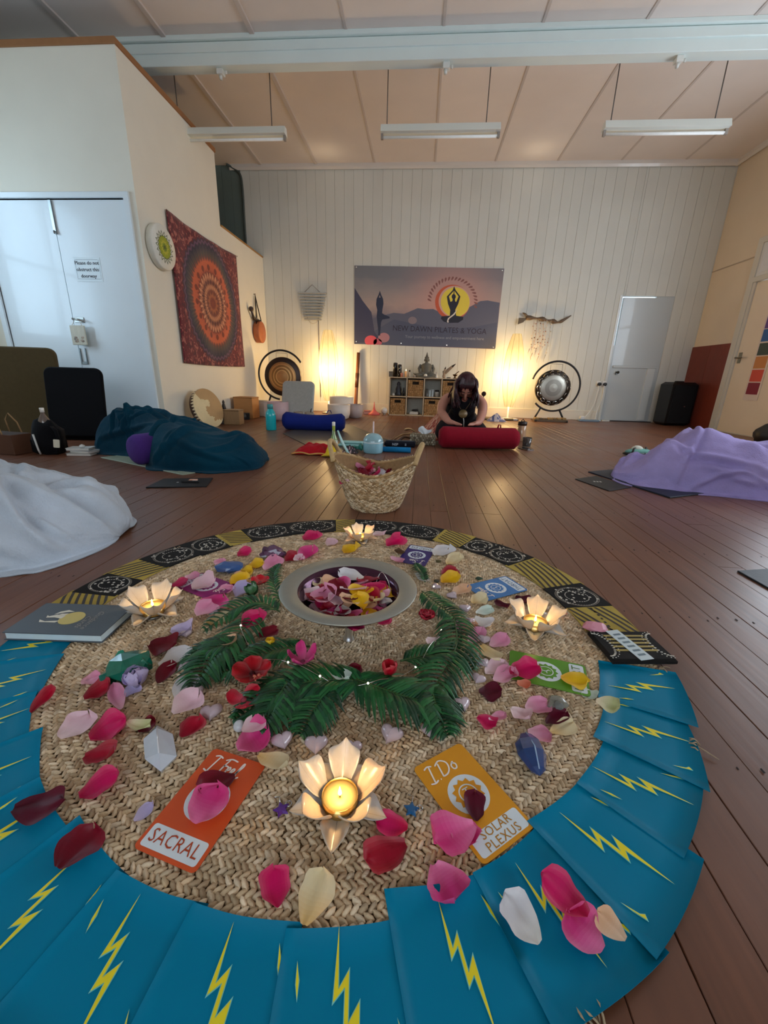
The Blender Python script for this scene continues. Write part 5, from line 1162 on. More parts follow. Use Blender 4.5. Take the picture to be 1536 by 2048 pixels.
M().tube([(.0, -.012, -.01), (.012, -.016, -.06), (.014, -.018, -.11)], .004, C(196, 196, 190), 6).build('tassel', 'matte', nl); M().tube([(-.02, .0, .04), (-.06, .02, .10), (-.075, .06, .15)], .0025, C(120, 100, 70), 5).build('cord', 'matte', nl); M().tube([(.02, .0, .04), (.06, .02, .10), (.075, .06, .15)], .0025, C(120, 100, 70), 5).build('cord', 'matte', nl)

# ------------------------------------------------------------------ tissue box cover, sticks
def strands(fn, rows, cols_fn, col_choices, lsc=.62, wsc=.55, hsc=.5, rows_two=True, seed=1, skip=None):
    """plaited strands laid over a surface: fn(u, w) -> point, normal; each strand is a small dome leaning in the plait"""
    rg = np.random.default_rng(seed); Vs, Fs, Cs = [], [], []; base = 0
    nu, nv = 5, 4
    uu, vv = np.meshgrid(np.linspace(-1, 1, nu), np.linspace(-1, 1, nv)); uu, vv = uu.ravel(), vv.ravel()
    prof = np.sqrt(np.maximum(0, 1-uu**2*.98)); X = uu; Y = vv*prof; Z = np.sqrt(np.maximum(0, 1-Y**2*.9-.55*uu**2)) - .35
    quad = np.array([(j*nu+i, j*nu+i+1, (j+1)*nu+i+1, (j+1)*nu+i) for j in range(nv-1) for i in range(nu-1)])
    cc = np.array(col_choices)
    for (c, t, b, n, L_, W_, H_) in fn:
        k = len(c); V = c[:, None, :] + t[:, None, :]*(X[None, :, None]*L_[:, None, None]) + b[:, None, :]*(Y[None, :, None]*W_[:, None, None]) + n[:, None, :]*(Z[None, :, None]*H_[:, None, None])
        Vs.append(V.reshape(-1, 3)); Fs.append((quad[None]+(np.arange(k)*nu*nv)[:, None, None]+base).reshape(-1, 4)); base += k*nu*nv
        cs = cc[rg.integers(0, len(cc), k)]*rg.uniform(.78, 1.18, k)[:, None]; cs[:, 3] = 1; Cs.append(np.repeat(cs, len(quad), axis=0))
    return np.concatenate(Vs), np.concatenate(Fs), np.concatenate(Cs)
def plait_rows(surface, rows, n_per, lean=.6, lsc=1.15, wsc=.62, hsc=.55):
    """rows: list of w; surface(theta array, w) -> P, T (along), B (across), N, pitch across, pitch along"""
    out = []
    for ri, w in enumerate(rows):
        for side in (-1, 1):
            n = n_per(w); th = (np.arange(n)+.5*(side > 0)+rng.uniform(-.12, .12, n))/n*2*PI
            P, Tn, B, Nn, pb, pa = surface(th, w)
            P = P + B*(side*pb*.25) + Nn*rng.uniform(-.05, .12, n)[:, None]*pb*.4
            a = lean*side*(1)+rng.uniform(-.12, .12, n); t = Tn*np.cos(a)[:, None]+B*np.sin(a)[:, None]; b = np.cross(Nn, t)
            out.append((P, t, b, Nn, np.full(n, pa*lsc*.55)*rng.uniform(.9, 1.15, n), np.full(n, pb*wsc*.42)*rng.uniform(.85, 1.1, n), np.full(n, pb*hsc*.55)))
    return out
tb = thing('tissue_box', 'woven grey seagrass tissue box cover with white tissue standing out', 'box', (.045, 3.76, 0), R(2))
M().box(-.108, .108, -.058, .058, .002, .094, C(128, 116, 96), .012).build('box_body', 'straw', tb)
m = M()
for r_ in range(5):
    for k in range(30):
        u = (k+.5*(r_ % 2))/30; per = .44+.24; d = u*per*1.0
        if d < .22: p = (-.11+d, -.06); ax = (.011, .005, .010)
        elif d < .34: p = (.11, -.06+(d-.22)); ax = (.005, .011, .010)
        elif d < .56: p = (.11-(d-.34), .06); ax = (.011, .005, .010)
        else: p = (-.11, .06-(d-.56)); ax = (.005, .011, .010)
        m.ball((p[0], p[1], .012+r_*.018), ax, random.choice([C(150, 138, 114), C(116, 104, 84), C(178, 168, 146), C(132, 120, 100)]), 6, 4)
for i in range(9):
    for j in range(5): m.ball((-.09+i*.0225, -.044+j*.022, .094), (.012, .011, .006), random.choice([C(150, 138, 114), C(116, 104, 84), C(178, 168, 146)]), 6, 4)
stuff(m.build('weave', 'straw', tb))
ts = thing('tissue', 'white paper tissue standing up out of the woven box', 'tissue', (.06, 3.75, .095)); m = M()
m.grid(lambda u, v: ((u-.5)*(.03+.09*min(1, v*2)), .008*math.sin(u*8+v*3), v*(.065-.02*abs(u-.35)*2+.012*math.sin(u*7))), 14, 8, C(232, 240, 244)); o = m.build('sheet', 'matte', ts); so = o.modifiers.new('t', 'SOLIDIFY'); so.thickness = .001
for i, (a, b) in enumerate((((780, 886), (826, 870)), ((795, 890), (822, 884)), ((810, 868), (838, 880)))):
    p, q = gr(*a), gr(*b); t = thing('wooden_stick', ('curved brown stick, the longest of three by the woven tissue box', 'short dark stick lying nearest beside the woven tissue box', 'pale stick tip touching the woven tissue box')[i], 'stick', (p.x, p.y, .013+.016*i)); d = (q-p)
    m = M(); m.tube(catmull([(0, 0, 0), (d.x*.4, d.y*.4, .03), (d.x*.75, d.y*.75, .02), (d.x, d.y, .0)], 4), [.012, .014, .014, .013, .012, .012, .011, .011, .010, .010, .009, .008, .006], random.choice([C(104, 70, 48), C(70, 48, 38)]), 8); m.build('wood', 'wood', t); M().ball((d.x, d.y, .002), .014, C(60, 40, 32), 8, 6).build('knot', 'wood', t)

# ------------------------------------------------------------------ pile behind the basket
t = thing('red_cloth', 'crumpled red cloth with gold edging on the floor left of the basket', 'cloth', (gr(632, 905).x, gr(632, 905).y, 0))
m = M(); m.grid(lambda u, v: ((u-.5)*.30, (v-.5)*.26, .006+max(0, .062*(math.sin(PI*u)*math.sin(PI*v))**.6*(1+.75*noise.noise((u*4.2, v*3.4, 2))+.22*noise.noise((u*9, v*8, 2))))), 30, 24, C(176, 22, 34)); m.build('fold', 'fabric', t)
m = M(); m.tube([((u-.5)*.31, -.132+.01*math.sin(u*9), .008+.01*abs(math.sin(u*7))) for u in np.linspace(0, 1, 24)], .006, C(214, 160, 90), 6); m.tube([(-.155+.005*math.sin(v*9), (v-.5)*.26, .008) for v in np.linspace(0, 1, 14)], .006, C(200, 120, 80), 6); m.build('gold_edge', 'fabric', t)
t = thing('yellow_cloth', 'crumpled yellow cloth beside the red cloth, left of the basket', 'cloth', (gr(655, 910).x+.045, gr(655, 910).y, 0)); M().grid(lambda u, v: ((u-.5)*.15, (v-.5)*.18, .006+max(0, .07*math.sin(PI*u)*math.sin(PI*v)*(1+.9*noise.noise((u*5, v*4, 7))))), 24, 20, C(226, 190, 44)).build('fold', 'fabric', t); M().tube([(-.06, -.09, .008), (0, -.095, .016), (.06, -.09, .008)], .005, C(190, 150, 40), 6).build('edge', 'fabric', t)
t = thing('glass_bottle', 'tall slim glass bottle with printed label and green liquid behind the basket', 'bottle', (gr(668, 907).x, gr(668, 907).y, 0)); M().lathe([(.026, 0), (.028, .006), (.028, .115), (.012, .15), (.011, .215)], 20, C(150, 176, 110)).build('bottle_body', 'quartz', t)
M().lathe([(.0115, .16, C(180, 196, 80)), (.0118, .212, C(206, 214, 170)), (.0125, .214, C(236, 234, 222)), (.0125, .24, C(236, 234, 222)), (.008, .242)], 16).build('neck', 'satin', t)
m = M(); m.lathe([(.0285, .03), (.0285, .105)], 24, C(224, 226, 220), cap=False)
for k in range(26): a = random.uniform(PI, 2*PI); z = random.uniform(.04, .098); m.box(.0288*math.cos(a)-.003, .0288*math.cos(a)+.003, .0288*math.sin(a)-.0006, .0288*math.sin(a)+.0006, z-.004, z+.004, C(96, 120, 96))
m.build('label', 'print', t)
t = thing('squeeze_tube', 'pale aqua squeeze tube leaning on the rim behind the basket', 'tube', (gr(690, 905).x-.0, gr(690, 905).y-.25, .0)); m = M(); m.tube([(.05, .12, .015), (.0, .13, .10), (-.035, .14, .185)], [.016, .017, .010], C(176, 214, 214), 12, flat=.5); m.build('tube_body', 'satin', t); M().tube([(.05, .12, .015), (.058, .119, .001)], .012, C(226, 236, 234), 12).build('cap', 'plastic', t)
t = thing('aqua_towel', 'folded pale aqua cloth behind basket, between bottle and tumbler', 'cloth', (gr(705, 893).x, gr(705, 893).y, 0)); M().box(-.12, .12, -.05, .05, .0, .028, C(136, 184, 180), .012).build('fold', 'fabric', t); M().box(-.10, .09, -.04, .045, .028, .045, C(150, 194, 190), .008).build('top_fold', 'fabric', t)
t = thing('printed_wrapper', 'crumpled dark printed wrapper behind basket, in front of aqua cloth', 'wrapper', (gr(700, 905).x, gr(700, 905).y, 0)); M().grid(lambda u, v: ((u-.5)*.13, (v-.5)*.09, .004+max(0, .04*math.sin(PI*u)*math.sin(PI*v)*(1+1.2*noise.noise((u*7, v*6, 2))))), 20, 14, lambda u, v: C(46, 42, 52) if noise.noise((u*8, v*8, 4)) < .15 else C(196, 166, 172)).build('foil', 'gloss', t); M().box(-.05, .05, -.03, .03, .0, .012, C(70, 54, 66), .003).build('base_fold', 'gloss', t)
def faceted(n, r, seed, squash=(1, 1, 1)):
    rr = random.Random(seed); bm = bmesh.new()
    for _ in range(n):
        d = Vector((rr.gauss(0, 1), rr.gauss(0, 1), rr.gauss(0, 1))).normalized()*r*rr.uniform(.85, 1.05); bm.verts.new((d.x*squash[0], d.y*squash[1], d.z*squash[2]))
    bmesh.ops.convex_hull(bm, input=bm.verts); loose = [v for v in bm.verts if not v.link_faces]; bmesh.ops.delete(bm, geom=loose, context='VERTS')
    bm.verts.ensure_lookup_table(); v = [tuple(p.co) for p in bm.verts]; ix = {p: i for i, p in enumerate(bm.verts)}; f = [tuple(ix[q] for q in p.verts) for p in bm.faces]; bm.free(); return v, f
for i, (px, py, r_) in enumerate(((722, 902, .03), (735, 898, .034), (712, 899, .022))):
    p = gr(px, py); t = thing('teal_crystal', ('teal crystal chunk behind basket, nearest the wrapper', 'largest teal crystal chunk beside the domed tumbler', 'smallest teal crystal chunk behind the basket')[i], 'crystal', (p.x, p.y, 0)); v, f = faceted(18, r_, 50+i); z0 = min(q[2] for q in v); M().add([(a, b, c-z0) for a, b, c in v], f, C(60, 140, 126)).build('chunk', 'crystal', t); v, f = faceted(12, r_*.5, 70+i); M().add([(a+r_*.7, b-.01, c+r_*.6) for a, b, c in v], f, C(90, 166, 150)).build('point', 'crystal', t)
t = thing('domed_tumbler', 'pale blue domed tumbler with a straw behind the basket', 'tumbler', (gr(746, 905).x, gr(746, 905).y, 0)); M().lathe([(.072, 0), (.078, .01), (.08, .075), (.078, .085)], 30, C(140, 190, 206)).build('cup', 'gloss', t); M().lathe([(.081, .085), (.079, .105), (.066, .13), (.042, .148), (.012, .155), (.008, .155)], 30, C(164, 206, 216), cap=False).build('dome_lid', 'quartz', t); M().tube([(0, 0, .10), (.0, 0, .245)], .006, C(226, 206, 204), 10).build('straw', 'plastic', t)
m = M(); m.lathe([(.0815, .08), (.083, .085), (.0815, .09)], 30, C(206, 226, 230), cap=False); m.build('rim', 'plastic', t)
t = thing('black_pouch', 'black zip pouch with white lettering to the right of domed tumbler', 'pouch', (gr(800, 893).x, gr(800, 893).y, 0)); M().box(-.135, .135, -.05, .05, 0, .05, C(22, 24, 34), .016).build('pouch_body', 'fabric', t); M().text('NSP', .03, T(-.04, -.0515, .024) @ FACE_CAM, C(196, 206, 216), depth=.0005).text('II', .03, T(.05, -.0515, .024) @ FACE_CAM, C(196, 206, 216), depth=.0005).build('lettering', 'print', t); M().box(-.13, .13, -.004, .004, .05, .054, C(90, 96, 104)).build('zip', 'satin', t)
t = thing('blue_roll', 'bright blue rolled cloth lying in front of the black pouch', 'roll', (gr(792, 903).x, gr(792, 903).y-.04, .022)); M().tube([(-.16, 0, 0), (.12, 0, 0)], .022, C(20, 110, 160), 14).build('roll', 'fabric', t)

# ------------------------------------------------------------------ seagrass basket
bs = thing('seagrass_basket', 'woven seagrass basket with two raised handles holding rose petals', 'basket', (-.185, 1.83, 0))
def rimz(th): return .172+.058*abs(np.cos(th))**1.7
def bsurf(th, w):
    zr = rimz(th); z = w*zr+.004; s = z/.28
    r = .108+.085*np.clip(s, 0, 1.2)**.75*(1+.12*np.cos(2*th)); P = np.stack([r*np.cos(th), r*np.sin(th), z], 1)
    e = 1e-3; zr2 = rimz(th+e); z2 = w*zr2+.004; r2 = .108+.085*np.clip(z2/.28, 0, 1.2)**.75*(1+.12*np.cos(2*(th+e))); Tn = np.stack([r2*np.cos(th+e), r2*np.sin(th+e), z2], 1)-P; Tn /= np.linalg.norm(Tn, axis=1)[:, None]
    w2 = w+e; z3 = w2*zr+.004; r3 = .108+.085*np.clip(z3/.28, 0, 1.2)**.75*(1+.12*np.cos(2*th)); B = np.stack([r3*np.cos(th), r3*np.sin(th), z3], 1)-P; L_ = np.linalg.norm(B, axis=1); B /= L_[:, None]
    return P, Tn, B, np.cross(Tn, B), .0150, .0160
BC_ = [C(204, 176, 136), C(178, 148, 108), C(222, 200, 164), C(158, 128, 92), C(230, 212, 180)]
V, F_, Cc = strands(plait_rows(bsurf, [(i+.5)/14.4 for i in range(15)], lambda w: 62+int(10*w), .55, 1.3, .7, .6), None, None, BC_, seed=4)
stuff(link('weave', npmesh('weave', V, F_, Cc, True), 'straw', bs))
m = M()
def wall(u, v):
    th = np.array([2*PI*u]); P = bsurf(th, v)[0][0]; k = .975; return (P[0]*k, P[1]*k, P[2])
m.grid(wall, 48, 12, C(150, 118, 80), True, True); m.prism(circle(.106, 32), .001, .012, C(140, 110, 74)); o = m.build('wall', 'straw', bs)
for sx in (-1, 1):
    pts = catmull([(sx*.178, -.085, .22), (sx*.192, -.06, .262), (sx*.204, -.03, .292), (sx*.207, 0, .298), (sx*.204, .03, .292), (sx*.192, .06, .262), (sx*.178, .085, .22)], 5); m = M(); m.tube(pts, .0105, C(196, 166, 120), 10); m.build('handle', 'straw', bs)
m = M(); m.tube([tuple(bsurf(np.array([2*PI*k/60]), 1.0)[0][0]) for k in range(60)], .006, C(180, 148, 104), 8, closed=True); m.build('rim', 'straw', bs)

# ------------------------------------------------------------------ the round jute rug
RCX, RCY, RR = -.168, .859, .710
RZT = .011                                                        # height of the plait tops
rug = thing('jute_rug', 'round plaited jute rug covered with petals, cards and crystals', 'rug', (RCX, RCY, 0))
M().prism(circle(RR-.004, 96), .0005, .0055, C(112, 90, 64)).build('backing', 'straw', rug)
def rsurf(th, w):
    r = w+0*th; P = np.stack([r*np.cos(th), r*np.sin(th), np.full_like(th, .0058)], 1); Tn = np.stack([-np.sin(th), np.cos(th), 0*th], 1); B = np.stack([np.cos(th), np.sin(th), 0*th], 1); Nn = np.zeros_like(P); Nn[:, 2] = 1
    return P, Tn, B, Nn, .0168, .0108
JC_ = [C(208, 184, 150), C(196, 172, 138), C(218, 196, 164), C(184, 158, 126), C(226, 206, 176), C(204, 178, 144)]
rows = [.010+.0168*i for i in range(50) if .010+.0168*i < RR-.006]
V, F_, Cc = strands(plait_rows(rsurf, rows, lambda w: max(6, int(2*PI*w/.0098)), .74, 1.30, .62, .85), None, None, JC_, seed=2)
stuff(link('plait', npmesh('plait', V, F_, Cc, True), 'straw', rug))
m = M()
for ang in (-8, -24, -60, -64, -100, 178, 150, 62, 48, 33):
    a = R(ang)
    for k in range(7):
        b = a+random.uniform(-.02, .02); p0 = Vector((RR*math.cos(b)*.99, RR*math.sin(b)*.99, .006)); d = Vector((math.cos(b+random.uniform(-.9, .9)), math.sin(b+random.uniform(-.9, .9)), 0)); l = random.uniform(.016, .034)
        m.tube(catmull([p0, p0+d*l*.5+Vector((0, 0, random.uniform(0, .012))), p0+d*l+Vector((random.uniform(-.01, .01), random.uniform(-.01, .01), -.002))], 3), [.0013]*6+[.0006], C(170, 150, 122), 4)
stuff(m.build('frayed_end', 'straw', rug))

# cloth bands fanned round the rim of the rug, folded sheet over sheet
def pol(a, r): return (r*math.cos(a), r*math.sin(a))
def sector(a0, a1, r0, r1, n=7, j0=0.0, j1=0.0):
    inn = [pol(a0+(a1-a0)*i/n, r0+j0*(i/n-.5)) for i in range(n+1)]; out = [pol(a0+(a1-a0)*i/n, r1+j1*(i/n-.5)) for i in range(n+1)]
    return out + inn[::-1]
TEAL, CY, YE = C(0, 124, 160), C(120, 214, 214), C(240, 222, 36)
BOLT = [(605, 125), (697, 305), (715, 240), (775, 395), (790, 315), (935, 605), (797, 447), (797, 395), (718, 375), (720, 305)]
def bolt_local():
    a, e = Vector((130, 435)), Vector((230, 1050)); d = (e-a); L = d.length; d.normalize(); n = Vector((d.y, -d.x)); out = []
    for p in [(130, 435), (140, 665), (190, 600), (188, 775), (240, 710), (230, 1050), (205, 810), (160, 850), (163, 680), (108, 728)]:
        q = Vector(p)-a; out.append((q.dot(d)/L, q.dot(n)/L))
    return out
BL = bolt_local()
tc_ = thing('teal_cloth', 'teal printed cloth with yellow lightning bolts fanned around the near half of rug', 'cloth', (RCX, RCY, 0))
A0, A1, NP = R(-8), R(-169), 15
for k in range(NP):
    a0 = A0+(A1-A0)*k/NP; a1 = A0+(A1-A0)*(k+1)/NP-R(1.6); rr = random.Random(40+k)
    r0, r1 = .578+rr.uniform(-.009, .009), .723+rr.uniform(-.008, .010)
    if k in (6, 7): r0 += .008
    zb, n = .0115, 10; nr = 4
    j0, j1 = rr.uniform(-.018, .010), rr.uniform(-.02, .02)
    v = []
    for jr in range(nr+1):
        for i in range(n+1):
            u, w = i/n, jr/nr; r = r0+j0*(u-.5)+(r1+j1*(u-.5)-r0-j0*(u-.5))*w; a = a0+(a1-a0)*u
            z = zb+.0032*u+.0016*math.sin(u*7+k)*math.sin(w*3+k)
            v.append((*pol(a, r), z))
    N1 = len(v); v2 = [(x, y, z-.0012) for x, y, z in v]; f = []
    for jr in range(nr):
        for i in range(n):
            q = (jr*(n+1)+i, (jr+1)*(n+1)+i, (jr+1)*(n+1)+i+1, jr*(n+1)+i+1); f.append(q[::-1]); f.append(tuple(N1+t for t in q))
    bd = [i for i in range(n+1)]+[jr*(n+1)+n for jr in range(1, nr+1)]+[nr*(n+1)+i for i in range(n-1, -1, -1)]+[jr*(n+1) for jr in range(nr-1, 0, -1)]
    for i in range(len(bd)): p, q = bd[i], bd[(i+1) % len(bd)]; f.append((p, q, N1+q, N1+p))
    m = M(); m.add(v+v2, f, TEAL, False)
    for i in range(len(m.sm)): m.sm[i] = i < 2*n*nr
    pn = m.build('fold_panel', 'satin_cloth', tc_)
    def put(u, w): # height of the sheet at panel coordinates
        r = r0+j0*(u-.5)+(r1+j1*(u-.5)-r0-j0*(u-.5))*w; a = a0+(a1-a0)*u
        return (*pol(a, r), zb+.0032*u+.0016*math.sin(u*7+k)*math.sin(w*3+k)+.0010)
    m = M()
    def bolt(u, w, size, rot, frag=None):
        c = put(u, w); am = a0+(a1-a0)*u; dr = Vector((math.cos(am+rot), math.sin(am+rot))); dn = Vector((-dr.y, dr.x)); pl = BL if frag is None else frag
        pts = []
        for (s_, t_) in pl: pts.append((c[0]+dr.x*(s_-.5)*size+dn.x*t_*size, c[1]+dr.y*(s_-.5)*size+dn.y*t_*size))
        def hh(x, y):
            r = math.hypot(x, y); a = math.atan2(y, x)
            while a > a0+.5: a -= 2*PI
            uu = (a-a0)/(a1-a0); return zb+.0032*uu+.0016*math.sin(uu*7+k)*math.sin(((r-r0)/(r1-r0))*3+k)
        # triangulated strips so that the print follows the sheet
        z = max(hh(x, y) for x, y in pts)
        m.poly([(x, y, hh(x, y)+.0007) for x, y in pts], CY)
        cx, cy = sum(p[0] for p in pts)/len(pts), sum(p[1] for p in pts)/len(pts)
        inner, sg = [], (1 if sum(pts[i-1][0]*pts[i][1]-pts[i][0]*pts[i-1][1] for i in range(len(pts))) > 0 else -1)
        for i in range(len(pts)):
            A, B, D = Vector(pts[i-1]), Vector(pts[i]), Vector(pts[(i+1) % len(pts)]); e1, e2 = (B-A).normalized(), (D-B).normalized()
            nn = Vector((-e1.y-e2.y, e1.x+e2.x)); kk = nn.length_squared; nn = nn*(2/max(kk, .35))*.0009*sg
            if nn.length > .004: nn = nn.normalized()*.004
            inner.append((B.x+nn.x, B.y+nn.y))
        m.poly([(x, y, hh(x, y)+.0012) for x, y in inner], YE)
    FR = [(.3, -.02), (.62, .05), (.70, .12), (.78, .02), (.52, -.02)]
    FT = [(.2, 0), (.5, .06), (.8, .02), (.55, -.03)]
    ro = rr.uniform(.05, .30)
    bolt(.5, .48, .128+rr.uniform(-.012, .012), ro)
    if k % 2 == 0: bolt(.16, .70, .07, ro, FR); bolt(.86, .30, .05, ro, FT)
    else: bolt(.14, .25, .055, ro, FT); bolt(.86, .78, .06, ro, FR)
    m.build('bolt_print', 'print', pn)

bt_ = thing('batik_cloth', 'black and yellow batik patterned cloth folded around the far half of the rug', 'cloth', (RCX, RCY, 0))
BLK, YL, IV = C(15, 13, 13), C(176, 154, 72), C(206, 202, 190)
def ang(px, py): q = gr(px, py); return math.atan2(q.y-RCY, q.x-RCX)
cuts = [((1245, 1275), 'y'), ((1205, 1222), 'b'), ((1150, 1180), 'y'), ((1062, 1125), 'b'), ((1000, 1098), 'b'), ((945, 1085), 'y'), ((890, 1070), 'b'), ((800, 1056), 'b'), ((715, 1050), 'y'), ((672, 1052), 'b'), ((575, 1060), 'b'), ((485, 1070), 'y'), ((440, 1080), 'b'), ((370, 1098), 'b'), ((285, 1125), 'y'), ((215, 1155), 'b'), ((150, 1190), 'y'), ((110, 1225), None)]
ags = [ang(*c[0]) % (2*PI) if ang(*c[0]) > -1 else ang(*c[0])+2*PI for c in cuts]
for k in range(len(cuts)-1):
    a0, a1, ty = ags[k], ags[k+1], cuts[k][1]; rr = random.Random(90+k); r0, r1 = .597+rr.uniform(-.006, .006), .728+rr.uniform(-.005, .006); zb = .0125
    m = M(); m.prism(sector(a0, a1+R(.8), r0, r1, 8), zb, zb+.002+.0006*(k % 2), BLK if ty == 'b' else YL); pn = m.build('fold_panel', 'fabric', bt_)
    zt = zb+.0027+.0006*(k % 2)-.0003; m = M(); da = a1-a0
    if ty == 'y':
        n = 7
        for i in range(n):
            w = r0+(r1-r0)*(i+.15)/n; w2 = w+(r1-r0)*.42/n; sk = .045*(1 if k % 4 else -1)
            if i == 3 and k % 3 == 0:
                for q in range(7): a = a0+da*(q+.5)/7; m.poly([(*pol(a-.006, w+.004), zt), (*pol(a+.006, w+.004), zt), (*pol(a+.006, w+.010), zt), (*pol(a-.006, w+.010), zt)], BLK)
                continue
            q1 = [pol(a0+da*(.03+.94*j/5), min(r1-.003, max(r0+.002, w+sk*(j/5-.5)))) for j in range(6)]; q2 = [pol(a0+da*(.03+.94*j/5), min(r1-.002, max(r0+.003, w2+sk*(j/5-.5)))) for j in range(6)]
            m.poly([(*p, zt) for p in q1]+[(*p, zt) for p in q2[::-1]], C(44, 32, 26))
    else:
        am, rm = (a0+a1)/2, (r0+r1)/2; hw, hh_ = abs(da)*rm*.44, (r1-r0)*.40
        base = T(*pol(am, rm), zt) @ RZ(am+PI/2)
        for q in (.98, .60):
            n = max(10, int(46*q))
            for i in range(n):
                b = 2*PI*i/n; x_, y_ = hw*q*math.cos(b), hh_*q*math.sin(b); s_ = .0019; mx = base @ T(x_, y_, 0) @ RZ(b+PI/2); m.add([mx @ Vector(p) for p in ((-s_*1.2, -s_*.6, 0), (s_*1.2, -s_*.6, 0), (s_*1.2, s_*.6, 0), (-s_*1.2, s_*.6, 0))], [(0, 1, 2, 3)], IV)
        for i in range(2): 
            pts = [base @ Vector((hw*1.06*math.cos(b)*(1-.06*i), hh_*1.12*math.sin(b)*(1-.06*i), .0)) for b in [PI*2*j/30 for j in range(31)]]
            for p, q in zip(pts[:-1], pts[1:]): d = (q-p).normalized()*.0009; pr = Vector((-d.y, d.x, 0)); m.add([p+pr, p-pr, q-pr, q+pr], [(0, 1, 2, 3)], C(120, 112, 100))
        for i in range(26):
            x_, y_ = rr.uniform(-hw, hw), rr.uniform(-hh_, hh_); mx = base @ T(x_, y_, .0002); m.add([mx @ Vector((.0034*math.cos(b), .0034*math.sin(b), 0)) for b in [2*PI*j/8 for j in range(8)]], [tuple(range(8))], IV)
    m.build('batik_print', 'print', pn)
# wrapped packet of the same cloth with a paper label, at the right end of the band
q0, q1, q2, q3 = gr(1190, 1280, .02), gr(1296, 1268, .02), gr(1330, 1328, .0), gr(1204, 1328, .0)
pk = thing('wrapped_packet', 'batik wrapped packet with a white paper label lying at the right end of batik cloth', 'packet', ((q0.x+q2.x)/2, (q0.y+q2.y)/2, .015), math.atan2(q2.y-q3.y, q2.x-q3.x))
W_, D_ = (q2-q3).length*1.0, .105
M().box(-W_/2, W_/2, -D_/2, D_/2, 0, .014, C(30, 28, 27), .004).build('packet_body', 'fabric', pk)
m = M()
for i in range(5): m.box(-W_*.32, W_*.34, -D_*.22+i*.013, -D_*.22+i*.013+.006, .0142, .0145, C(170, 150, 80))
for sx in (-1, 1):
    for k in range(16): a = -PI/2+PI*k/15; m.ball((sx*(W_*.48)-sx*.022*math.cos(a), .04*math.sin(a), .0145), (.0035, .0022, .0006), IV, 6, 4)
    for k in range(14): a = -PI/2+PI*k/13; m.ball((sx*(W_*.48)-sx*.031*math.cos(a), .046*math.sin(a), .0145), (.0018, .0016, .0006), IV, 6, 4)
m.build('batik_print', 'print', pk)
lb = M().box(-.016, .016, -D_/2-.001, D_/2, .0148, .0154, C(206, 220, 224), 0).xf(T(-.006, 0, 0) @ RZ(R(10))).build('paper_label', 'print', pk)
m = M()
for i in range(6): m.box(-.009, .009, -.040+i*.0145, -.034+i*.0145, .0156, .0158, C(110, 130, 140))
m.xf(T(-.006, 0, 0) @ RZ(R(10))); m.build('label_marks', 'print', lb)

# ------------------------------------------------------------------ cards
def paper(m, poly, z, col): m.add(p3(poly, z), [tuple(range(len(poly)))], col)
def card(name, label, px, up_px, z, col, parts):
    """px: centre; up_px: a pixel towards the head of the card"""
    c, u = gr(*px, z), gr(*up_px, z); rz = math.atan2(u.y-c.y, u.x-c.x)-PI/2
    t = thing('chakra_card', label, 'card', (c.x, c.y, z), rz, 'chakra cards on the rug'); w, h = .094, .152
    M().prism(rounded(w, h, .007, 4), 0, .0012, col).build('sheet', 'satin', t); m = M(); z_ = .0014
    paper(m, rounded(w*.9, h*.185, .004, 3, 0, -h*.375), z_, C(220, 230, 236)); paper(m, circle(w*.32, 36, 0, h*.02), z_, C(220, 230, 236)); m.build('white_panels', 'print', t)
    m = M()
    n = 12; v = []
    for k in range(2*n): a = PI*k/n; r_ = w*(.255 if k % 2 == 0 else .205); v.append((r_*math.cos(a), h*.02+r_*math.sin(a)))
    paper(m, v, .0017, col); ring(m, w*.135, w*.155, C(226, 232, 232), .0019, 30, T(0, h*.02, 0))
    for st in ([(-.055, .09), (.05, .09)], [(0, .09), (-.01, .0), (.045, -.05), (.02, -.1)], [(-.07, -.02), (.0, .0)]):
        m.ribbon([(x*w, h*.02+y*w) for x, y in st], .0028, T(0, 0, .0021), C(226, 232, 232))
    m.build('lotus_emblem', 'print', t)
    m = M(); dk = tuple(c_*.62 for c_ in col[:3])+(1,)
    lines = parts[0]
    for i, s_ in enumerate(lines): m.text(s_, .0235 if len(lines) == 1 else .0165, T(0, -h*.375+(.0 if len(lines) == 1 else .0072-.0150*i), .0018), dk, spacing=1.08)
    w_ = max(v_[0] for v_ in m.v)-min(v_[0] for v_ in m.v)
    if w_ > w*.78: m.v = [(v_[0]*w*.78/w_, v_[1], v_[2]) for v_ in m.v]
    m.build('lettering', 'print', t)
    m = M(); SC = h*.13
    x0 = 0
    for stroke in parts[1]: m.ribbon([tuple(p) for p in [(v_.x*SC, v_.y*SC) for v_ in catmull([(a, b, 0) for a, b in stroke], 5)]], .0024, T(-.004, h*.34, .0018), C(244, 236, 228))
    m.build('script', 'print', t); return t
LI = [[(-1.55, .62), (-1.2, .75), (-.85, .62)], [(-1.1, .68), (-1.25, .0), (-1.38, -.62)], [(-1.75, -.55), (-1.4, -.66), (-1.05, -.55)], [(-.86, -.58), (-.80, -.6)]]
FEEL = LI+[[(-.55, .55), (-.1, .78), (.45, .72)], [(-.2, .72), (-.38, .1), (-.5, -.55)], [(-.45, .12), (-.2, .16), (.02, .12)], [(.0, -.2), (.22, -.02), (.18, .14), (.04, .05), (.0, -.28), (.16, -.5), (.38, -.3)], [(.38, -.3), (.58, -.02), (.54, .14), (.42, .05), (.38, -.28), (.54, -.5), (.76, -.3)], [(.76, -.3), (1.05, .4), (1.06, .72), (.95, .6), (.86, -.2), (.98, -.5), (1.2, -.35)]]
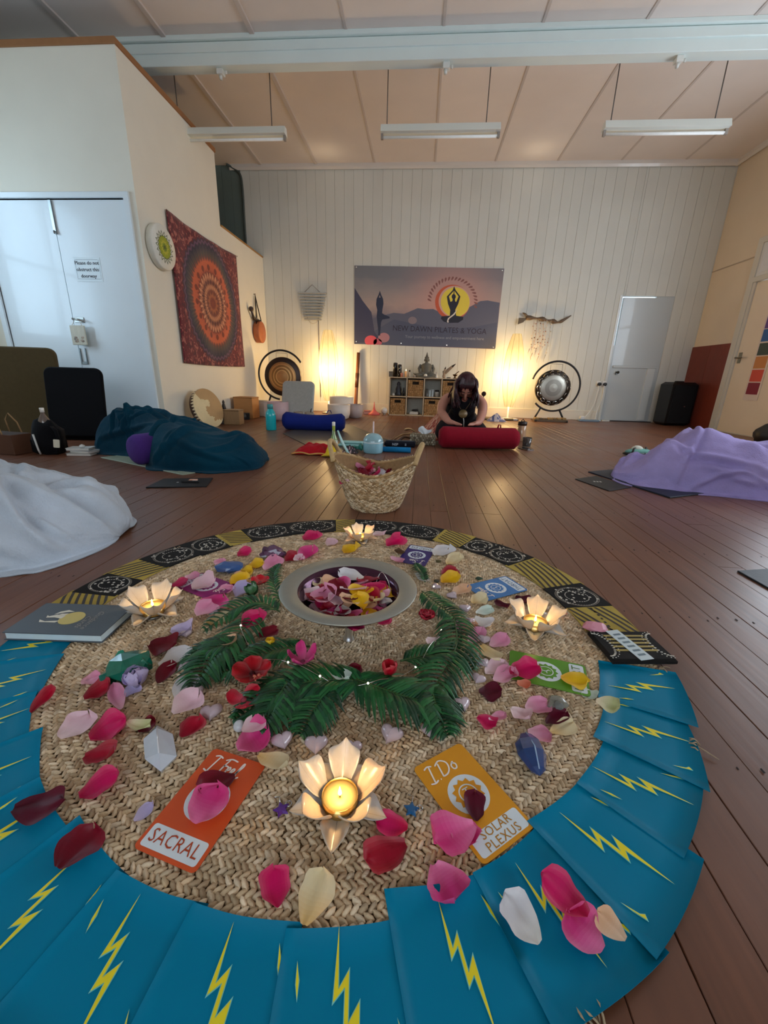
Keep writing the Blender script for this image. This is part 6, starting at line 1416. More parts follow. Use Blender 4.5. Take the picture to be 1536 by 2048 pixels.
DO = LI+[[(-.3, .6), (-.42, .0), (-.52, -.55)], [(-.62, .5), (-.1, .74), (.35, .4), (.3, -.1), (-.05, -.45), (-.5, -.52)], [(.75, .1), (.55, -.1), (.6, -.4), (.85, -.4), (.95, -.1), (.75, .1), (.9, .16)]]
LOVE = LI+[[(-.4, .7), (-.5, -.4), (.0, -.5)], [(.2, .0), (.05, -.2), (.2, -.4), (.35, -.2), (.2, .0), (.5, -.02)], [(.5, .0), (.62, -.42), (.8, .0)], [(.85, -.2), (1.05, -.1), (.95, .05), (.86, -.25), (1.0, -.45), (1.25, -.3)]]
SPEAK = LI+[[(.0, .6), (-.4, .55), (-.3, .1), (-.05, -.2), (-.4, -.5), (-.6, -.35)], [(.1, .0), (.05, -.8)], [(.1, -.05), (.3, .05), (.3, -.35), (.08, -.4)], [(.42, -.25), (.6, -.1), (.5, .05), (.42, -.25), (.55, -.45), (.75, -.3)], [(.95, .0), (.78, -.15), (.85, -.4), (1.0, -.05), (1.02, -.42)], [(1.15, .5), (1.15, -.42)], [(1.35, .02), (1.16, -.18), (1.38, -.42)]]
SEE = LI+[[(.1, .6), (-.35, .55), (-.25, .1), (.02, -.2), (-.35, -.5), (-.6, -.35)], [(.15, -.25), (.35, -.1), (.25, .05), (.15, -.25), (.28, -.45), (.5, -.3)], [(.5, -.25), (.7, -.1), (.6, .05), (.5, -.25), (.63, -.45), (.9, -.3)]]
ZC_ = RZT+.0012
card('c', 'orange card reading SACRAL and I Feel, with two petals lying on it', (412, 1605), (481, 1512), ZC_, C(214, 84, 34), (['SACRAL'], FEEL))
card('c', 'yellow card reading SOLAR PLEXUS and I Do', (940, 1592), (874, 1511), ZC_, C(222, 150, 22), (['SOLAR', 'PLEXUS'], DO))
card('c', 'green card reading HEART at the right of rug, partly under pink and yellow petals', (1095, 1344), (1045, 1333), ZC_, C(92, 150, 34), (['HEART'], LOVE))
card('c', 'blue card reading THROAT beside the right lotus candle', (993, 1176), (965, 1183), ZC_, C(44, 118, 186), (['THROAT'], SPEAK))
card('c', 'indigo card reading THIRD EYE behind the bowl', (834, 1110), (824, 1124), ZC_, C(48, 36, 110), (['THIRD EYE'], SEE))
card('c', 'magenta card reading CROWN under pale petals, beside the left lotus candle', (412, 1172), (436, 1181), ZC_, C(140, 40, 112), (['CROWN'], SEE))

# ------------------------------------------------------------------ boxed card set / book at the left
a, b, c_, d = gr(18, 1267, .031), gr(85, 1206, .031), gr(265, 1216, .031), gr(203, 1273, .031)
cen = (a+b+c_+d)/4; w, h = ((c_-b).length+(d-a).length)/2, ((b-a).length+(c_-d).length)/2; rz = math.atan2(d.y-a.y, d.x-a.x)
bo = thing('book', 'grey boxed book titled Guidance Cards with a gold disc, on the left of rug', 'book', (cen.x, cen.y, .0145), rz)
GR = C(76, 84, 92)
for z0, z1 in ((0, .0022), (.0175, .0197)): M().box(-w/2, w/2, -h/2, h/2, z0, z1, GR, .0006).build('cover', 'satin', bo)
M().box(-w/2+.003, w/2-.003, -h/2+.003, h/2-.003, .0022, .0175, C(206, 224, 230)).build('pages', 'matte', bo)
m = M(); zz = .0201; ring(m, 0, .026, C(206, 190, 110), zz, 30, T(-.0, .0, 0)); m.build('gold_disc', 'print', bo)
m = M(); IVR = C(226, 222, 206)
for pts in ([(-.012, .026), (-.03, .032), (-.044, .024), (-.05, .012), (-.042, .016), (-.03, .022)], [(-.02, .008), (-.042, .012), (-.056, .004), (-.062, .008), (-.058, -.002), (-.04, .0), (-.022, -.004)], [(-.02, -.012), (-.05, -.016), (-.066, -.010), (-.06, -.02), (-.024, -.02)], [(-.02, .018), (-.034, .016), (-.04, .01), (-.024, .008)]): m.poly([(x, y, .0203) for x, y in pts], IVR)
m.build('crouched_figure', 'print', bo)
m = M(); LT = C(150, 146, 140)
for s_, x_ in (('Guidance', .052), ('Cards', .036)): m.text(s_, .019, T(x_, -.004 if s_ == 'Guidance' else -.012, .0203) @ RZ(-PI/2), LT, shear=.35)
m.build('lettering', 'print', bo)

# ------------------------------------------------------------------ the pedestal bowl
BWX, BWY = gr(697, 1287).x, gr(697, 1287).y
BRZ, BRR = .143, .147
bw = thing('pedestal_bowl', 'silver pedestal bowl with broad grey rim, filled with rose petals', 'bowl', (BWX, BWY+.004, RZT-.002))
RIMC, INC = C(166, 168, 160), C(74, 40, 60)
rim_z = BRZ-RZT
M().lathe([(.110, rim_z-.002), (.115, rim_z+.0005), (BRR, rim_z+.004), (BRR+.0015, rim_z+.0025), (BRR, rim_z), (.118, rim_z-.006)], 64, RIMC, cap=False).build('rim', vc('brushed_pewter', .5, .75, var=.06, vs=60, bump=.05, bs=300), bw)
M().lathe([(.0, rim_z-.056), (.045, rim_z-.054), (.085, rim_z-.038), (.105, rim_z-.014), (.110, rim_z-.002), (.118, rim_z-.006), (.110, rim_z-.020), (.088, rim_z-.044), (.045, rim_z-.060), (.010, rim_z-.064), (.0, rim_z-.064)], 64, INC, cap=False).build('basin', vc('bowl_inside', .16, .55, var=.05), bw)
M().lathe([(.013, 0), (.013, .002), (.010, .006), (.009, .014), (.008, .03), (.0105, .037), (.008, .044), (.012, rim_z-.066), (.016, rim_z-.0605)], 32, C(214, 218, 222)).build('stem', 'metal', bw)

# ------------------------------------------------------------------ lotus candle holders
def lotus(label, px, rz, open_, z=RZT-.001, s=1.0):
    p = gr(*px, z); t = thing('lotus_candle_holder', label, 'candle holder', (p.x, p.y, z), rz, 'lotus candle holders'); t.scale = (s, s, s)
    cols = [C(206, 204, 200), C(226, 214, 196), C(236, 214, 186)]
    for ring_, (n, L, w, tilt, off, zc) in enumerate(((5, .052, .031, 12, PI/5, .004), (5, .062, .038, 56, 0, .007))):
        for k in range(n):
            a = 2*PI*k/n+off
            def fn(u, v, L=L, w=w, tilt=tilt):
                ww = w*.5*(math.sin(PI*min(1, v*.93+.07))**.72 if v < 1 else 0)*(.55+.45*math.sin(PI*min(1, v+.12)))*1.25; x = (u-.5)*2*ww
                al = R(tilt)*(.35+.65*v); rr_ = (.018 if tilt < 30 else .021)+L*v*math.cos(R(tilt)*(.55+.25*v)); zz = zc+L*v*math.sin(R(tilt)*(.55+.35*v))+.9*x*x/.02
                return (rr_*math.cos(a)-x*math.sin(a), rr_*math.sin(a)+x*math.cos(a), zz)
            m = M(); m.grid(fn, 7, 11, random.choice(cols)); o = m.build('petal', 'shell', t); so = o.modifiers.new('t', 'SOLIDIFY'); so.thickness = .0008
            m = M()
            m.tube([tuple(Vector(fn(.5, v))+Vector((0, 0, .0006))) for v in np.linspace(.1, .98, 6)], .0006, C(170, 160, 146), 4)
            m.build('midrib', 'satin', o)
    m = M(); m.lathe([(.024, 0), (.028, .003), (.022, .006)], 20, C(120, 116, 110)); m.build('foot', 'metal', t)
    cp = thing('tealight', label.replace('lotus shaped holder', 'tealight in holder'), 'candle', (0, 0, .0065)); cp.parent = None
    cp.location = (p.x, p.y, z+.0065*s); cp.scale = (s, s, s); cp['group'] = 'tealights'
    m = M(); m.lathe([(.025, 0), (.025, .0165), (.0242, .0165), (.0238, .012)], 28, C(214, 180, 110), cap=False); m.lathe([(0, .0), (.025, 0)], 28, C(180, 160, 120), cap=False); m.build('cup', 'metal', cp)
    M().lathe([(.0239, .002), (.0239, .0125), (.005, .0108), (0, .0106)], 28, C(255, 226, 150), cap=False).build('wax', 'wax', cp)
    M().tube([(0, 0, .0105), (.0004, 0, .0155)], .0006, C(40, 28, 20), 5).build('wick', 'matte', cp)
    M().lathe([(.0002, .0135), (.0026, .0175), (.0024, .0205), (.0012, .0255), (.0001, .031)], 10, C(255, 210, 130), cap=False).build('flame', 'flame', cp)
    l = bpy.data.lights.new('candle_flame', 'POINT'); l.energy = CANDLE; l.color = (1, .60, .25); l.shadow_soft_size = .006; lo = bpy.data.objects.new('candle_flame', l); COL.objects.link(lo); lo.parent = cp; lo.location = (0, 0, .043); lo['kind'] = 'helper'
    return t
CANDLE = .12
lotus('lotus shaped holder of shell petals nearest the viewer, between orange and yellow cards', (680, 1612), R(92), 1)
lotus('lotus shaped holder of pinkish shell petals beside the grey book', (308, 1228), R(20), 1, s=1.12)
lotus('lotus shaped holder of cream shell petals next to the blue card', (1068, 1258), R(74), 1, s=1.08)
lotus('lotus shaped holder of shell petals farthest away, behind the bowl', (720, 1082), R(40), 1, s=.95)

# ------------------------------------------------------------------ petals
PC = dict(dr=(C(124, 4, 32), C(98, 2, 24)), r=(C(184, 6, 48), C(150, 4, 38)), m=(C(222, 8, 104), C(190, 4, 78)), hp=(C(226, 60, 140), C(240, 130, 180)), p=(C(232, 150, 184), C(240, 190, 206)), pp=(C(238, 200, 212), C(244, 220, 222)),
          w=(C(230, 228, 232), C(238, 234, 226)), c=(C(236, 220, 178), C(226, 190, 122)), y=(C(246, 200, 24), C(236, 176, 10)), lv=(C(196, 184, 226), C(212, 200, 232)), pe=(C(238, 190, 150), C(240, 210, 180)), mi=(C(214, 232, 220), C(230, 236, 226)), pl=(C(96, 8, 38), C(74, 6, 30)), gc=(C(206, 210, 150), C(236, 220, 190)), co=(C(238, 130, 100), C(240, 160, 130)))
def petal_mesh(L, W_, cup, curl, seed, c1, c2, twist=0.0, notch=.06):
    rr = random.Random(seed); nu, nv = 11, 12; m = M(); V = []
    ph = rr.uniform(0, 6); fx, fk = rr.uniform(-.6, .6), rr.uniform(-.25, .35); cup *= rr.uniform(.3, .6); pt = rr.uniform(-.05, .10); ax = rr.uniform(-.18, .18)
    for j in range(nv):
        v = j/(nv-1); wd = W_*.5*(.10+.90*math.sin(PI*min(1, .03+v*.72))**.9)*(1 if v < .78 else (max(0, 1-((v-.78)/.22)**2.6))**.6*.97+.03)
        for i in range(nu):
            u = (i/(nu-1)-.5)*2; wd2 = wd*(1+.22*noise.noise((u*.8+seed*1.7, v*3.2, seed*.37))+ax*u*v); x = u*wd2; y = L*(v-.5)+.07*L*noise.noise((u*1.6, seed*2.1, v*1.5))*v+pt*L*(1-abs(u))*max(0, v-.8)*3-L*notch*math.exp(-(u*3)**2)*(v**6)*1.0
            z = cup*W_*.5*(u*u)*(.35+.65*v)+curl*L*((v-.45)**2)*1.1*(1 if v > .45 else .5)
            z += fk*W_*.5*max(0, (u-fx) if fx > 0 else (fx-u))*v; z += .05*W_*math.sin(u*5+ph)*v+.04*W_*noise.noise((u*1.7+seed, v*2.1, ph)) + .035*W_*math.sin(v*9+ph)*abs(u)**2
            tw = twist*(v-.5); V.append((x*math.cos(tw)-z*math.sin(tw), y, x*math.sin(tw)+z*math.cos(tw)))
    z0 = min(p[2] for p in V); V = [(x, y, z-z0) for x, y, z in V]; F, Cc = [], []
    for j in range(nv-1):
        for i in range(nu-1):
            F.append((j*nu+i, j*nu+i+1, (j+1)*nu+i+1, (j+1)*nu+i)); k = 1-min(1, j/(nv-1)*1.6); k = max(0, k)
            cc = tuple(c1[q]*(1-k)+c2[q]*k for q in range(3)); ed = .10*(abs(i-4.5)/4.5)**3; pale = (.75, .6, .55) if sum(c1[:3]) > .35 else (.22, .05, .08)
            Cc.append(tuple(cc[q]*(1-ed)+pale[q]*ed for q in range(3))+(1,))
    m.add(V, F, Cc, True); return m
NPET = [0]
def petal(bx, by, tx, ty, wr, ck, label, z=RZT, cup=.5, curl=.35, tilt=0, twist=0.0, group=None, cat='petal', name='petal', lift=0.0):
    NPET[0] += 1; s = NPET[0]; a, b = gr(bx, by, z+.004), gr(tx, ty, z+.004); L = max(.012, (b-a).length); c1, c2 = PC[ck]; mx_, my_, ex, ey = (bx+tx)/2, (by+ty)/2, -(ty-by)*wr/2, (tx-bx)*wr/2; e = gr(mx_+ex, my_+ey, z+.004)-gr(mx_-ex, my_-ey, z+.004); dd = (b-a).normalized(); Wp = max(.35*L, min(1.3*L, abs(e.x*dd.y-e.y*dd.x)))
    m = petal_mesh(L, Wp*.93, cup, curl, s, c1, c2, twist); o = m.build(name, 'petal'); o.location = ((a.x+b.x)/2, (a.y+b.y)/2, z+lift); o.rotation_euler = (R(tilt), 0, math.atan2(b.y-a.y, b.x-a.x)-PI/2)
    return tag(o, label, cat, group)
ZK = .0195   # on the teal cloth
ZD = RZT+.003 # on a card
P_ = petal
# near edge of the rug
P_(556, 1812, 548, 1738, .95, 'm', 'folded magenta rose petal on the near edge of rug beside the cream petal', cup=.9)
P_(608, 1849, 646, 1742, .66, 'c', 'large cream petal with a pointed tip on the near edge of rug', cup=.7)
P_(815, 1655, 752, 1640, .95, 'm', 'broad magenta petal tucked against the near lotus holder', cup=.8, curl=.2)
P_(812, 1690, 728, 1728, .95, 'r', 'deep red cupped petal below the near lotus holder', cup=1.1, lift=.003)
P_(948, 1655, 868, 1700, 1.05, 'hp', 'large bright pink petal lying over the lower corner of yellow card', z=ZD, cup=.7, lift=.006)
P_(905, 1640, 952, 1690, .9, 'hp', 'pink petal fold overlapping SOLAR PLEXUS lettering on yellow card', z=ZD, cup=.5, lift=.002)
P_(868, 1728, 910, 1808, 1.15, 'hp', 'pink cupped petal below the yellow card, nearest the teal cloth', cup=1.0)
P_(952, 1640, 950, 1582, .85, 'pl', 'dark plum petal lying on the emblem of the yellow card', z=ZD, cup=.6)
P_(390, 1650, 438, 1578, 1.1, 'hp', 'bright pink folded petal on the orange card', z=ZD, cup=.8, lift=.004)
P_(470, 1552, 395, 1578, .62, 'dr', 'dark red petal across the top of the orange card', z=ZD, cup=.5)
P_(158, 1592, 238, 1550, .62, 'm', 'long pale edged magenta petal at the left edge of jute', cup=1.0)
P_(168, 1512, 232, 1505, .8, 'r', 'crumpled red magenta petal at left, above the long magenta petal', cup=1.1)
P_(180, 1478, 252, 1440, .85, 'm', 'bright magenta double petal left of the clear quartz point', cup=.8)
P_(276, 1462, 312, 1444, .8, 'dr', 'dark red petal behind the clear quartz point', cup=.8)
P_(254, 1448, 302, 1462, .6, 'gc', 'pale green cream curled petal beside the clear quartz point', cup=1.3, lift=.006)
P_(122, 1476, 180, 1428, .82, 'pp', 'pale pink smooth petal at left edge of the jute', cup=.8)
P_(268, 1640, 306, 1606, .55, 'lv', 'small lilac petal left of the orange card', cup=.9)
P_(26, 1618, 130, 1602, .62, 'pl', 'large dark maroon petal on teal cloth at the left', z=ZK, cup=.4)
P_(116, 1735, 190, 1655, .70, 'dr', 'dark red petal with curled stem lying on teal cloth at the left', z=ZK, cup=.6)
P_(62, 1424, 106, 1380, .42, 'r', 'slim red petal on the teal cloth edge at left', z=ZK, cup=1.2)
P_(162, 1366, 202, 1350, .95, 'p', 'pink petal at left, above the dark magenta petal', cup=.7)
P_(168, 1398, 222, 1376, .62, 'r', 'dark magenta curled petal left of the lilac rose', cup=1.3)
P_(242, 1418, 228, 1376, .9, 'p', 'pink cupped petal in front of the lilac rose', cup=1.4)
P_(252, 1392, 276, 1372, .9, 'lv', 'pale lilac petal fallen in front of the lilac rose', cup=.9)
P_(356, 1404, 380, 1352, .8, 'w', 'white petal with a curled tip left of the ferns', cup=.8)
P_(348, 1438, 402, 1402, .85, 'pp', 'pale pink boat shaped petal resting on red petal left of ferns', cup=1.3, lift=.010)
P_(362, 1472, 400, 1438, .95, 'r', 'red petal beneath the pale pink boat shaped petal', cup=.7)
P_(298, 1290, 354, 1290, .78, 'dr', 'dark red petal above the green stone', cup=.5)
P_(318, 1366, 344, 1326, .72, 'dr', 'dark red petal between the lilac rose and the fern', cup=.6)
P_(318, 1332, 384, 1304, .55, 'w', 'long white petal to the right of the green stone', cup=.9)
P_(340, 1262, 384, 1262, .7, 'lv', 'pale lilac petal in front of the left lotus holder', cup=1.0)
P_(475, 1500, 536, 1468, 1.15, 'hp', 'large pink petal with white streak at the near tip of the ferns', cup=1.2, curl=.6)
P_(486, 1476, 528, 1452, .9, 'pp', 'pale pink petal nested inside the large pink petal near ferns', cup=.8, lift=.015)
P_(516, 1508, 574, 1534, .75, 'c', 'cream wrinkled petal at the head of the orange card', z=ZD, cup=.8)
P_(440, 1300, 476, 1298, .95, 'pe', 'pale peach crumpled petal on the left fern', cup=1.0, lift=.02)
P_(490, 1270, 520, 1246, 1.1, 'm', 'magenta petal lying on the fern left of the bowl', cup=1.0, lift=.02)
P_(516, 1284, 556, 1270, .6, 'dr', 'dark red petal beside the yellow bud on the left fern', cup=.6, lift=.015)
P_(660, 1352, 698, 1378, .66, 'mi', 'pale mint petal on the fern in front of bowl', cup=.8, lift=.022)
P_(688, 1358, 720, 1344, .8, 'dr', 'dark red petal under the bowl beside the pale mint petal', cup=.7, lift=.012)
P_(852, 1292, 888, 1308, .75, 'pp', 'pale pink petal lying on the right fern', cup=.7, lift=.022)
P_(752, 1240, 784, 1244, .7, 'm', 'magenta petal on the jute just under the bowl', cup=.9)
# upper left
P_(394, 1220, 448, 1196, .95, 'hp', 'pink petal in the upper left group below the magenta card', cup=.6)
P_(396, 1236, 424, 1212, .95, 'p', 'pale pink petal overlapping the pink one below magenta card', cup=.5, lift=.006)
P_(342, 1172, 376, 1164, .95, 'm', 'crimson petal on the left corner of the magenta card', cup=1.0, z=ZD)
P_(370, 1158, 400, 1152, .6, 'p', 'small pink petal on the upper edge of magenta card', cup=.8, z=ZD, lift=.004)
P_(384, 1178, 430, 1166, .55, 'pp', 'pale pink shell like petal lying across the magenta card', cup=1.2, z=ZD)
P_(440, 1186, 464, 1174, .8, 'p', 'pink petal at the right corner of the magenta card', cup=.8)
P_(412, 1246, 462, 1238, .5, 'c', 'cream curled petal among the fern tips below magenta card', cup=1.2)
P_(476, 1112, 502, 1104, .95, 'm', 'rosy pink petal behind the blue stone', cup=1.1)
P_(430, 1128, 446, 1120, .9, 'p', 'small pink petal behind the left side of blue stone', cup=.9)
P_(498, 1134, 526, 1126, .85, 'y', 'yellow petal, the highest of three left of the bowl', cup=.9)
P_(478, 1150, 504, 1142, .85, 'y', 'yellow petal, the middle one of three left of the bowl', cup=.8)
P_(462, 1168, 492, 1154, .75, 'y', 'yellow petal, the lowest of three left of the bowl', cup=.9)
P_(470, 1158, 482, 1146, .9, 'pe', 'small peach petal between the yellow petals left of bowl', cup=.8)
P_(472, 1192, 494, 1172, .95, 'lv', 'pale lilac petal beside the green rolled leaf', cup=1.2)
P_(530, 1140, 554, 1122, .95, 'p', 'pink lilac petal in front of the purple amethyst', cup=1.1)
P_(572, 1122, 594, 1112, .8, 'r', 'red petal to the right of amethyst', cup=.9)
P_(598, 1120, 626, 1104, .85, 'hp', 'bright pink petal behind the bowl rim, right of amethyst', cup=1.0)
P_(608, 1080, 634, 1070, .8, 'm', 'rose red petal on the far edge of jute, left of the far lotus', cup=.9)
P_(654, 1090, 670, 1082, .95, 'pp', 'pale pink small petal left of the far lotus holder', cup=.9)
P_(688, 1106, 710, 1096, .95, 'y', 'yellow petal between far lotus holder and the bowl', cup=1.0)
P_(775, 1092, 801, 1080, .85, 'm', 'rose red petal to the right of the far lotus holder', cup=1.1)
P_(782, 1112, 806, 1126, .5, 'p', 'narrow pink petal at the near edge of indigo card', cup=.8, z=ZD)
P_(868, 1110, 898, 1100, .85, 'w', 'white petal at the right of the indigo card', cup=.8)
P_(894, 1128, 918, 1114, .85, 'c', 'cream wrinkled petal behind the red petal, right of indigo card', cup=1.0)
P_(884, 1148, 912, 1142, .75, 'r', 'red petal behind the bright yellow petal right of bowl', cup=.8)
P_(884, 1166, 914, 1156, .85, 'y', 'bright yellow petal right of the bowl', cup=1.0)
P_(832, 1146, 856, 1168, .55, 'w', 'white feathery petal against the right of the bowl rim', cup=.9)
P_(906, 1188, 936, 1176, .72, 'pe', 'cream peach petal to the left of the blue card', cup=1.1)
P_(944, 1206, 972, 1198, .85, 'c', 'cream pair shaped petal under the blue card', cup=1.2)
P_(953, 1226, 984, 1218, .6, 'mi', 'pale mint slim petal left of the right lotus holder', cup=.9)
P_(990, 1200, 1014, 1218, .6, 'pl', 'dark plum petal between the blue card and right lotus', cup=1.0)
P_(1030, 1194, 1060, 1204, .6, 'pl', 'dark plum petal behind the right lotus holder', cup=.8)
P_(900, 1244, 936, 1252, .7, 'p', 'pink petal to the right of the red pompom flower', cup=.8)
P_(926, 1258, 950, 1246, .8, 'pe', 'peach petal partly under the pink one beside the red pompom', cup=.8)
P_(948, 1236, 980, 1254, .8, 'w', 'white petal to the left of the right lotus holder', cup=.8)
P_(938, 1286, 964, 1262, .9, 'p', 'pink petal beside the right fern, left one of a pair', cup=.9)
P_(982, 1292, 1014, 1276, .9, 'p', 'pink smooth petal in front of the right lotus holder', cup=.6)
P_(962, 1290, 1000, 1324, .55, 'c', 'long cream petal in front of the right fern', cup=1.0)
P_(972, 1346, 1008, 1328, .9, 'pp', 'pale pink petal left of the green card', cup=.8)
P_(988, 1364, 1028, 1344, .85, 'p', 'pink petal at the left corner of the green card', cup=.8, lift=.003)
P_(1020, 1348, 1074, 1338, .78, 'm', 'bright magenta petal lying on the green card', cup=.8, z=ZD, lift=.002)
P_(1034, 1362, 1062, 1372, .75, 'co', 'peach petal on the near edge of green card', cup=1.1, z=ZD)
P_(1122, 1354, 1176, 1366, .6, 'y', 'yellow petal covering part of the HEART label on green card', cup=.9, z=ZD)
P_(1164, 1378, 1192, 1396, .8, 'mi', 'white petal with a pink base at the corner of green card', cup=.7)
P_(1192, 1400, 1238, 1420, .72, 'gc', 'pale green peach petal overlapping the teal cloth at right', z=ZK, cup=.7)
P_(958, 1384, 1002, 1386, .82, 'pl', 'dark maroon oval petal to the right of the ferns', cup=.4)
P_(1052, 1418, 1094, 1408, .95, 'p', 'pink petal of the group beside the grey stone', cup=.9)
P_(1022, 1416, 1058, 1440, .75, 'pp', 'pale pink petal at the left of the grey stone group', cup=.8)
P_(1092, 1448, 1130, 1430, .85, 'pl', 'dark plum petal in front of the grey stone', cup=.9, lift=.004)
P_(1102, 1464, 1146, 1446, .8, 'c', 'cream petal under the dark plum petal at right', cup=.7)
P_(1056, 1462, 1102, 1468, .82, 'p', 'large smooth pink petal above the blue faceted stone', cup=.5)
P_(955, 1432, 992, 1456, .7, 'm', 'rose red petal under the ferns at right, left one of a pair', cup=.9)
P_(978, 1440, 1010, 1430, .7, 'p', 'pink petal under the ferns at right, right one of a pair', cup=.9, lift=.003)
P_(1110, 1212, 1126, 1234, .7, 'co', 'coral petal behind the right lotus holder', cup=1.0)
P_(1078, 1886, 1010, 1790, .62, 'w', 'large white petal lying on teal cloth at lower right', z=ZK, cup=.9)
P_(1175, 1835, 1080, 1755, .6, 'm', 'long rose pink petal with a tail on teal cloth at lower right', z=ZK, cup=.6, lift=.004)
P_(1205, 1900, 1135, 1822, .85, 'hp', 'broad pink petal overlapping the tailed petal at lower right', z=ZK, cup=.9)
P_(1252, 1878, 1194, 1822, .62, 'pe', 'peach beige petal to the right of the pink pair on teal cloth', z=ZK, cup=.7)
P_(748, 1064, 766, 1072, .8, 'pp', 'pale petal on the far batik edge behind the far lotus', z=RZT+.006, cup=.6)
P_(588, 1122, 606, 1116, .95, 'pp', 'pale pink heart shaped petal behind the bowl rim', cup=.6, lift=.004)

# petals heaped in the bowl
def heap_z(x, y): 
    d = math.hypot(x-BWX, y-BWY-.004); return RZT+rim_z-.036+.020*max(0, 1-(d/.095)**2)
where = lambda x, y: ('back' if y > BWY+.03 else 'front' if y < BWY-.03 else 'middle')+(' left' if x < BWX-.025 else ' right' if x > BWX+.025 else '')
NAME = dict(dr='dark red', r='crimson', m='magenta', hp='bright pink', p='pink', pp='pale pink', w='white', c='cream', y='yellow', pe='peach')
seen = {}
for k, (px, py, ck, sz, an) in enumerate(((632, 1151, 'w', .04, 30), (624, 1166, 'dr', .05, 10), (646, 1170, 'c', .042, 60), (619, 1193, 'pp', .05, 120), (644, 1188, 'r', .05, 20), (663, 1178, 'pe', .042, 100), (688, 1178, 'hp', .048, 40), (703, 1161, 'w', .055, 80), (723, 1151, 'p', .04, 150), (743, 1154, 'hp', .062, -40), (762, 1151, 'y', .034, 0), (780, 1165, 'w', .038, 20),
        (738, 1169, 'r', .05, 70), (745, 1188, 'm', .055, 110), (767, 1181, 'm', .035, 10), (784, 1188, 'y', .05, 80), (796, 1173, 'w', .03, 60), (722, 1178, 'p', .034, 100), (723, 1196, 'y', .05, 95), (678, 1198, 'dr', .06, 20), (693, 1206, 'dr', .055, 45), (651, 1209, 'p', .06, 15), (671, 1214, 'pp', .045, 0), (706, 1193, 'pp', .055, -60), (698, 1214, 'pe', .04, 100), (720, 1213, 'y', .04, 30), (748, 1212, 'c', .06, 8), (772, 1204, 'w', .036, 50), (750, 1201, 'r', .04, 20), (681, 1149, 'dr', .045, 0), (767, 1193, 'p', .034, 130), (660, 1158, 'dr', .045, 60), (710, 1150, 'r', .04, 100), (635, 1205, 'r', .05, 40), (780, 1178, 'r', .04, 0))):
    q = gr(px, py, RZT+rim_z-.026); zz = heap_z(q.x, q.y)+random.uniform(.004, .010); c1, c2 = PC[ck]
    o = petal_mesh(sz*1.1, sz*random.uniform(.75, .95), random.uniform(.5, 1.1), random.uniform(.1, .5), 400+k, c1, c2).build('petal', 'petal'); o.location = (q.x, q.y, zz); o.rotation_euler = (R(random.uniform(-28, 18)), R(random.uniform(-22, 22)), R(an)); 
    lb = f'{NAME[ck]} petal in the pedestal bowl, {where(q.x, q.y)} of the heap'; seen[lb] = seen.get(lb, 0)+1
    if seen[lb] > 1: lb = f'{NAME[ck]} petal, the {("second", "third", "fourth")[seen[lb]-2]} from the left in {where(q.x, q.y)} of bowl'
    tag(o, lb, 'petal', 'petals in the pedestal bowl')
# petals in the basket
for k, (px, py, ck, sz, lb) in enumerate(((700, 945, 'pp', .05, 'pale pink petal at the left inside the seagrass basket'), (722, 940, 'p', .06, 'pink petal in the left middle inside the seagrass basket'), (738, 942, 'r', .075, 'crimson petal, the largest in the middle of the seagrass basket'), (728, 952, 'dr', .06, 'dark red petal at the front inside the seagrass basket'), (752, 950, 'm', .055, 'magenta petal right of the middle in the seagrass basket'), (762, 947, 'w', .04, 'white petal on the right inside the seagrass basket'), (774, 948, 'dr', .05, 'dark red petal at the right end inside the seagrass basket'), (740, 932, 'r', .06, 'crimson petal at the back inside the seagrass basket'), (716, 934, 'r', .05, 'crimson petal at the back left inside the seagrass basket'))):
    q = gr(px, py, .155); c1, c2 = PC[ck]; o = petal_mesh(sz*1.1, sz, 1.0, .4, 500+k, c1, c2).build('petal', 'petal'); o.location = (q.x, q.y, .150+.01*random.random()); o.rotation_euler = (R(random.uniform(5, 45)), R(random.uniform(-25, 25)), random.uniform(0, 6)); tag(o, lb, 'petal', 'petals in the seagrass basket')
ft = thing('petal_bed', 'bed of red petals filling the seagrass basket beneath the top ones', 'petals', (-.185, 1.83, 0)); m = M()
for k in range(70):
    a, r_ = random.uniform(0, 2*PI), .15*math.sqrt(random.random()); c1, c2 = PC[random.choice(['r', 'dr', 'p', 'm', 'pp', 'r'])]; s0 = len(m.v); pm = petal_mesh(.05, .045, .8, .3, 700+k, c1, c2); pm.xf(T(r_*math.cos(a), r_*math.sin(a), .128+random.uniform(-.006, .014)) @ RZ(random.uniform(0, 6)) @ Matrix.Rotation(random.uniform(-.5, .5), 4, 'X')); m.add(pm.v, pm.f, pm.c, True)
stuff(m.build('petals', 'petal', ft)); ft['kind'] = 'stuff'
rr = random.Random(11)
fb = thing('petal_bed', 'mixed petals lying beneath the top layer in the pedestal bowl', 'petals', (BWX, BWY+.004, RZT)); m = M()
for k in range(60):
    a, r_ = rr.uniform(0, 2*PI), .088*math.sqrt(rr.random()); c1, c2 = PC[rr.choice(['r', 'dr', 'hp', 'm', 'pp', 'p', 'w', 'y', 'pe'])]; pm = petal_mesh(.04, .034, .7, .3, 800+k, c1, c2); pm.xf(T(r_*math.cos(a), r_*math.sin(a), rim_z-.044+.020*max(0, 1-(r_/.092)**2)+rr.uniform(-.002, .004)) @ RZ(rr.uniform(0, 6)) @ Matrix.Rotation(rr.uniform(-.35, .35), 4, 'X')); m.add(pm.v, pm.f, pm.c, True)
stuff(m.build('petals', 'petal', fb)); fb['kind'] = 'stuff'

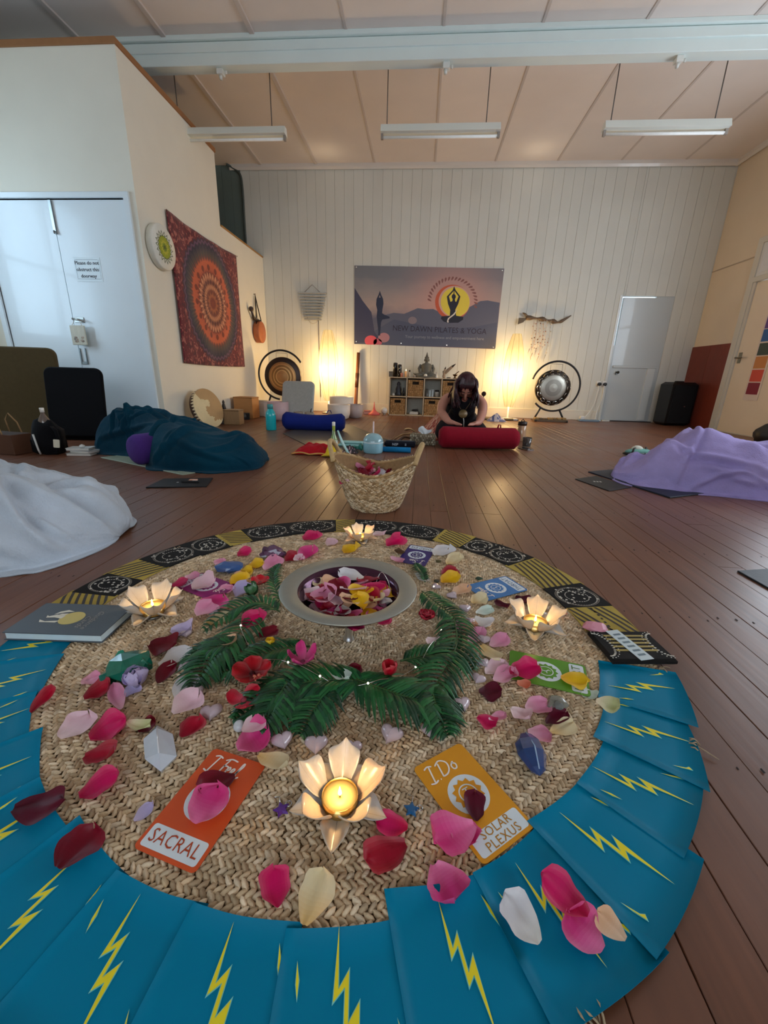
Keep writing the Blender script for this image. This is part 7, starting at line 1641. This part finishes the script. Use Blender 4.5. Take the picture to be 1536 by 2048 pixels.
# ------------------------------------------------------------------ ferns under and around the bowl
def frond(label, pts, leaf, zs, n=26, droop=.3, seed=0):
    rr = random.Random(seed); w = [gr(*p, .02) for p in pts]; base = w[0]; t = thing('fern_frond', label, 'fern', (base.x, base.y, 0), group='fern fronds')
    path = catmull([(p.x-base.x, p.y-base.y, z) for p, z in zip(w, zs)], 8); GRN = [C(22, 74, 38), C(32, 92, 46), C(16, 58, 34), C(40, 104, 56), C(26, 80, 50)]
    m = M(); m.tube(path, [.0022-.0014*i/len(path) for i in range(len(path))], C(60, 92, 44), 6); m.build('rachis', 'leaf', t)
    N_ = len(path)-1; m = M()
    for i in range(n):
        u = .06+.93*i/n; f = u*N_; k = min(int(f), N_-1); p = path[k].lerp(path[k+1], f-k); d = (path[k+1]-path[k]); d.z = 0; d.normalize(); nr = Vector((-d.y, d.x, 0))
        for sx in (-1, 1):
            L = leaf*1.25*(math.sin(PI*min(1, u*.8+.2))**.7)*rr.uniform(.85, 1.1); dirv = (nr*sx*math.cos(R(38))+d*math.sin(R(38)+rr.uniform(-.1, .1))).normalized(); side = Vector((-dirv.y, dirv.x, 0)); c = rr.choice(GRN); vv = []; wd = .0044
            for j in range(6):
                s_ = j/5; q = p+dirv*L*s_+Vector((0, 0, .012*math.sin(PI*s_)*.6-droop*L*s_*s_*.35)); q.z = max(q.z, .0125-.0006*(j % 2)); ww = wd*(math.sin(PI*min(1, s_*.85+.15))+.02); vv += [q-side*ww, q+Vector((0, 0, .0008)), q+side*ww]
            m.add(vv, [(3*j, 3*j+1, 3*j+4, 3*j+3) for j in range(5)]+[(3*j+1, 3*j+2, 3*j+5, 3*j+4) for j in range(5)], c, False)
    stuff(m.build('leaflet', 'leaf', t)); return t
frond('fern frond spreading to the left of bowl towards the green stone', [(520, 1235), (470, 1285), (420, 1330), (385, 1375)], .062, [.03, .034, .03, .014], 24, seed=1)
frond('fern frond pointing up left of bowl beside the green rolled leaf', [(560, 1230), (520, 1215), (470, 1225), (405, 1262)], .05, [.03, .034, .03, .016], 20, seed=2)
frond('fern frond lying in front of the bowl towards the left', [(740, 1372), (650, 1372), (560, 1390), (465, 1440)], .066, [.03, .034, .03, .014], 30, seed=3)
frond('fern frond reaching forward from beneath the hibiscus', [(600, 1345), (570, 1385), (545, 1425), (520, 1460)], .055, [.03, .034, .028, .014], 22, seed=4)
frond('fern frond lying in front of the bowl towards the right', [(700, 1362), (770, 1392), (840, 1410), (920, 1402)], .066, [.03, .034, .03, .014], 30, seed=5)
frond('fern frond right of bowl, curving down beside the pink petals', [(905, 1235), (912, 1300), (880, 1360), (850, 1420)], .06, [.03, .036, .03, .014], 26, seed=6)
frond('fern frond right of the bowl stretched towards the hearts', [(800, 1330), (860, 1320), (915, 1310), (945, 1340)], .05, [.03, .034, .03, .014], 22, seed=7)
frond('fern frond at the right rim of bowl under the red pompom', [(845, 1190), (872, 1215), (905, 1240), (930, 1275)], .045, [.03, .034, .03, .014], 20, seed=8)
frond('small fern frond behind the left of the bowl rim', [(570, 1215), (550, 1180), (548, 1150), (560, 1128)], .030, [.025, .03, .026, .016], 18, seed=9)
frond('small fern frond tip behind the bowl, at the indigo card', [(850, 1165), (845, 1150), (838, 1138), (832, 1126)], .026, [.022, .025, .02, .014], 14, seed=10)
frond('fern frond filling the gap under the left of bowl', [(620, 1300), (560, 1310), (500, 1330), (430, 1350)], .055, [.03, .034, .028, .014], 24, seed=12)
frond('fern frond at the far left reaching past the dark red petals', [(500, 1290), (455, 1300), (410, 1310), (366, 1332)], .045, [.03, .034, .028, .014], 20, seed=13)
frond('fern frond pointing to the viewer in front of the bowl', [(660, 1372), (645, 1405), (622, 1435), (600, 1468)], .05, [.03, .032, .026, .014], 20, seed=14)
frond('fern frond pointing to the viewer at the right, above yellow card', [(860, 1380), (868, 1410), (880, 1440), (896, 1470)], .045, [.03, .032, .026, .014], 18, seed=15)
# green rolled leaf
q = gr(505, 1200); t = thing('rolled_leaf', 'green rolled leaf rosette left of the bowl', 'leaf', (q.x, q.y, RZT))
for k in range(7):
    a = k*.95; m = petal_mesh(.034, .024, 1.4, .9, 900+k, C(70, 120, 76), C(34, 84, 50)); m.xf(RZ(a) @ T(0, .012, .004+.003*k) @ Matrix.Rotation(R(25+6*k), 4, 'X')); m.build('leaf_blade', 'leaf', t)

# ------------------------------------------------------------------ flowers
def flower(name, label, px, n, L, W_, c, tilt, rz, lift=0.0, stamen=None, lay=1, cup=.4, curl=.5):
    q = gr(*px, .03); t = thing(name, label, 'flower', (q.x, q.y, RZT+lift), rz); c1, c2 = PC[c] if isinstance(c, str) else c
    for l in range(lay):
        for k in range(n):
            m = petal_mesh(L*(1-.22*l), W_*(1-.2*l), cup, curl, 950+k+17*l+int(px[0]), c1, c2); m.xf(RZ(2*PI*k/n+.5*l) @ T(0, 0, .002*(k % 2)+.004*l) @ Matrix.Rotation(R(tilt+16*l), 4, 'X') @ T(0, L*(1-.22*l)*.5, 0)); m.build('petal', 'petal', t)
    m = M(); m.ball((0, 0, .004), (.006, .006, .005), tuple(x*.5 for x in c2[:3])+(1,), 10, 6); m.build('flower_heart', 'petal', t)
    if stamen:
        d = Vector(stamen); m = M(); m.tube([(0, 0, .004), d*.5, d], .0016, C(190, 20, 44), 6); rr = random.Random(3)
        for k in range(16): u = rr.uniform(.6, 1); p = d*u+Vector((rr.uniform(-.005, .005), rr.uniform(-.005, .005), rr.uniform(-.003, .006))); m.ball(p, .0016, C(236, 150, 120), 6, 4); m.tube([d*u, p], .0005, C(220, 80, 80), 4)
        m.build('stamen', 'petal', t)
    return t
HIB = (C(190, 8, 30), C(96, 2, 16))
flower('hibiscus', 'large red hibiscus bloom on the fern in front of the bowl at left', (505, 1352), 5, .040, .038, HIB, 16, .4, .02, (.010, -.030, .016), 1, .3, .3)
flower('hibiscus', 'small red hibiscus at the near side of the large red hibiscus', (488, 1398), 3, .034, .032, (C(200, 16, 50), C(220, 90, 110)), 14, 1.6, .012, None, 1, .4, .4)
flower('hibiscus', 'red hibiscus with pink streaks left of the bowl', (520, 1164), 5, .030, .026, (C(206, 20, 40), C(236, 130, 130)), 24, .2, .012, None, 1, .4, .4)
flower('pompom_flower', 'red pompom shaped flower right of the bowl', (853, 1236), 9, .026, .024, 'r', 30, .2, .014, None, 3, .5, .4)
flower('bud', 'upright red bud on the fern in front of the bowl at right', (778, 1352), 4, .034, .026, (C(196, 10, 40), C(140, 4, 26)), 58, .2, .016, None, 1, .9, .3)
flower('bud', 'drooping red bloom beside the upright red bud', (782, 1384), 3, .034, .020, (C(150, 10, 36), C(110, 4, 24)), 12, 3.0, .012, None, 1, .8, .2)
flower('lily', 'pink lily bloom on the fern in front of the bowl', (606, 1325), 5, .044, .022, 'hp', 34, 2.9, .016, None, 1, .8, .5)
flower('yellow_bud', 'small yellow flower bud on the fern left of the bowl', (542, 1292), 5, .016, .013, 'y', 46, 0, .022, None, 1, .8, .4)
rs = flower('rose', 'lilac rose bloom in front of the green stone', (272, 1362), 5, .036, .038, 'lv', 46, .3, .006, None, 4, 1.0, .7)

# ------------------------------------------------------------------ crystals and stones
def stone(name, label, px, size, col, seed, squash=(1, 1, .7), mat='crystal', n=26, rz=0.0, parts=(), cat='crystal', z=RZT):
    q = gr(*px, z+size*.4); t = thing(name, label, cat, (q.x, q.y, z), rz); v, f = faceted(n, size, seed, squash); z0 = min(p[2] for p in v); M().add([(a, b, c-z0-.001) for a, b, c in v], f, col).build('stone', mat, t)
    for i, (dx, dy, dz, s_, c_) in enumerate(parts): v, f = faceted(14, s_, seed+i+1, (1, 1, .9)); M().add([(a+dx, b+dy, c+dz) for a, b, c in v], f, c_).build('crystal_point', mat, t)
    return t
AM = C(104, 66, 100)
stone('amethyst', 'rough dark purple amethyst cluster at the far left of rug', (547, 1108), .036, AM, 5, (1.1, .8, .7), parts=[(.018, -.008, .026, .018, C(104, 64, 98)), (-.018, -.006, .03, .018, C(76, 44, 74)), (.002, -.018, .022, .015, C(116, 76, 108)), (.028, .0, .014, .016, C(70, 40, 66)), (-.03, -.004, .014, .015, C(92, 54, 88))])
stone('blue_stone', 'polished blue and white sodalite stone at the left of rug', (458, 1136), .036, C(58, 92, 148), 9, (1.25, .75, .5), 'gloss', 40, .45, [(-.012, -.004, .017, .012, C(170, 186, 206))])
stone('green_stone', 'rough dark green malachite chunk at the left of rug', (262, 1338), .043, C(10, 112, 90), 14, (1.05, .85, .62), 'crystal', 34, .3, [(-.022, .012, .034, .018, C(26, 150, 120)), (.022, .0, .026, .018, C(14, 116, 84)), (-.034, -.012, .012, .018, C(10, 124, 106)), (.008, -.02, .02, .014, C(30, 120, 90))])
qp = [gr(*p, RZT+.006) for p in ((314, 1452), (346, 1470), (354, 1514), (322, 1545), (290, 1520), (287, 1480))]; qc = sum(qp, Vector())/6
t = thing('quartz_point', 'large faceted clear white quartz left of the orange card', 'crystal', (qc.x, qc.y, RZT)); m = M()
lo_ = [((p-qc).x, (p-qc).y) for p in qp]
vv = [(x*.9, y*.9, 0) for x, y in lo_]+[(x, y, .008) for x, y in lo_]+[(lo_[0][0]*.55, lo_[0][1]*.55, .022), (lo_[3][0]*.55, lo_[3][1]*.55, .022)]
ff = [(i, (i+1) % 6, 6+(i+1) % 6, 6+i) for i in range(6)]+[tuple(range(5, -1, -1)), (6, 7, 12), (7, 8, 13, 12), (8, 9, 13), (9, 10, 13), (10, 11, 12, 13), (11, 6, 12)]
ff = [f[::-1] for f in ff]
m.add(vv, ff, C(222, 232, 244)); m.build('crystal', 'quartz', t)
m = M(); m.tube([vv[12], vv[13]], .0012, C(240, 244, 250), 6); m.build('ridge', 'quartz', t)
t = thing('blue_crystal', 'dark blue faceted pointed crystal right of the yellow card', 'crystal', (gr(1058, 1530).x, gr(1058, 1530).y, RZT+.015), R(4)); m = M(); n = 8
rg_ = [(0, -.040), (.012, -.030), (.0225, -.004), (.021, .016), (.012, .030), (0, .036)]
v, f = [], []
for r_, y in rg_:
    for k in range(n): a = 2*PI*k/n; v.append((r_*math.cos(a), y, r_*.72*math.sin(a)))
for i in range(len(rg_)-1):
    for k in range(n): k2 = (k+1) % n; f.append((i*n+k, i*n+k2, (i+1)*n+k2, (i+1)*n+k))
m.add(v, f, C(34, 70, 128)); m.build('crystal', 'crystal', t); m = M(); m.tube([(0, -.034, .007), (.002, -.002, .0170), (0, .03, .009)], .0012, C(150, 176, 206), 5); m.build('vein', 'gloss', t)
stone('grey_stone', 'translucent grey pebble among the pink petals at right', (1112, 1408), .020, C(150, 150, 138), 22, (1.1, .85, .6), 'quartz', 40)
stone('grey_stone', 'small dark grey pebble on the grey translucent pebble', (1117, 1412), .010, C(110, 114, 112), 23, (1, .9, .7), 'gloss', 40, z=RZT+.016)
stone('brown_stone', 'rough brown stone between rose petal and the indigo card', (799, 1104), .016, C(92, 66, 44), 24, (1.2, .8, .7), 'matte')
stone('dark_pebble', 'small dark pebble near the far right of the bowl', (873, 1162), .008, C(60, 66, 54), 25, (1.2, .9, .6), 'gloss')
stone('dark_pebble', 'small green dark pebble left of the blue card', (958, 1156), .010, C(50, 74, 58), 26, (1.3, .9, .5), 'gloss')
stone('dark_pebble', 'flat mossy pebble behind the cream petal near indigo card', (876, 1122), .009, C(90, 84, 52), 28, (1.3, .9, .5), 'gloss')
stone('pink_stone', 'pink mottled oval stone lying on the batik cloth at right', (1190, 1256), .026, C(222, 150, 168), 31, (1.15, .75, .5), 'satin', 60, -.2, z=RZT+.005)
hm = M(); NH = 28
def heartxy(a): return (.0155*math.sin(a)**3*1.05, (.0125*math.cos(a)-.0052*math.cos(2*a)-.002*math.cos(3*a)-.0008*math.cos(4*a))*1.05)
vv, ff = [], []
for k, (s_, z) in enumerate(((.55, 0), (.95, .003), (1, .006), (.86, .010), (.5, .0125), (.01, .013))):
    for i in range(NH): x, y = heartxy(2*PI*i/NH); vv.append((x*s_, y*s_, z))
for k in range(5):
    for i in range(NH): j = (i+1) % NH; ff.append((k*NH+i, (k+1)*NH+i, (k+1)*NH+j, k*NH+j))
ff.append(tuple(range(NH))); hm.add(vv, ff, C(226, 206, 216), True); HM = hm.mesh('quartz_heart'); HM.materials.append(MAT['quartz'])
for k, (px, py, s_, a, lb) in enumerate(((565, 1480, 1.0, 30, 'rose quartz heart beside the large pink petal in front of ferns'), (632, 1488, 1.05, 10, 'rose quartz heart in front of ferns, left of the near lotus tip'), (705, 1494, .85, 0, 'rose quartz heart just behind the near lotus holder'), (782, 1468, 1.1, -20, 'large rose quartz heart above the yellow card at left'), (862, 1460, .95, 5, 'rose quartz heart directly above the yellow card'), (923, 1408, 1.0, 15, 'rose quartz heart at the right end of the ferns'), (957, 1356, .8, -30, 'rose quartz heart left of the pale pink pair by green card'), (968, 1324, .75, 20, 'rose quartz heart behind the long cream petal'), (931, 1216, .9, 10, 'rose quartz heart left of the mint petal, right of bowl'), (905, 1190, .9, 40, 'rose quartz heart under the cream peach petal right of bowl'), (872, 1172, .8, 70, 'rose quartz heart near the yellow petal right of bowl'),
        (422, 1424, 1.05, 20, 'rose quartz heart left of the near left fern'), (370, 1330, .9, -20, 'rose quartz heart beside the long white petal at left'), (372, 1266, .75, 30, 'rose quartz heart in front of the left lotus holder'), (396, 1378, .85, 60, 'rose quartz heart behind the curled white petal at left'), (968, 1278, .85, -10, 'rose quartz heart between two pink petals right of fern'), (940, 1240, .7, 0, 'rose quartz heart between pink and white petals at right'))):
    q = gr(px, py, RZT+.005); o = bpy.data.objects.new('quartz_heart', HM); COL.objects.link(o); o.location = (q.x, q.y, RZT-.001); o.scale = (s_*1.12,)*3; o.rotation_euler = (0, 0, R(a)); tag(o, lb, 'crystal', 'rose quartz hearts')
q = gr(478, 1452, .02); t = thing('glass_bead', 'clear glass bead beside the large pink petal', 'bead', (q.x, q.y, RZT)); M().ball((0, 0, .009), .0095, C(226, 230, 236), 16, 10).build('bead', 'quartz', t)
for px, py, c, lb in ((563, 1617, C(96, 50, 150), 'purple star pendant left of the near lotus holder'), (823, 1617, C(24, 96, 150), 'blue star pendant between near lotus holder and the yellow card')):
    q = gr(px, py, RZT+.005); t = thing('star_pendant', lb, 'pendant', (q.x, q.y, RZT), random.uniform(0, 1)); m = M(); v = []
    for k in range(10): a = PI*k/5; r_ = .0115 if k % 2 == 0 else .006; v.append((r_*math.cos(a), r_*math.sin(a)))
    m.prism(v, .001, .006, c, .0015); m.build('star', 'crystal', t); m = M(); m.tube([(.0115+.004*math.cos(a), .004*math.sin(a), .004) for a in np.linspace(0, 2*PI, 14)[:-1]], .0009, C(200, 200, 200), 5, closed=True); m.tube([(.003, .009, .005), (.006, .016, .006), (.0, .02, .005)], .001, C(190, 190, 186), 5); m.build('setting', 'bright_metal', t)
# string of fairy lights
t = thing('fairy_lights', 'thin silver wire string of fairy lights wound through ferns around the bowl', 'string lights', (BWX, BWY, 0))
seq = [(487, 1240), (482, 1258), (500, 1290), (525, 1312), (535, 1322), (560, 1316), (585, 1318), (600, 1332), (640, 1352), (680, 1362), (720, 1368), (760, 1362), (800, 1345), (838, 1322), (858, 1296), (880, 1262), (892, 1225), (880, 1190), (860, 1165), (848, 1150)]
pts = catmull([(gr(x, y, .04).x-BWX, gr(x, y, .04).y-BWY, .036+.008*math.sin(i*1.9)) for i, (x, y) in enumerate(seq)], 5); M().tube(pts, .0008, C(206, 206, 200), 5).build('wire', 'bright_metal', t)
for i in range(4, len(pts), 12): M().ball(pts[i], .0022, C(255, 240, 210), 8, 6).build('bulb', 'led', t)
pts = catmull([(BWX*0+x, y, z) for x, y, z in ((.055, .055, BRZ-.012), (.062, .066, BRZ+.004), (.07, .060, BRZ+.010), (.082, .050, BRZ-.004), (.09, .035, BRZ-.02))], 5); M().tube(pts, .0008, C(216, 216, 210), 5).build('wire', 'bright_metal', t)
